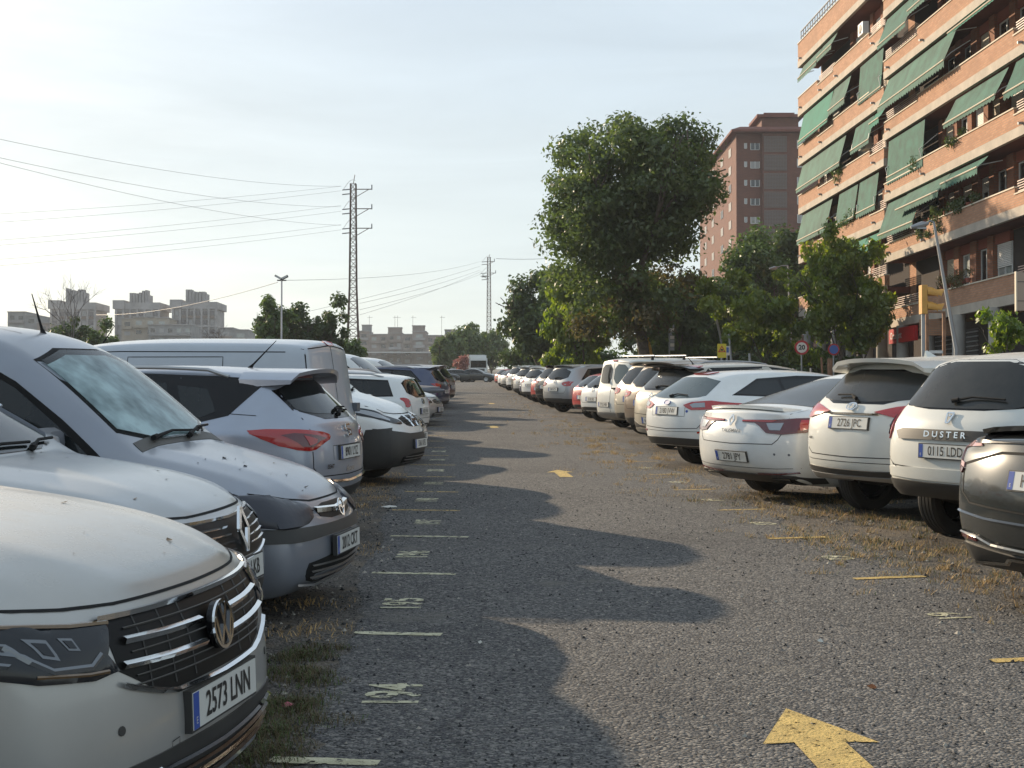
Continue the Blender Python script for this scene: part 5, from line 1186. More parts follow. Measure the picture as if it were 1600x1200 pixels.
grass('weeds', sp, (M_STRAW, M_WEED), .02, .075, 5)
sp = [(along(LE, y) - rg.uniform(.1, 1.2), y, .3, .4, 160, .1) for y in [8 + i * .9 for i in range(60)]]
grass('sparse_grass', sp, (M_STRAW, M_STRAWD), .015, .05, 8)
# small litter
def litter(name, label, x, y, s, m_, cat='litter'):
    r = random.Random(int(x * 100)); b = MB(); P = [(s * cos(a) * r.uniform(.6, 1.2), s * sin(a) * r.uniform(.4, .9)) for a in [i * 1.047 for i in range(6)]]
    b.add([(u, v, r.uniform(.004, .02)) for u, v in P] + [(0, 0, .028)], [(i, (i + 1) % 6, 6) for i in range(6)], m_)
    o = b.build(name); o.matrix_world = lot_matrix(x, y, r.uniform(0, 3)); tag(o, label, cat)
litter('wrapper', 'crumpled pink wrapper on the grass beside the nearest car', -.99, 6.2, .035, mat('pink_paper', (.5, .12, .16), rough=.6), 'wrapper')
litter('paper_scrap', 'white paper scrap lying on the gravel past the blue silver van nose', -1.32, 15.1, .10, mat('paper', (.6, .58, .52), rough=.8), 'paper')
litter('bottle_cap', 'tiny pale bottle cap in the middle of the shaded lane', -.17, 7.6, .016, mat('paper', (.6, .58, .52)), 'cap')
litter('pebble', 'single pale pebble on the sunlit lane asphalt', 1.68, 7.65, .018, mat('paper', (.6, .58, .52)), 'stone')
litter('dry_leaf', 'orange brown dry leaf on the asphalt above the big arrow', 1.68, 6.55, .025, mat('brown_leaf', (.25, .09, .03), rough=.8), 'leaf')
# ------------------------------------------------------------------ trees
def leaf_mat(name, a, b2, trans=.35):
    m = bpy.data.materials.new(name); m.use_nodes = True; t = m.node_tree; t.nodes.clear(); L = t.links.new
    o = N(t, 'ShaderNodeOutputMaterial'); g = N(t, 'ShaderNodeNewGeometry'); tc = N(t, 'ShaderNodeTexCoord')
    n = N(t, 'ShaderNodeTexNoise'); n.inputs['Scale'].default_value = .55; n.inputs['Detail'].default_value = 3; L(tc.outputs['Object'], n.inputs['Vector'])
    x = N(t, 'ShaderNodeMix', data_type='RGBA'); x.inputs['A'].default_value = (*a, 1); x.inputs['B'].default_value = (*b2, 1)
    ad = N(t, 'ShaderNodeMath', operation='MULTIPLY_ADD'); ad.inputs[1].default_value = .55; L(g.outputs['Random Per Island'], ad.inputs[0])
    r = N(t, 'ShaderNodeMapRange'); r.inputs[1].default_value = .35; r.inputs[2].default_value = .65; r.inputs[4].default_value = .55; L(n.outputs[0], r.inputs[0]); L(r.outputs[0], ad.inputs[2])
    L(ad.outputs[0], x.inputs['Factor'])
    d = N(t, 'ShaderNodeBsdfDiffuse'); L(x.outputs['Result'], d.inputs[0]); tr = N(t, 'ShaderNodeBsdfTranslucent')
    hs = N(t, 'ShaderNodeHueSaturation'); hs.inputs['Value'].default_value = 1.5; hs.inputs['Saturation'].default_value = 1.1; L(x.outputs['Result'], hs.inputs['Color']); L(hs.outputs[0], tr.inputs[0])
    m1 = N(t, 'ShaderNodeMixShader'); m1.inputs[0].default_value = trans; L(d.outputs[0], m1.inputs[1]); L(tr.outputs[0], m1.inputs[2])
    gl = N(t, 'ShaderNodeBsdfGlossy'); gl.inputs['Roughness'].default_value = .4; m3 = N(t, 'ShaderNodeMixShader'); m3.inputs[0].default_value = .05
    L(m1.outputs[0], m3.inputs[1]); L(gl.outputs[0], m3.inputs[2]); L(m3.outputs[0], o.inputs[0]); return m
LF_ELM = leaf_mat('elm_crown_leaf', (.055, .090, .026), (.110, .150, .040), .45); LF_DARK = leaf_mat('elm_leaf', (.040, .070, .020), (.080, .115, .030)); LF_MID = leaf_mat('green_leaf', (.055, .100, .024), (.10, .15, .035))
LF_LIGHT = leaf_mat('plane_leaf', (.10, .17, .022), (.21, .25, .035), .5); LF_OLIVE = leaf_mat('dry_olive_leaf', (.065, .065, .022), (.13, .105, .035))
LF_HAZY = leaf_mat('far_leaf', (.075, .12, .035), (.13, .17, .05)); LF_PINK = leaf_mat('oleander_flower', (.26, .11, .09), (.38, .18, .15))
M_BARK = mat('bark', (.10, .08, .065), rough=.95, var=.35, vscale=6, bump=.8, bscale=12); M_BARKG = mat('grey_bark', (.17, .15, .14), rough=.95, var=.3, vscale=6)
def leaves(name, m, clumps, per, leaf, seed, droop=.25):
    "clumps: (x, y, z, rx, ry, rz); leaf quads spread through them"
    g = np.random.default_rng(seed); C = np.array(clumps, float); wt = (C[:, 3] * C[:, 4] * C[:, 5]) ** (2 / 3.); wt /= wt.sum()
    idx = g.choice(len(C), size=per, p=wt); c = C[idx]
    d = g.normal(size=(per, 3)); d /= np.linalg.norm(d, axis=1)[:, None]; rad = g.random(per) ** .5 * (1 + .22 * np.abs(g.normal(size=per)) * (g.random(per) < .5))
    p = c[:, :3] + d * rad[:, None] * c[:, 3:6]
    n = d + g.normal(size=(per, 3)) * .7 + np.array([0, 0, .5]); n /= np.linalg.norm(n, axis=1)[:, None]
    a = np.cross(n, g.normal(size=(per, 3))); a[:, 2] -= droop * np.linalg.norm(a, axis=1); a /= np.linalg.norm(a, axis=1)[:, None]; b = np.cross(n, a)
    s = leaf * g.uniform(.6, 1.35, per)[:, None]
    v = np.stack([p - a * s, p + b * s * .5 + n * s * .12, p + a * s, p - b * s * .5 + n * s * .12], 1).reshape(-1, 3)
    me = bpy.data.meshes.new(name); me.vertices.add(per * 4); me.vertices.foreach_set('co', v.ravel())
    me.loops.add(per * 4); me.loops.foreach_set('vertex_index', np.arange(per * 4, dtype=np.int32))
    me.polygons.add(per); me.polygons.foreach_set('loop_start', np.arange(per, dtype=np.int32) * 4)
    try: me.polygons.foreach_set('loop_total', np.full(per, 4, dtype=np.int32))
    except Exception: pass
    me.materials.append(m); me.update(calc_edges=True); return me
def make_clumps(rx, ry, rz, n, seed, cr=.22, lobes=.28, low=0.):
    g = random.Random(seed); out_ = []; ph = [g.uniform(0, 6.28) for _ in range(6)]
    for _ in range(n):
        u = g.gauss(0, 1), g.gauss(0, 1), g.gauss(0, 1); q = math.sqrt(sum(a * a for a in u)) or 1; u = [a / q for a in u]
        f = 1 + lobes * (sin(3 * atan2(u[1], u[0]) + ph[0] + 2 * u[2]) * .5 + sin(4 * u[2] + ph[1] + 2 * u[0]) * .5 + .5 * sin(6 * u[0] + ph[2]))
        r = g.random() ** .45 * (1 - cr * .6) * f
        k = cr * g.uniform(.7, 1.5); zz = u[2] * r
        if low and zz < 0: zz *= (1 - low)
        out_.append((u[0] * r * rx, u[1] * r * ry, zz * rz, k * rx, k * ry, k * rz * .75))
    return out_
def branch(b, p, d, L_, r, depth, g, m, ends):
    P = [p]; q = p.copy(); dd = d.copy()
    for i in range(4):
        dd = (dd + Vector((g.gauss(0, .10), g.gauss(0, .10), g.gauss(.03, .06)))).normalized(); q = q + dd * L_ / 4; P.append(q.copy())
    b.tube(P, r, m, 7 if depth > 1 else 5, r2=r * .6, cap=False)
    if depth <= 0: ends.append(q); return
    for k in range(g.choice((2, 3)) if depth > 1 else 3):
        a = Vector((g.gauss(0, 1), g.gauss(0, 1), g.gauss(.2, .5))).normalized()
        branch(b, P[g.choice((3, 4))] if k else P[4], (dd * .9 + a * .75).normalized(), L_ * g.uniform(.6, .8), r * .58, depth - 1, g, m, ends)
def tree(name, label, X, Y, trunk_h, R, H, seed, m=None, leaf=.16, n=12000, clumps=60, cat='tree', group=None, lean=(0, 0), tr=None, bark=None, cr=.24, lobes=.28, ry=None, extra=None, squash=0., droop=.25, bare=False, zbase=None):
    "crown of radius R and height H on a trunk; X, Y on the car park plane"
    g = random.Random(seed); o = empty(name, lot(X, Y) if zbase is None else (X, Y, zbase), 0, label, cat, group); tr = tr or max(.05, R * .055)
    b = MB(); top = Vector((lean[0], lean[1], trunk_h)); P = [Vector((0, 0, -.3)), Vector((lean[0] * .2, lean[1] * .2, trunk_h * .35)), Vector((lean[0] * .6, lean[1] * .6, trunk_h * .7)), top]
    b.tube(P, tr, bark or M_BARK, 10, r2=tr * .72, cap=False)
    for k in range(4):
        a = 2 * pi * (k + g.random()) / 4; d = Vector((cos(a) * R * .5, sin(a) * R * .5, H * .42))
        branch(b, P[2].lerp(top, .5 + .5 * g.random()), d.normalized(), d.length * .8, tr * .5, 2, g, bark or M_BARK, [])
    b.build('trunk', o)
    if not bare:
        C = make_clumps(R, ry or R, H / 2, clumps, seed, cr, lobes, squash); C = [(x + lean[0] * 1.2, y, z + trunk_h * .92 + H / 2, a, b_, c) for x, y, z, a, b_, c in C]
        if extra: C += extra
        me = leaves('crown', m or LF_DARK, C, n, leaf, seed, droop); link('crown', me, o)
    return o
# the big elm: broad top crown and a loose olive skirt
o = tree('elm_tree', 'tallest tree of the row, broad dark crown above the white van with roof bars', 6.75, 70, 5.2, 5.15, 9.9, 15, LF_ELM, .13, 56000, 240, cr=.16, lobes=.17, tr=.33, lean=(-.65, 0), squash=.3)
C = [(random.gauss(-1.3, 1.7), random.gauss(0, 1.6), random.uniform(3.4, 6.4), .9, .9, .7) for _ in range(44)]
link('low_foliage', leaves('low_foliage', LF_ELM, C[:30], 5000, .15, 5), o); link('dry_foliage', leaves('dry_foliage', LF_OLIVE, C[30:], 3200, .13, 6), o)
tree('dark_tree', 'dense dark round tree at the lane end beside the second pylon', 2.0, 98, 1.6, 2.9, 6.8, 21, LF_DARK, .17, 22000, 60, lobes=.18, tr=.25)
tree('dark_tree', 'dark tree between the dense round tree and the tall elm', 4.3, 104, 1.6, 2.6, 8.0, 22, LF_MID, .17, 16000, 50)
tree('bushy_tree', 'mid green tree filling the gap between the two dark trees and the elm', 4.5, 96, 1.6, 2.8, 7.2, 77, LF_MID, .16, 18000, 60)
tree('bushy_tree', 'mid green tree showing right of the elm under the brown tower', 12.2, 106, 1.8, 3.0, 7.4, 78, LF_MID, .16, 15000, 60)
tree('drooping_tree', 'light green drooping tree left of the tall elm trunk', 4.0, 78, 1.2, 2.5, 5.6, 23, LF_LIGHT, .16, 17000, 70, cr=.2, lobes=.4, droop=1.2, tr=.16)
tree('dark_tree', 'dark tree under the right side of the tall elm', 9.2, 84, 1.5, 2.7, 6.2, 24, LF_DARK, .16, 14000, 50)
tree('bushy_tree', 'mid green bushy tree behind the curved street lamp', 12.8, 90, 1.4, 3.3, 7.0, 25, LF_MID, .16, 17000, 60)
tree('bushy_tree', 'dome shaped dark green tree in front of the brown tower', 17.2, 100, 2.0, 3.5, 9.6, 26, LF_MID, .17, 30000, 70, lobes=.2)
tree('bushy_tree', 'dark tree touching the far corner of the brick apartment building', 20.5, 102, 2.5, 2.1, 9.6, 27, LF_DARK, .17, 15000, 50, lobes=.2)
tree('young_plane_tree', 'bright green tree standing against the brick apartment building with awnings', 15.4, 66, 2.0, 2.25, 7.0, 28, LF_LIGHT, .125, 19000, 110, cr=.15, lobes=.55, tr=.07, droop=.8)
tree('young_plane_tree', 'wide low bright green tree beside the speed limit sign', 12.2, 68, 1.8, 2.7, 4.6, 29, LF_LIGHT, .125, 17000, 95, cr=.16, lobes=.5, tr=.06, droop=.8)
tree('young_plane_tree', 'lower right bough of bright foliage under the brick balconies', 16.6, 66.5, 1.9, 1.35, 3.6, 30, LF_LIGHT, .125, 7000, 45, cr=.24, lobes=.4, tr=.05, droop=.8)
tree('sapling', 'thin young tree with sparse leaves beneath the beige panel', 10.5, 30, 1.75, .62, 1.25, 31, LF_LIGHT, .07, 1300, 26, cr=.24, lobes=.5, tr=.025, droop=.9)
for i, (px, Y, h, r) in enumerate([(905, 88, 3.4, 2.2), (960, 90, 2.3, 2.2), (1050, 92, 3.4, 2.4), (1100, 84, 3.4, 2.2), (1160, 82, 2.8, 2.0), (1215, 80, 2.8, 2.0), (1270, 78, 2.6, 1.9), (1330, 74, 2.2, 1.8), (830, 110, 3.2, 2.6)]):
    X = (px - 800) / FPX * Y
    tree('bush', ['shaded bush under the drooping tree', 'shaded bush behind the white van roof', 'shaded bush beside the yellow parasol', 'shaded bush behind the yellow warning sign', 'shaded bush right of the yellow warning sign', 'shaded bush left of the speed limit sign', 'shaded bush behind the speed limit sign', 'shaded bush near the arcade columns', 'shaded bush at the foot of the dense dark tree'][i],
         X, Y, .25, r, h, 40 + i, LF_DARK if i % 3 else LF_MID, .15, 7000, 34, cat='bush', group='bushes along the street fence', cr=.3, lobes=.25, tr=.06)
for i, (px, Y, top, w) in enumerate([(700, 180, 516, 44), (735, 188, 505, 56), (768, 196, 510, 50)]):
    X = (px - 800) / FPX * Y; h = (575 - top) / FPX * Y + 1.5
    tree('round_tree', ['leftmost rounded green tree at the far end of the car park', 'highest rounded green tree at the far end, above the white lorry', 'rounded green tree hiding behind the second pylon foot'][i], X, Y, 1.0, w / 2 / FPX * Y * 1.25, h - 1.0, 60 + i, LF_HAZY, .26, 9000, 46, group='rounded trees at the far end', cr=.3, lobes=.2)
tree('oleander', 'pink flowering oleander bush at the far end beside the white lorry', (722 - 800) / FPX * 172, 172, .1, 1.15, 3.1, 66, LF_PINK, .16, 2500, 20, cat='bush', cr=.34, lobes=.15)
tree('airy_tree', 'airy tree behind the floodlight mast', (425 - 800) / FPX * 95, 95, 1.6, 1.75, 5.3, 70, LF_MID, .15, 6500, 42, cr=.22, lobes=.4)
tree('airy_tree', 'loose dark tree immediately left of the first pylon', (515 - 800) / FPX * 97, 97, 1.4, 1.7, 4.5, 71, LF_DARK, .15, 6500, 38, cr=.24, lobes=.4)
tree('airy_tree', 'loose tree between the floodlight mast and the first pylon', (468 - 800) / FPX * 97, 97, 1.4, 1.7, 4.9, 72, LF_DARK, .15, 6500, 38, cr=.24, lobes=.4)
tree('bush', 'low green bush at the first pylon foot', (545 - 800) / FPX * 99, 99, .4, 1.5, 3.6, 73, LF_MID, .15, 4000, 26, cat='bush', cr=.3)
tree('bush', 'round dark bush under the leafless branches at left', (112 - 800) / FPX * 110, 110, .6, 2.0, 5.2, 74, LF_DARK, .16, 9000, 36, cat='bush', cr=.28, lobes=.3)
tree('bush', 'smaller dark bush right of the leafless branches', (165 - 800) / FPX * 112, 112, .6, 1.5, 4.6, 75, LF_MID, .16, 5000, 28, cat='bush', cr=.28, lobes=.3)
def bare_tree(label, px, Y, h, seed, lean=0., spread=.55):
    g = random.Random(seed); o = empty('bare_tree', lot((px - 800) / FPX * Y, Y), 0, label, 'tree'); b = MB(); ends = []
    b.tube([(0, 0, -.2), (lean * .3, 0, h * .35), (lean * .6, 0, h * .5)], .09, M_BARKG, 6, r2=.06, cap=False)
    for k in range(5):
        d = Vector((g.uniform(-1, 1) * spread + lean * .3, g.uniform(-.4, .4), 1)).normalized()
        branch(b, Vector((lean * .55, 0, h * .45)), d, h * .26, .05, 3, g, M_BARKG, ends)
    b.build('branches', o)
bare_tree('leafless grey tree rising over the round dark bush', 112, 109, 7.6, 5, 0, .8); bare_tree('leaning leafless tree right of the third concrete tower', 365, 108, 4.4, 6, -1.6, .35)
# ------------------------------------------------------------------ buildings
def brick_mat(name, c1, c2, mortar, w=.30, h=.095, bump=.8, axis='XZ', stain=.45):
    m = bpy.data.materials.new(name); m.use_nodes = True; t = m.node_tree; b = t.nodes['Principled BSDF']; L = t.links.new; b.inputs['Roughness'].default_value = .9
    tc = N(t, 'ShaderNodeTexCoord'); sp = N(t, 'ShaderNodeSeparateXYZ'); cb = N(t, 'ShaderNodeCombineXYZ'); L(tc.outputs['Object'], sp.inputs[0])
    ad = N(t, 'ShaderNodeMath', operation='ADD'); L(sp.outputs[0], ad.inputs[0]); L(sp.outputs[1], ad.inputs[1]); L(ad.outputs[0], cb.inputs[0]); L(sp.outputs[2], cb.inputs[1])
    br = N(t, 'ShaderNodeTexBrick'); br.inputs['Scale'].default_value = 1; br.inputs['Brick Width'].default_value = w; br.inputs['Row Height'].default_value = h; br.inputs['Mortar Size'].default_value = .012
    br.inputs['Color1'].default_value = (*c1, 1); br.inputs['Color2'].default_value = (*c2, 1); br.inputs['Mortar'].default_value = (*mortar, 1); L(cb.outputs[0], br.inputs['Vector'])
    n = N(t, 'ShaderNodeTexNoise'); n.inputs['Scale'].default_value = .9; n.inputs['Detail'].default_value = 6; L(tc.outputs['Object'], n.inputs['Vector'])
    r = N(t, 'ShaderNodeMapRange'); r.inputs[1].default_value = .4; r.inputs[2].default_value = .75; r.inputs[4].default_value = stain; L(n.outputs[0], r.inputs[0])
    x = N(t, 'ShaderNodeMix', data_type='RGBA'); x.inputs['B'].default_value = (c1[0] * .5, c1[1] * .55, c1[2] * .6, 1); L(br.outputs['Color'], x.inputs['A']); L(r.outputs[0], x.inputs['Factor']); L(x.outputs['Result'], b.inputs['Base Color'])
    k = N(t, 'ShaderNodeBump'); k.invert = True; k.inputs['Strength'].default_value = bump; k.inputs['Distance'].default_value = .01; L(br.outputs['Fac'], k.inputs['Height']); L(k.outputs[0], b.inputs['Normal'])
    return m
M_BRICK = brick_mat('orange_brick', (.54, .285, .165), (.43, .21, .115), (.36, .24, .17))
M_BRICKD = brick_mat('dark_red_brick', (.19, .075, .048), (.155, .060, .040), (.12, .08, .07), w=.5, h=.14)
M_BRICKS = brick_mat('shaded_recess_brick', (.34, .13, .07), (.26, .10, .055), (.20, .14, .10), w=.30, h=.095)  # same brick darkened, the shade of the balcony recess put into its colour
M_BAND = mat('concrete_band', (.46, .40, .33), rough=.9, var=.12, vscale=1.5); M_COPE = mat('cream_coping', (.62, .54, .42), rough=.8)
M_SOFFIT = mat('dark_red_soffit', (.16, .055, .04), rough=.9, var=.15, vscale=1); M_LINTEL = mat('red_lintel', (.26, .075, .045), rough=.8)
M_RAIL = mat('pinkish_rail', (.50, .36, .30), rough=.5); M_FRAME = mat('white_frame', (.62, .62, .60), rough=.5); M_SHUT = mat('cream_shutter', (.55, .48, .37), rough=.7); M_SHUTW = mat('white_shutter', (.70, .68, .64), rough=.6)
M_WIN = mat('window_glass', (.015, .018, .02), rough=.05, spec=.8); M_WINC = mat('curtained_glass', (.30, .32, .30), rough=.1, spec=.8, var=.2, vscale=3)
M_VOID = mat('painted_recess_shade', (.038, .028, .024), rough=.95)  # near-black colour stands in for the shade of open recesses
M_AWN = mat('green_awning', (.016, .100, .074), rough=.85, bump=.8, bscale=1.6, var=.3, vscale=1.4); M_AWNT = mat('teal_awning', (.006, .16, .11), rough=.85, var=.1, vscale=1.4); M_AWNF = mat('faded_green_awning', (.035, .115, .085), rough=.85, bump=.8, bscale=1.3, var=.3, vscale=1.1)
M_COL = mat('plaster_column', (.36, .34, .31), rough=.9, var=.12, vscale=1.5); M_METAL = mat('galvanised', (.30, .31, .32), rough=.5, metal=.6); M_DARKM = mat('dark_metal', (.05, .05, .05), rough=.6)
Fa = Vector((18.3, 68.5)); Fd = Vector((.040, -1)).normalized(); Fn = Vector((-1, -.040)).normalized()     # facade frame: s towards the camera, t out to the car park
BM = Matrix(((Fd.x, -Fn.x, 0, Fa.x), (Fd.y, -Fn.y, 0, Fa.y), (0, 0, 1, EYE), (0, 0, 0, 1)))                    # local (s, -t, z above the eye)
def bpart(name, parent, fill):
    b = MB(); fill(b); return b.build(name, parent)
def fbox(s0, s1, t0, t1, z0, z1, m): return lambda b: b.box((min(s0, s1), -t1, z0), (max(s0, s1), -t0, z1), m)
r9 = random.Random(12)
def make_block(name, label, s0, s1, slabs, lows, base, top, seed, awn):
    R0 = random.Random(seed); o = empty(name, (0, 0, 0), 0, label, 'building'); o.matrix_world = BM
    TW = -1.15
    bpart('wall', o, lambda b: (b.box((s0 + .6 if s0 < -10 else s0, -TW, base), (s1, 12, top), M_BRICK)))
    for k, z in enumerate(slabs):
        last = k == len(slabs) - 1 and top - z < 2
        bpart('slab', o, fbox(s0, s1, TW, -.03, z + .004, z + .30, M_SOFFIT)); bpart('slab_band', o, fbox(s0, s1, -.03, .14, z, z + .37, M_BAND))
        segs = []; x = s0
        for a, c in lows:
            if a > x: segs.append((x, a, 1))
            segs.append((a, c, 0)); x = c
        if x < s1: segs.append((x, s1, 1))
        for a, c, hi in segs:
            h = (1.13 if hi else .86) if not last else 1.45
            bpart('parapet', o, lambda b: b.box((a + .004, -.12, z + .37), (c - .004, .12, z + h), M_BRICK)); bpart('coping', o, fbox(a - .03 * hi, c + .03 * hi, -.15, .16, z + h, z + h + .055, M_COPE))
            if not hi and not last:
                b = MB()
                for q in range(5): b.box((a + .03, -.035, z + h + .11 + .095 * q), (c - .03, .0, z + h + .145 + .095 * q), M_RAIL)
                xx = a + .06
                while xx < c: b.box((xx, -.01, z + h + .05), (xx + .04, .02, z + h + .54), M_DARKM); xx += 1.15
                tag(b.build('railing', o), kind=None)
            if R0.random() < .9: bpart('drain_spout', o, lambda b: b.tube([(a + .8, -.10, z + .44), (a + .8, -.30, z + .42)], .055, M_METAL, 8))
        if last: continue
        # wall behind the balcony: piers, windows with shutters, lintels
        nz_ = slabs[k + 1] if k + 1 < len(slabs) else top
        x = s0 + .9; f0 = z + .30; f1 = nz_ - .02
        while x < s1 - 1.2:
            wv = R0.choice((1.25, 1.35, 1.5)); pw = R0.choice((.5, .6, .7)); kind = R0.random()
            lowseg = [q for q in lows if q[0] - .5 < x < q[1] - 1.2]
            if lowseg or R0.random() < .26:      # flat dark panel painted as the shade of a balcony recess
                gap = (lowseg[0][1] - x - .1) if lowseg else R0.uniform(1.8, 2.6); bpart('loggia_shade', o, fbox(x, x + gap, TW + .0, TW + .012, f0 + .02, f1, M_VOID)); x += gap; continue
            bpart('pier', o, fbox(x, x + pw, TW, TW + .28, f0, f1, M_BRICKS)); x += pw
            door = R0.random() < .35; wz0 = f0 + (.05 if door else .95); wz1 = f1 - .42
            bpart('lintel', o, fbox(x, x + wv, TW, TW + .17, wz1, f1, M_LINTEL if R0.random() < .75 else M_BRICK))
            w_ = bpart('window', o, fbox(x + .05, x + wv - .05, TW, TW + .03, wz0, wz1, M_WIN if R0.random() < .7 else M_WINC))
            b = MB(); fr = .06
            for q in (x, x + wv / 2 - fr / 2, x + wv - fr): b.box((q + .001, -TW - .07, wz0), (q + fr, -TW - .031, wz1), M_FRAME)
            b.box((x + fr, -TW - .065, wz0), (x + wv - fr, -TW - .031, wz0 + fr), M_FRAME); b.box((x + fr, -TW - .065, wz1 - fr), (x + wv - fr, -TW - .031, wz1), M_FRAME); b.build('window_frame', w_)
            if R0.random() < .72:
                dr = R0.uniform(.35, 1.) * (wz1 - wz0); b = MB(); q = wz1; mm = M_SHUTW if R0.random() < .6 else M_SHUT
                while q > wz1 - dr: b.box((x + fr, -TW - .105, q - .062), (x + wv - fr, -TW - .072, q - .008), mm); q -= .07
                b.build('shutter', w_)
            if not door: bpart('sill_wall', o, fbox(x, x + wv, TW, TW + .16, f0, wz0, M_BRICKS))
            x += wv
    bpart('end_wall', o, fbox(s0 + .6, s0 + .9, TW, -.3, base, base + .01, M_BRICK)) if False else None
    for (a, c, zt, dr, outw, m_, val) in awn:
        outw = outw * (.42 if s0 > -10 else .30)
        b = MB(); K = max(6, int((c - a) * 6)); sag = R0.uniform(.01, .06); vs = []; fs = []
        for i in range(K + 1):
            u = lerp(a, c, i / K); w_ = .035 * sin(i * 2.1 + a)
            for j in range(4):
                q = j / 3; vs.append((u, -(.02 + q * outw), zt - q * dr - sag * sin(q * pi) * (1 + .4 * sin(i * .7))))
            vs.append((u, -(.02 + outw + .01), zt - dr - val * (1 if i % 2 else .72)))
        for i in range(K):
            for j in range(4): fs.append((i * 5 + j, i * 5 + j + 1, i * 5 + 6 + j, i * 5 + 5 + j))
        b.add(vs, fs, m_, smooth=True); aw = b.build('awning', o, 25)
        b = MB(); b.tube([(a, -(.03 + outw), zt - dr), (c, -(.03 + outw), zt - dr)], .035, M_COPE, 6); b.build('awning_bar', aw)
        b = MB()
        for u in (a + .15, c - .15): b.tube([(u, .6, zt - dr * .35), (u, -.25, zt - dr * .75), (u, -outw, zt - dr + .02)], .022, M_FRAME, 5)
        b.build('awning_arm', aw)
    return o
GA, GT, GF = M_AWN, M_AWNT, M_AWNF
near = make_block('apartment_block', 'nearest orange brick apartment block, cut by the frame edge, green awnings over its long balconies', 0, 31, [4.08, 7.29, 10.26, 13.26, 16.27, 19.27, 22.27], [(0, 5.0), (16, 21.2)], -3.0, 23.7, 4,
    [(.3, 5.5, 10.15, 1.55, 1.25, GA, .28), (3.2, 9.0, 10.18, .75, 1.35, GF, .30), (9.0, 13.2, 10.15, .45, 1.1, GA, .32),
     (.45, 5.7, 13.15, 1.75, .30, GA, .42), (9.6, 15.3, 13.15, 1.05, 1.3, GF, .22), (16.0, 20.2, 13.15, 1.2, 1.2, GA, .3),
     (.5, 9.8, 16.15, 1.35, 1.35, GF, .35), (10.2, 15.5, 16.15, .35, 1.3, GT, .12), (.3, 4.6, 19.15, 1.3, 1.2, GA, .25), (4.9, 8.5, 19.15, .9, 1.2, GF, .25), (9, 14, 19.15, 1.1, 1.3, GA, .25)])
far = make_block('apartment_block', 'stepped orange brick apartment block behind the nearest one, green awnings and a roof railing', -17.2, -.02, [5.85, 9.07, 12.07, 15.07, 18.07, 21.07], [(-12.6, -9.2), (-2.4, -.02)], -3.0, 22.55, 8,
    [(-16.6, -9.8, 11.95, 1.55, 1.2, GF, .30), (-8.4, -4.8, 11.95, 1.7, .9, GA, .1), (-4.5, -1.2, 11.95, 1.6, .7, GA, .3),
     (-16.6, -7.0, 14.95, 1.45, 1.3, GF, .25), (-5.2, -1.9, 14.95, 1.2, 1.0, GA, .25), (-16.2, -9.5, 17.95, 1.6, 1.2, GT, .2), (-9.3, -6.0, 17.95, 1.2, 1.25, GF, .35), (-4.3, -.3, 17.95, 1.9, .5, GA, .12),
     (-16.3, -11.9, 20.95, .75, 1.15, GF, .3), (-11.7, -8.6, 20.95, .65, 1.2, GF, .3), (-1.7, -.1, 14.95, .5, 1.1, GT, .3), (-6.5, -3.2, 8.95, .75, 1.25, GT, .35), (-3.0, -.2, 8.95, .55, 1.25, GT, .35)])
b = MB()
for i in range(15): b.box((-16.8 + i * .55, -.04, 22.55), (-16.76 + i * .55, 0, 23.2), M_DARKM)
b.box((-16.85, -.05, 23.2), (-9., .01, 23.24), M_DARKM); b.box((-16.85, -.05, 22.86), (-9., .01, 22.89), M_DARKM); b.build('roof_railing', far)
# ground floor arcade of the blocks: columns, shop fronts, sign
for i, s in enumerate((-15, -12, -9, -6, -3, -.6, 2.6, 6.2, 10, 14, 18)):
    bpart('column', near if s > -.7 else far, lambda b: b.tube([(s, -.1, -2.2), (s, -.1, 4.08 if s > 0 else 5.84)], .28, M_COL, 12))
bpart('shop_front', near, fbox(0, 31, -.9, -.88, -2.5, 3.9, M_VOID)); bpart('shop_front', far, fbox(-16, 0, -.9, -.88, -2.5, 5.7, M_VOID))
b = MB()
for q in range(26): b.box((3.2, .84, 1.0 + q * .10), (9.6, .878, 1.065 + q * .10), M_DARKM if q % 2 else M_METAL)
b.build('roller_shutter', near)
sg = MB(); sgm = mat('red_sign', (.50, .015, .02), rough=.4); sg.box((1.3, -.34, 3.28), (5.0, -.16, 3.96), sgm)
so = sg.build('shop_sign'); so.matrix_world = BM; tag(so, 'red shop sign with white lettering under the brick balconies', 'sign')
vs, fs = text_geo('Occident', .46, .008); tx = MB(); tx.add([(x + 2.35, -.345, z + 3.62) for x, z, _ in vs], fs, M_FRAME); tx.build('lettering', so)
b = MB(); b.box((7.4, -.9, 3.35), (7.7, .8, 4.05), M_BRICK); b.build('beam', near)
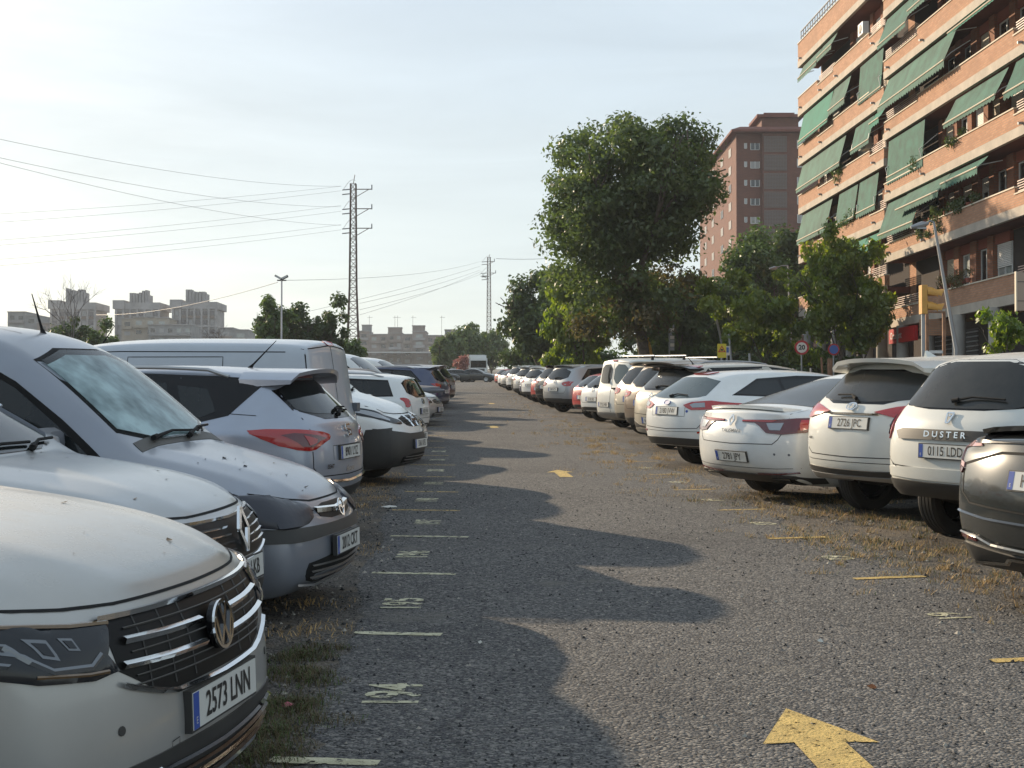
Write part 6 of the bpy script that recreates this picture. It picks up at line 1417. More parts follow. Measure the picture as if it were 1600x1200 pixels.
# pots and hanging plants on the parapets
def wall_plant(label, s, z, w, seed, n=700, hang=.3, m_=None):
    g = random.Random(seed); o = empty('balcony_plant', (0, 0, 0), 0, label, 'plant', 'plants on the brick balconies'); o.matrix_world = BM @ Matrix.Translation((s, -.08, z))
    b = MB()
    for i in range(max(1, int(w / .6))): b.lathe([(.001, .02), (.10, .02), (.13, .2), (.12, .2), (.001, .18)], M_LINTEL, 10, Matrix.Translation(((i + .5) * w / max(1, int(w / .6)), .12, 0)))
    b.build('pot', o)
    C = [(g.uniform(0, w), g.uniform(-.25, .2), g.uniform(-hang, .45), .26, .2, .2) for _ in range(int(4 + w * 4))]
    link('foliage', leaves('foliage', m_ or LF_OLIVE, C, n, .055, seed, .5), o)
wall_plant('long tangle of plants spilling over the parapet behind the leaning street lamp', 4.6, 8.45, 3.9, 1, 2600, .55, LF_DARK); wall_plant('row of plants on the parapet right of the tangle above the street lamp', 8.6, 8.45, 3.2, 2, 1100, .0, LF_DARK)
wall_plant('brownish plants on the lowest long balcony', 7.4, 5.35, 3.6, 3, 1300, .1, LF_OLIVE); wall_plant('small green plant clinging to the white shuttered window balcony', 9.3, 11.4, .9, 4, 420, .25, LF_DARK)
wall_plant('dark plant at the end of the railing under the vertical awning', 4.2, 11.2, 1.2, 5, 500, .2, LF_DARK); wall_plant('large green plant hanging from the farther block under a cream awning bar', -9.0, 13.1, 1.8, 6, 1100, .5, LF_MID); wall_plant('low green plant on the farther block beneath the second awning', -7.0, 10.2, 2.6, 7, 700, .15, LF_MID)
def ac(label, s, z):
    o = empty('air_conditioner', (0, 0, 0), 0, label, 'air conditioner'); o.matrix_world = BM @ Matrix.Translation((s, .25, z)); b = MB(); b.box((0, -.30, 0), (.85, .02, .62), M_FRAME); b.build('housing', o)
    b = MB(); b.lathe([(.22, 0), (.24, -.02), (.20, -.03), (.001, -.02)], M_DARKM, 18, Matrix.Translation((.42, -.305, .31)), axis='Y'); b.build('fan', o)
ac('air conditioner box on the highest balcony of the farther block', -4.6, 19.6); ac('air conditioner box above the railing, middle floor of the farther block', -4.2, 13.55)

# ---- brown tower behind the trees
def wpt(px, py, Y): return at(px, py, Y)
YT = 216.0; xc_ = wpt(1151, 400, YT).x; z1 = wpt(1151, 209, YT).z
o = empty('tower_block', (xc_, YT, 0), 0, 'tall dark red brick tower block with lattice stair panels behind the elm', 'building')
fl = 2.85; zb = 4.0
bpart('wall', o, lambda b: b.box((0, 0, zb), (26, 42, z1), M_BRICKD)); bpart('wing_wall', o, lambda b: b.box((3.9, -.9, zb), (26, -.002, z1 - .05), M_BRICKD))
bpart('roof', o, lambda b: (b.box((-1.0, -1.9, z1), (27, 43, z1 + .35), M_SOFFIT), b.add([(-.9, -1.8, z1 + .35), (26.9, -1.8, z1 + .35), (26.9, 42.9, z1 + .35), (-.9, 42.9, z1 + .35), (.6, 0, z1 + 1.1), (25, 0, z1 + 1.1), (25, 41, z1 + 1.1), (.6, 41, z1 + 1.1)], [(0, 1, 5, 4), (1, 2, 6, 5), (2, 3, 7, 6), (3, 0, 4, 7), (4, 5, 6, 7)], M_SOFFIT)))
bpart('stair_head', o, lambda b: (b.box((4.2, 1.5, z1 + 1.0), (9.9, 8, z1 + 2.8), M_BRICKD), b.box((3.4, .9, z1 + 2.8), (10.6, 8.6, z1 + 3.25), M_SOFFIT), b.prism([(4.6, 2), (9.4, 2), (8.6, 7.5), (5.4, 7.5)], z1 + 3.25, z1 + 3.7, M_SOFFIT)))
M_LAT = mat('grey_lattice', (.20, .17, .155), rough=.9); M_BLIND = mat('blind', (.33, .32, .31), rough=.7)
for k in range(13):
    zt = z1 - .55 - k * fl; 
    b = MB()
    for q in range(12): b.box((4.1, -1.0, zt - .1 - q * .21), (7.6, -.902, zt - .0 - q * .21), M_LAT)
    for q in range(15): b.box((4.1 + q * .245, -.97, zt - 2.42), (4.17 + q * .245, -.901, zt), M_LAT)
    b.build('lattice_panel', o)
    for (x0, x1, y0, hh, dz) in ((2.2, 3.55, -.04, 1.0, .9), (-1, -1, 0, 0, 0), (9.2, 10.3, -.94, 1.3, .6), (1.25, 1.6, -.04, .8, .9)):
        if hh == 0: continue
        w_ = bpart('window', o, lambda b: b.box((x0, y0 - .0, zt - dz - hh), (x1, y0 + .03, zt - dz), M_WIN if r9.random() < .5 else M_BLIND))
        b = MB()
        for q in (x0, (x0 + x1) / 2, x1): b.box((q - .05, y0 - .06, zt - dz - hh), (q + .05, y0 - .001, zt - dz), M_FRAME)
        b.box((x0, y0 - .055, zt - dz - hh - .06), (x1, y0 - .001, zt - dz - hh), M_FRAME); b.build('window_frame', w_)
    for yy in (5, 13.5, 24, 33):
        w_ = bpart('window', o, lambda b: b.box((-.05, yy, zt - 2.0), (-.002, yy + 2.0, zt - .7), M_BLIND if r9.random() < .7 else M_WIN))
        b = MB()
        for q in (yy, yy + 1, yy + 2): b.box((-.10, q - .06, zt - 2.0), (-.051, q + .06, zt - .7), M_FRAME)
        b.build('window_frame', w_)
# ---- three concrete towers far away on the left
M_TC = mat('tower_concrete', (.33, .31, .30), rough=.95, var=.18, vscale=.25); M_TD = mat('tower_shade_panel', (.17, .155, .155), rough=.95, var=.25, vscale=.3); M_TB = mat('tower_brown', (.20, .15, .12), rough=.95)
def far_tower(label, px0, px1, py_top, py_core, c0, c1, seed):
    Y = 450.; a = wpt(px0, py_top, Y); c = wpt(px1, py_top, Y); w = c.x - a.x; R1 = random.Random(seed)
    o = empty('concrete_tower', (a.x, Y, 0), 0, label, 'building', 'concrete towers on the skyline'); zt = a.z; zc = wpt(c0, py_core, Y).z; zb = 10.
    bpart('wall', o, lambda b: b.box((.5, 0, zb), (w - .5, 14, zt - 2.0), M_TC))
    bpart('top_storey', o, lambda b: (b.box((-.2, -.8, zt - 2.4), (w * .24, 15, zt + .35), M_TC), b.box((w * .24 + .05, -.5, zt - 2.6), (w + .1, 15, zt - .35), M_TC)))
    n = 6; x0 = (c0 - px0) / FPX * Y; x1 = (c1 - px0) / FPX * Y; bpart('core', o, lambda b: b.box((x0, 2, zt - .6), (x1, 8, zc - .9), M_TC))
    for k in range(n):
        u0 = lerp(x0, x1, k / n); hh = zc - .9 + R1.choice((.2, .9, 1.1, .5)) * (1 if k not in (2, 3) else .3)
        bpart('chimney', o, lambda b: b.box((u0 + .05, 1.6, zt - .3), (u0 + (x1 - x0) / n * .82, 5, hh + .3), M_TC))
    for k in range(7):
        u = w * (.03 + .155 * k); bpart('pilaster', o, lambda b: b.box((u, -.6, zb), (u + w * .045, -.01, zt - 2.6), M_TC))
    for j in range(13):
        z = zt - 3.2 - j * 2.9
        for k in range(6):
            u = w * (.085 + .155 * k)
            bpart('window', o, lambda b: b.box((u, -.25, z - 1.5), (u + w * .085, -.02, z - .1), M_TD if R1.random() < .8 else M_BLIND))
        bpart('balcony', o, lambda b: b.box((w * .24, -.5, z - 2.4), (w * .98, -.27, z - 1.6), M_TC if j % 3 else M_TB))
far_tower('leftmost of the three concrete towers, behind leafless branches', 77, 150, 471, 451, 100, 128, 1)
far_tower('middle one of the three concrete towers with a brown corner', 178, 250, 471, 455, 200, 229, 2)
far_tower('rightmost of the three concrete towers, next to a leaning bare tree', 267, 339, 470, 453, 288, 319, 3)
# ---- low houses on the left skyline and the long terraced block in the middle
M_H1 = mat('grey_render', (.26, .255, .25), rough=.95, var=.12, vscale=.4); M_H2 = mat('cream_render', (.34, .29, .23), rough=.95, var=.12, vscale=.4); M_H3 = mat('brown_render', (.27, .22, .19), rough=.95, var=.15, vscale=.4)
def low_block(label, px0, px1, py0, Y, m_, floors, seed, steps=None, depth=12, name='low_building', fh=None):
    a = wpt(px0, py0, Y); c = wpt(px1, py0, Y); w = c.x - a.x; zg = .0318 * Y - .5; R1 = random.Random(seed); o = empty(name, (a.x, Y, 0), 0, label, 'building')
    for (u0, u1, dz) in (steps or [(0, 1, 0)]):
        z1 = a.z + dz; bpart('wall', o, lambda b: b.box((w * u0, 0, zg), (w * u1 - .02, depth, z1), m_)); bpart('roof_edge', o, lambda b: b.box((w * u0 - .15, -.3, z1), (w * u1 + .13, depth, z1 + .28), M_TC))
        f = fh or (z1 - zg) / max(1, floors); z = z1 - f * .35; n = max(1, int(w * (u1 - u0) / 2.6))
        while z > zg + 1.6:
            for k in range(n):
                x = w * u0 + (k + .25) * w * (u1 - u0) / n; ww = w * (u1 - u0) / n * .5
                wd = bpart('window', o, lambda b: b.box((x, -.06, z - 1.25), (x + ww, -.002, z), R1.choice((M_WIN, M_WIN, M_BLIND, M_WINC))))
            if R1.random() < .75: bpart('balcony', o, lambda b: b.box((w * u0 + .3, -.9, z - 2.25), (w * u1 - .3, -.07, z - 1.35), R1.choice((m_, M_TC, M_H3))))
            z -= f
    return o
low_block('pale flat roofed block at the left edge of the skyline', 12, 58, 488, 430, M_H1, 5, 1, [(0, .6, 0), (.6, 1, -1.0)], fh=2.9)
low_block('small brown house right of the pale block at the left edge', 58, 76, 505, 425, M_H3, 3, 2, fh=2.9)
low_block('cream and grey block below the middle concrete tower', 190, 262, 497, 436, M_H2, 4, 3, [(0, .25, -.2), (.25, .75, .2), (.75, 1., 0)], fh=2.9)
low_block('long low grey block between the middle and right towers', 232, 300, 508, 430, M_H1, 3, 4, fh=2.9)
low_block('grey house behind the leaning leafless tree', 340, 388, 513, 425, M_H1, 3, 5, [(0, .5, 0), (.5, 1, -.6)], fh=2.9)
o = empty('warehouse', (wpt(300, 520, 420).x, 420, 0), 0, 'low warehouse with a pale curved roof under the third tower', 'building')
bpart('wall', o, lambda b: b.box((0, 0, 8), (6.8, 10, 21.6), M_H1)); bpart('roof', o, lambda b: b.prism([(-.2 + .5 * i, 0 + .0) for i in range(2)] + [(7, 0), (7, 10), (-.2, 10)], 21.6, 22.7, M_FRAME))
tb = low_block('long terraced grey brown apartment block beyond the far end of the car park', 560, 692, 522, 520, M_H3, 6, 6,
          [(0, .13, 1.0), (.13, .35, -.2), (.35, .52, .25), (.52, .64, -.2), (.64, .80, .9), (.80, 1., -.6)], depth=14, name='terraced_block', fh=2.75)
for (p0, p1, py) in ((565, 579, 508), (606, 627, 512), (644, 663, 509)):
    a = wpt(p0, py, 521); c = wpt(p1, py, 521); x = a.x - wpt(560, 522, 520).x
    bpart('stair_head', tb, lambda b: (b.box((x, 2.01, a.z - 3.5), (x + c.x - a.x, 6, a.z), M_H3 if p0 > 600 else M_H1), b.box((x - .2, 1.8, a.z), (x + c.x - a.x + .2, 6.2, a.z + .25), M_TC)))
for px in (577, 617, 621, 645, 690):
    a = wpt(px, 515, 523); x = a.x - wpt(560, 522, 520).x; bpart('aerial', tb, lambda b: (b.tube([(x, 3, a.z - 3), (x, 3, a.z + 5.2)], .06, M_DARKM, 5), b.box((x - .7, 2.97, a.z + 4.5), (x + 1.2, 3.03, a.z + 4.6), M_DARKM)))
bpart('canopy', tb, lambda b: b.box((-1, -7, wpt(600, 551, 512).z), (31, -.95, wpt(600, 551, 512).z + .35), M_FRAME))
low_block('small white block right of the terraced apartments', 695, 716, 516, 430, M_H1, 4, 7, fh=2.9)
# ---- pylons, wires
M_RUST = mat('rusty_lattice', (.12, .085, .07), rough=.8, var=.25, vscale=2); M_WIRE = mat('wire', (.16, .16, .17), rough=.6)
def pylon(label, px, py_top, Y, wb, wt, zbase, arms, rodh=.9):
    c = at(px, py_top, Y); o = empty('pylon', (c.x, Y, zbase), 0, label, 'pylon', 'lattice pylons'); H = c.z - zbase
    wid = lambda t: (lerp(wb, wt * 1.35, min(1, t / .5)) if t < .5 else lerp(wt * 1.35, wt, (t - .5) / .5)) / 2
    for sx in (-1, 1):
        for sy in (-1, 1):
            b = MB(); b.tube([(sx * wid(0), sy * wid(0), 0), (sx * wid(.25), sy * wid(.25), H * .25), (sx * wid(.5), sy * wid(.5), H * .5), (sx * wid(1), sy * wid(1), H)], .06, M_RUST, 4); b.build('leg', o)
    n = 30
    for face in range(4):
        b = MB(); A = Matrix.Rotation(face * pi / 2, 4, 'Z')
        for i in range(n):
            t0, t1 = i / n, (i + 1) / n; a, c2 = wid(t0), wid(t1); s = 1 if i % 2 else -1
            b.tube([(-s * a, -a, H * t0), (s * c2, -c2, H * t1)], .03, M_RUST, 4, A); b.tube([(-c2, -c2, H * t1), (c2, -c2, H * t1)], .022, M_RUST, 4, A)
        tag(b.build('bracing', o), kind='stuff')
    b = MB(); b.tube([(0, 0, H), (.15, 0, H + rodh)], .035, M_RUST, 5); b.build('lightning_rod', o)
    for (dz, L1, L2) in arms:
        b = MB(); b.tube([(0, 0, H - dz), (L1, 0, H - dz)], .05, M_RUST, 5); b.tube([(0, 0, H - dz - abs(L1) * .5), (L1 * .85, 0, H - dz)], .035, M_RUST, 5); b.build('arm', o)
        b = MB(); 
        for (u, v) in ((L1, .45),): b.tube([(u, 0, H - dz - .05), (u, 0, H - dz + v)], .06, M_GREYP, 6)
        for q in (0, .45): b.tube([(-.3, 0, H - dz - q), (-L2, 0, H - dz - q - .08)], .055, M_GREYP, 6)
        b.build('insulator', o)
        b = MB(); K = 8; b.tube([(-L2 + .1 + (L2 + .1) * i / K, 0, H - dz - .05 + 1.0 * sin(i / K * pi * .62)) for i in range(K + 1)], .018, M_WIRE, 4); b.build('jumper_wire', o)
    return o
pylon('tall rusty lattice pylon rising left of the lane, wires on its left', 552, 287, 140, 1.45, .52, 3.6, [(.55, 1.85, 1.1), (2.5, 1.85, 1.1), (4.45, 1.85, 1.1)])
pylon('farther smaller lattice pylon beside the dense dark tree', 764, 402, 232, .85, .48, 6.2, [(.7, .9, 1.2), (2.6, 1.1, 1.4), (3.2, -1.0, 1.2)], .5)
def wire(label, p, q, sag, r=.010):
    p, q = Vector(p), Vector(q); P = [p.lerp(q, i / 16) - Vector((0, 0, sag * 4 * (i / 16) * (1 - i / 16))) for i in range(17)]
    b = MB(); b.tube(P, r, M_WIRE, 4); o = b.build('overhead_wire'); tag(o, label, 'wire', 'overhead wires'); return o
def ext(a, c, k): return a + (c - a) * k
for i, (y0, y1) in enumerate([(330, 291), (343, 298), (371, 321), (379, 330), (401, 351), (411, 359)]):
    a = at(533, y1, 140); c = at(0, y0, 118); wire('%s wire of the six sweeping left from the tall pylon' % ['topmost', 'second', 'third', 'fourth', 'fifth', 'lowest'][i], a, ext(a, c, 1.25), .35)
for i, (y0, x1, y1) in enumerate([(208, 533, 291), (237, 533, 323), (245, 533, 352)]):
    a = at(x1, y1, 140); c = at(0, y0, 70); wire('%s of the three wires falling from the upper left to the tall pylon' % ['highest', 'middle', 'lowest'][i], a, ext(a, c, 1.12), .8)
for i, (x0, y0, x1, y1) in enumerate([(562, 474, 750, 422), (562, 484, 752, 428), (562, 492, 752, 424), (440, 496, 750, 416)]):
    wire('%s of the thin wires strung between the two pylons' % ['highest', 'second', 'third', 'faintest'][i], at(x0, y0, 141), at(x1, y1, 232), .3, .016)
wire('wire running from the floodlight mast past the pylon to the farther pylon', at(446, 438, 92), at(752, 408, 231), .7, .013); wire('wire dropping left from the floodlight mast over the concrete towers', at(434, 441, 92), at(150, 492, 150), .6, .02)
wire('thin wire leaving the farther pylon to the right behind the elm', at(775, 404, 232), at(1000, 380, 240), 1., .03)
# ---- floodlight mast and street lamps
gz = lambda px, Y: lot((px - 800) / FPX * Y, Y).z
o = empty('floodlight_mast', (at(440, 440, 92).x, 92, gz(440, 92)), 0, 'slim white mast with twin floodlights at the top, left of the tall pylon', 'floodlight'); zt = at(440, 436, 92).z - o.location.z
bpart('pole', o, lambda b: b.tube([(0, 0, 0), (0, 0, zt)], .07, mat('white_pole', (.55, .54, .55), rough=.5), 10, r2=.05)); bpart('crossbar', o, lambda b: b.box((-.3, -.03, zt - .12), (.3, .03, zt - .04), M_DARKM))
for sx, tl in ((-1, .5), (1, -.45)):
    A = Matrix.Translation((sx * .2, 0, zt + .1)) @ Matrix.Rotation(tl, 4, 'Y'); b = MB(); b.prism([(-.26, -.16), (.26, -.16), (.20, .16), (-.20, .16)], -.06, .07, M_DARKM, A); h_ = b.build('floodlight', o)
    b = MB(); b.box((-.2, -.17, -.045), (.2, -.161, .05), M_CLEAR, A); b.build('lens', h_)
def lamp(label, bx, by, tx, ty, ax, ay, Y, m_=M_METAL, r=.07, group=None):
    zb = gz(bx, Y); base = Vector((at(bx, by, Y).x, Y, zb)); T = at(tx, ty, Y) - base; A_ = at(ax, ay, Y) - base; base_top = at(bx, by, Y) - base
    o = empty('street_lamp', base, 0, label, 'street lamp', group); bpart('pole', o, lambda b: b.tube([(0, 0, -.2), base_top, T * 1.0], [r, r, r * .6], m_, 10))
    bpart('arm', o, lambda b: b.tube([T, T.lerp(A_, .5) + Vector((0, 0, .06)), A_], r * .45, m_, 6))
    d = (A_ - T).normalized(); hp = A_; b = MB(); b.tube([hp - d * .1, hp + d * .1, hp + d * .45], [.04, .11, .05], m_, 8); h_ = b.build('lamp_head', o)
    b = MB(); b.box((hp.x + d.x * .12 - .14, hp.y - .05, hp.z + d.z * .12 - .115), (hp.x + d.x * .12 + .14, hp.y + .05, hp.z + d.z * .12 - .08), M_CLEAR); b.build('lamp_glass', h_)
lamp('curved grey street lamp above the yellow warning sign', 1128, 537, 1109, 453, 1100, 451, 72, group='street lamps along the street'); lamp('leaning grey street lamp in front of the brick balconies', 1494, 545, 1459, 347, 1446, 350, 42, r=.065, group='street lamps along the street')
lamp('street lamp whose head peeks over the bushy trees', 1236, 540, 1231, 415, 1213, 418, 88, group='street lamps along the street')
o = empty('post', lot((1146 - 800) / FPX * 66, 66), 0, 'short leaning grey post right of the yellow warning sign', 'post'); bpart('shaft', o, lambda b: b.tube([(0, 0, 0), (-.05, 0, 1.4), (-.2, 0, 3.1)], .06, M_METAL, 8))
# ---- traffic signs, light, boards
def sign_post(label, px, py, Y, faces, cat='sign'):
    c = at(px, py, Y); base = lot(c.x, Y); o = empty('road_sign', (c.x, Y, base.z), 0, label, cat); zc = c.z - base.z
    bpart('post', o, lambda b: b.tube([(0, .03, 0), (0, .03, zc + .2)], .035, M_METAL, 8)); faces(o, zc); return o
def disc(b, r, y, z, m_, n=28, y1=None): b.add([(r * cos(2 * pi * j / n), y, z + r * sin(2 * pi * j / n)) for j in range(n)] + [(r * cos(2 * pi * j / n), (y1 if y1 is not None else y + .012), z + r * sin(2 * pi * j / n)) for j in range(n)], [tuple(range(n))] + [(j, (j + 1) % n, n + (j + 1) % n, n + j) for j in range(n)] + [tuple(range(n, 2 * n))[::-1]], m_)
M_SR = mat('sign_red', (.42, .015, .02), rough=.4); M_SW = mat('sign_white', (.66, .62, .56), rough=.4); M_SY = mat('sign_yellow', (.62, .50, .02), rough=.4); M_SB = mat('sign_blue', (.05, .12, .38), rough=.4)
def f20(o, z):
    b = MB(); disc(b, .30, -.02, z, M_SR); b.build('red_ring', o); b = MB(); disc(b, .215, -.028, z, M_SW, y1=-.021); b.build('white_disc', o)
    vs, fs = text_geo('20', .27, .010); b = MB(); b.add([(x, -.031, z + q) for x, q, _ in vs], fs, M_INK); b.build('lettering', o)
sign_post('round speed limit sign reading 20 with red rim', 1253, 543, 58, f20)
def fwarn(o, z):
    b = MB(); b.box((-.19, -.03, z - .30), (.19, -.015, z + .30), M_SY); b.build('yellow_board', o)
    def tri(r, y, m_, nm, dz=0): b = MB(); b.prism([(0, r), (-r * .9, -r * .55), (r * .9, -r * .55)], 0, .004, m_, Matrix.Translation((0, y, z + .04 + dz)) @ Matrix.Rotation(pi / 2, 4, 'X')); b.build(nm, o)
    tri(.19, -.031, M_SR, 'red_triangle'); tri(.115, -.036, M_SY, 'yellow_triangle'); b = MB(); b.prism([(-.07, -.05), (.07, -.05), (.05, 0), (.02, .03), (-.02, .03), (-.05, 0)], 0, .003, M_INK, Matrix.Translation((0, -.041, z + .05)) @ Matrix.Rotation(pi / 2, 4, 'X')); b.build('pictogram', o)
sign_post('yellow warning sign with a red triangle', 1128, 548, 60, fwarn)
sign_post('small blue and white sign peeking out behind the yellow warning sign', 1136.5, 548, 61, lambda o, z: (bpart('white_board', o, lambda b: b.box((-.10, -.02, z - .20), (.10, -.008, z + .20), M_SW)), bpart('blue_field', o, lambda b: b.box((-.07, -.026, z - .08), (.07, -.021, z + .15), M_SB))))
sign_post('round blue sign with red rim in the tree shade', 1303, 546, 60, lambda o, z: (bpart('red_ring', o, lambda b: disc(b, .25, -.02, z, M_SR)), bpart('blue_disc', o, lambda b: disc(b, .19, -.028, z, M_SB, y1=-.021))))
sign_post('narrow striped panel on a pole seen nearly edge on, right of the yellow parasol', 1046, 512, 74, lambda o, z: [bpart('stripe', o, lambda b: b.box((.04, -.03, z - 1.2 + .2 * k), (.26, -.01, z - 1.02 + .2 * k), M_SW if k % 2 else M_METAL)) for k in range(7)])
# traffic light seen from the side
Y = 37.; c = at(1443, 468, Y); base = lot(c.x, Y); o = empty('traffic_light', (c.x, Y, base.z), 0, 'yellow traffic light with two hooded lamps facing away to the side', 'traffic light'); zc = c.z - base.z; M_TL = mat('ochre_plastic', (.55, .28, .05), rough=.45, var=.08, vscale=4)
bpart('post', o, lambda b: b.tube([(0, 0, 0), (0, 0, zc - .38)], .05, M_METAL, 10)); bpart('housing', o, lambda b: b.box((-.07, -.14, zc - .38), (.08, .14, zc + .38), M_TL))
for dz in (.19, -.19):
    b = MB(); vs = []; fs = []; K = 12
    for i, (x, q) in enumerate(((.08, .165), (.22, .16), (.36, .13), (.45, .17))):
        for j in range(K + 1):
            a = lerp(-.35, pi + .35, j / K); drop = 0 if i < 3 else .0; vs.append((x + (.10 * max(0, sin(a)) if i == 3 else 0), q * cos(a), zc + dz + q * sin(a) * (1 if i < 2 else .9) - .02 * i))
    for i in range(3):
        for j in range(K): fs.append((i * (K + 1) + j, i * (K + 1) + j + 1, (i + 1) * (K + 1) + j + 1, (i + 1) * (K + 1) + j))
    b.add(vs, fs, M_TL, smooth=True); h_ = b.build('hood', o); b = MB(); b.lathe([(.001, .12), (.11, .11), (.14, .081)], M_LAMPD, 18, Matrix.Translation((0, 0, zc + dz)) @ Matrix.Rotation(pi / 2, 4, 'Y')); b.build('lens', h_)
Y = 39.; c = at(1462, 489, Y); base = lot(c.x, Y); o = empty('board_frame', (c.x, Y, base.z), 0, 'empty upright wooden frame beside the traffic light pole', 'frame'); zc = c.z - base.z; M_WOOD = mat('weathered_wood', (.22, .12, .07), rough=.85, var=.3, vscale=5)
for x in (-.27, .20): bpart('upright', o, lambda b: b.box((x, -.04, 0), (x + .08, .04, zc), M_WOOD))
bpart('top_rail', o, lambda b: b.box((-.27, -.03, zc), (.28, .03, zc + .05), M_WOOD)); bpart('bottom_rail', o, lambda b: b.box((-.19, -.03, zc - 1.12), (.20, .03, zc - 1.04), M_FRAME))
Y = 34.; c = at(1588, 425, Y); d = at(1588, 485, Y); base = lot(c.x, Y); o = empty('notice_panel', (c.x, Y, base.z), 0, 'beige notice panel with pale edge cut by the frame at the far right', 'panel'); M_BEI = mat('beige_panel', (.38, .28, .21), rough=.6)
bpart('panel', o, lambda b: b.box((.03, 0, d.z - base.z), (1.2, .06, c.z - base.z), M_BEI)); bpart('edge', o, lambda b: b.box((0, -.02, d.z - base.z - .02), (.028, .08, c.z - base.z + .02), M_COPE)); bpart('post', o, lambda b: b.tube([(.9, .1, 0), (.9, .1, c.z - base.z)], .05, M_METAL, 8))
for q in (.25, .75): bpart('seam', o, lambda b: b.box((.04, -.006, lerp(d.z, c.z, q) - base.z - .008), (1.19, -.001, lerp(d.z, c.z, q) - base.z + .008), M_DARKM))
# folded yellow parasol and notice
c = at(1013, 526, 72); base = lot(c.x, 72); o = empty('folded_parasol', (c.x, 72, base.z), 0, 'folded yellow parasol standing in front of the tall elm trunk', 'parasol'); zc = c.z - base.z; M_PY = mat('yellow_canvas', (.52, .30, .03), rough=.8, var=.2, vscale=3)
bpart('pole', o, lambda b: b.tube([(0, 0, 0), (0, 0, zc)], .03, M_METAL, 6))
for k in range(5): bpart('canopy_fold', o, lambda b: b.tube([(.10 * cos(k * 1.26) * 1.6, .1 * sin(k * 1.26), zc - 1.15), (.09 * cos(k * 1.26), .09 * sin(k * 1.26), zc - .6), (.0, 0, zc)], [.10, .08, .02], M_PY, 7))
# roadside fence with dark reed panels
o = empty('street_fence', (0, 0, 0), 0, 'dark reed fence with grey posts along the street behind the right row', 'fence'); M_REED = mat('reed', (.07, .05, .035), rough=.95, var=.4, vscale=6, bump=.6, bscale=25)
for i in range(22):
    y = 48 + i * 2.5; x = 10.2 - .040 * (y - 48) ; p = lot(x, y); q = lot(10.2 - .040 * (y - 45.5), y + 2.5)
    bpart('post', o, lambda b: b.tube([p, p + Vector((0, 0, 1.5))], .035, M_METAL, 6))
    bpart('reed_panel', o, lambda b: b.add([p + Vector((0, .05, .1)), q + Vector((0, -.05, .1)), q + Vector((0, -.05, 1.25)), p + Vector((0, .05, 1.25)), p + Vector((.04, .05, .1)), q + Vector((.04, -.05, .1)), q + Vector((.04, -.05, 1.25)), p + Vector((.04, .05, 1.25))], [(0, 1, 2, 3), (4, 7, 6, 5), (3, 2, 6, 7), (0, 4, 5, 1)], M_REED))
for i, (px, py, Y) in enumerate(((1176, 552, 55), (1288, 558, 50), (1297, 560, 47))):
    c = at(px, py, Y); base = lot(c.x, Y); o = empty('wooden_stake', (c.x, Y, base.z), 0, ['leaning grey stake right of the yellow sign', 'thin leaning stake left of the speed limit tree', 'stout orange wooden stake at the foot of the bright tree'][i], 'stake'); bpart('shaft', o, lambda b: b.tube([(0, 0, 0), ((-.12, -.10, 0)[i], 0, c.z - base.z)], (.05, .04, .09)[i], (M_METAL, M_WOOD, M_WOOD)[i], 7))

# ---- the evening haze over the far roofs
o = empty('x'); bpy.data.objects.remove(o)
b = MB(); b.box((-420, -12, -3), (300, 700, 130), mat('air', (1, 1, 1))); hz = b.build('haze'); tag(hz, kind='stuff')
hm = bpy.data.materials.new('haze_air'); hm.use_nodes = True; t = hm.node_tree; t.nodes.clear(); ou = N(t, 'ShaderNodeOutputMaterial'); pv = N(t, 'ShaderNodeVolumePrincipled')
pv.inputs['Color'].default_value = (.80, .87, .95, 1); pv.inputs['Density'].default_value = .0003; pv.inputs['Anisotropy'].default_value = .1; t.links.new(pv.outputs[0], ou.inputs['Volume']); hz.data.materials[0] = hm
# ------------------------------------------------------------------ the rest of the cars
for k, pm in (('hatch', P_SILVER), ('suv', P_SILVER), ('estate', P_WHITE), ('van', P_WHITE), ('sedan', P_DARK)): SPEC[k] = build_generic(k, pm)
SPEC['berlingo'] = build_berlingo()
used_proto = set()
def put2(kind, pm, x, y, hd, anchor, label, group, zscale=None):
    proto = SPEC[kind]
    if kind not in used_proto: used_proto.add(kind); root = proto.root
    else: root = copy_tree(proto.root)
    repaint(root, pm); h = radians(hd); k = {'nose': -proto.L / 2 - .11, 'tail': proto.L / 2 + .13}[anchor]
    root.matrix_world = lot_matrix(x + k * cos(h), y + k * sin(h), h, 0) @ Matrix.Diagonal((rg.uniform(.96, 1.04), rg.uniform(.97, 1.02), rg.uniform(.95, 1.04), 1))
    tag(root, label, 'van' if kind in ('van', 'berlingo') else 'car', group); return root
A_, B_ = 'nose', 'tail'
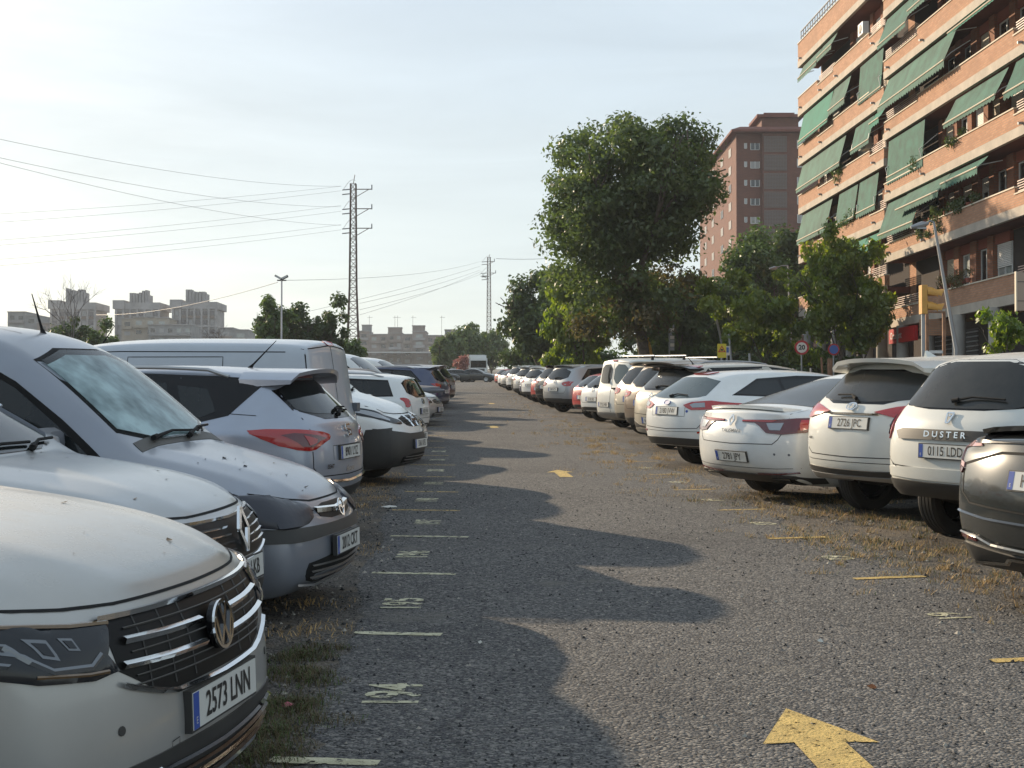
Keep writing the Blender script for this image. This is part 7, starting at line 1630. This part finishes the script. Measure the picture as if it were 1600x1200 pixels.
for kind, pm, x, y, hd, anc, lab in [
    ('hatch', P_SILVER, -1.30, 22.2, -12, A_, 'silver hatchback nose just beyond the white van with the black bumper'),
    ('hatch', P_NAVY, -1.80, 24.6, -12, A_, 'navy hatchback with pale windscreen between the silver nose and the white estate'),
    ('estate', P_WHITE, -1.72, 27.2, 168, B_, 'white estate parked tail out with roof rails and round red tail light'),
    ('hatch', P_WHITE, -1.70, 29.6, -12, A_, 'white hatchback nose showing right of the white estate tail'),
    ('suv', P_SILVER, -3.0, 31.6, -12, A_, 'silver tall car standing deep in its bay behind the navy hatchback'),
    ('suv', P_DARK, -3.4, 34.2, -12, A_, 'black tall car with bright windscreen edge, deep in its bay'),
    ('hatch', P_SILVER, -1.75, 36.6, -12, A_, 'silver hatchback nose with dark grille beyond the white hatchback'),
    ('sedan', P_SILVER, -2.0, 39.0, -12, A_, 'car under a dark grey cloth roof cover'),
    ('van', P_WHITE, -3.1, 42.0, -12, A_, 'white van with small beacons along its roof'),
    ('suv', P_NAVY, -2.0, 44.2, 168, B_, 'dark blue tall car parked tail out before the brown one'),
    ('van', P_WHITE, -2.9, 48.6, -12, A_, 'long white van, highest roof of the left row'),
    ('hatch', P_SILVER, -2.3, 51.2, -12, A_, 'pale hatchback nose between the long white van and the brown tall car'),
    ('suv', P_BROWN, -2.3, 53.6, 168, B_, 'brown tall car parked tail out at the far part of the left row'),
    ('hatch', P_DARK, -2.5, 56.2, -12, A_, 'small black hatchback nose after the brown tall car'),
    ('suv', P_WHITE, -2.6, 59.0, -12, A_, 'white tall car mostly hidden behind the brown tall car'),
    ('sedan', P_DARK, -5.6, 150.5, 20, A_, 'leftmost black car closing the far end of the lane'),
    ('hatch', P_GREY, -3.6, 152.5, 16, A_, 'dark grey car in the middle of the far end group'),
    ('sedan', P_DARK, -1.6, 151.5, -14, A_, 'rightmost shiny black saloon closing the far end of the lane'),
    ('hatch', P_SILVER, -6.9, 152.5, 24, A_, 'pale car at the left of the black cars, far end'),
    ('suv', P_GREY, -3.3, 63.5, -12, A_, 'grey tall car nose at the far part of the left row'),
    ('hatch', P_SILVER, -3.4, 70.0, -12, A_, 'silver hatchback nose furthest along the left row but one'),
    ('hatch', P_DARK, -3.8, 80.0, -12, A_, 'black hatchback nose, furthest of the left row'),
    ('hatch', P_DARK, -9.0, 26.8, 190, A_, 'black car roof behind the white windowless van'),
    ('suv', P_SILVER, -11.4, 33.5, 185, A_, 'silver roof far behind the white windowless van'),
    ('van', P_WHITE, -8.9, 40.0, -3, A_, 'long white camper roof above the blue silver van aerial'),
]: put2(kind, pm, x, y, hd, anc, lab, GL)
for kind, pm, x, y, hd, anc, lab in [
    ('suv', P_BRONZE, 2.62, 28.2, 30, B_, 'bronze tall car directly beyond the champagne people carrier'),
    ('suv', P_CHAMP, 2.50, 31.0, 30, B_, 'dusty champagne tall car next to the white van with roof bars'),
    ('berlingo', P_CREAM, 2.40, 34.6, 27, B_, 'white van with twin rear doors and three roof bars'),
    ('hatch', P_WHITE, 2.10, 38.6, 28, B_, 'white hatchback tail showing left of the white van with roof bars'),
    ('hatch', P_RED, 2.00, 41.4, 28, B_, 'red hatchback tail left of the white hatchback'),
    ('suv', P_SILVER, 1.35, 47.0, 33, B_, 'silver tall car with black roof and dark lower bumper, free standing in the gap'),
    ('suv', P_DARK, 1.15, 52.6, 32, B_, 'black tall car with pale rear window past the silver one'),
    ('hatch', P_RED, .95, 56.6, 30, B_, 'small red hatchback wedged between the black and the white tall cars'),
    ('suv', P_WHITE, .70, 61.0, 32, B_, 'white tall car with big red tail lights, far right row'),
    ('hatch', P_NAVY, .62, 65.0, 30, B_, 'navy hatchback roof beyond the white tall car'),
    ('suv', P_SILVER, .35, 71., 32, B_, 'silver grey tall car, far right row'),
    ('hatch', P_DARK, .20, 76., 30, B_, 'black roof beyond the silver grey tall car'),
    ('suv', P_WHITE, -.05, 84., 30, B_, 'white tall car near the end of the right row'),
    ('hatch', P_SILVER, -.5, 93., 30, B_, 'silver hatchback near the end of the right row'),
    ('hatch', P_WHITE, -.9, 104., 30, B_, 'last but one white hatchback of the right row'),
    ('hatch', P_RED, -1.2, 112., 30, B_, 'red hatchback ending the right row'),
    ('suv', P_DARK, 6.2, 16.3, 205, A_, 'black tall car whose roof shows behind the off white cars'),
    ('suv', P_DARK, 6.6, 20.2, 205, A_, 'second dark car roof further behind the off white cars'),
]: put2(kind, pm, x, y, hd, anc, lab, GR)
# grey cloth on the covered car
cv = [o for o in bpy.data.objects if o.get('label', '').startswith('car under a dark')][0]
c0 = Car('cover', P_GREY, L=4.56, Wd=1.84, H=1.49, clr=.86, belt=.95, beltr=1.0, hl=.96, hc=1.02, xc=1.15, xw=1.95, wr=.58, deck=(1.08, .45), xb=-.95, rw=.01, wheels=(.9, .95), arch=0.)
cb_ = c0.body; cb_.parent = None; bpy.data.objects.remove(c0.root); cb_.name = 'cloth_cover'; cb_.matrix_world = cv.matrix_world @ Matrix.Translation((.05, 0, .012))
cb_.material_slots[0].material = mat('grey_cover', (.10, .11, .13), rough=.8, bump=.9, bscale=3); 
if 'painted' in cb_: del cb_['painted']
tag(cb_, 'dark grey cloth cover draped over a parked car in the left row', 'cover')
# beacons on the white van roof
vn = [o for o in bpy.data.objects if o.get('label', '') == 'white van with small beacons along its roof'][0]
for x in (-2.0, -1.2, .1): 
    b = MB(); b.lathe([(.001, 2.10), (.05, 2.10), (.07, 2.0), (.07, 1.93)], M_SEAM, 10, Matrix.Translation((x, -.3, 0))); b.build('beacon', vn)
# white lorry at the far end
o = empty('lorry', (0, 0, 0), 0, 'white lorry cab facing the camera behind the black cars at the far end', 'lorry'); o.matrix_world = lot_matrix((746 - 800) / FPX * 180, 180, radians(-80))
bpart('cab', o, lambda b: (b.prism([(-1.5, -1.2), (.6, -1.2), (.8, -1.05), (.8, 1.05), (.6, 1.2), (-1.5, 1.2)], .5, 2.75, P_WHITE), b.box((-1.4, -1.1, 2.75), (.4, 1.1, 3.15), P_WHITE))); bpart('windscreen', o, lambda b: b.box((.805, -1.0, 1.55), (.83, 1.0, 2.45), M_GLASS)); bpart('box_body', o, lambda b: b.box((-7.5, -1.2, .9), (-1.55, 1.2, 3.2), P_WHITE)); bpart('grille', o, lambda b: b.box((.805, -.8, .75), (.82, .8, 1.4), M_PLAS))
for y in (-1.35, 1.35): bpart('mirror', o, lambda b: b.box((.6, y - .12, 1.8), (.7, y + .12, 2.4), M_SEAM))
for x in (0, -5.8):
    for y in (-1.1, 1.1): bpart('wheel', o, lambda b: b.lathe([(.001, -.14), (.3, -.14), (.5, -.12), (.5, .12), (.001, .14)], M_TYRE, 20, Matrix.Translation((x, y, .5)), axis='Y'))
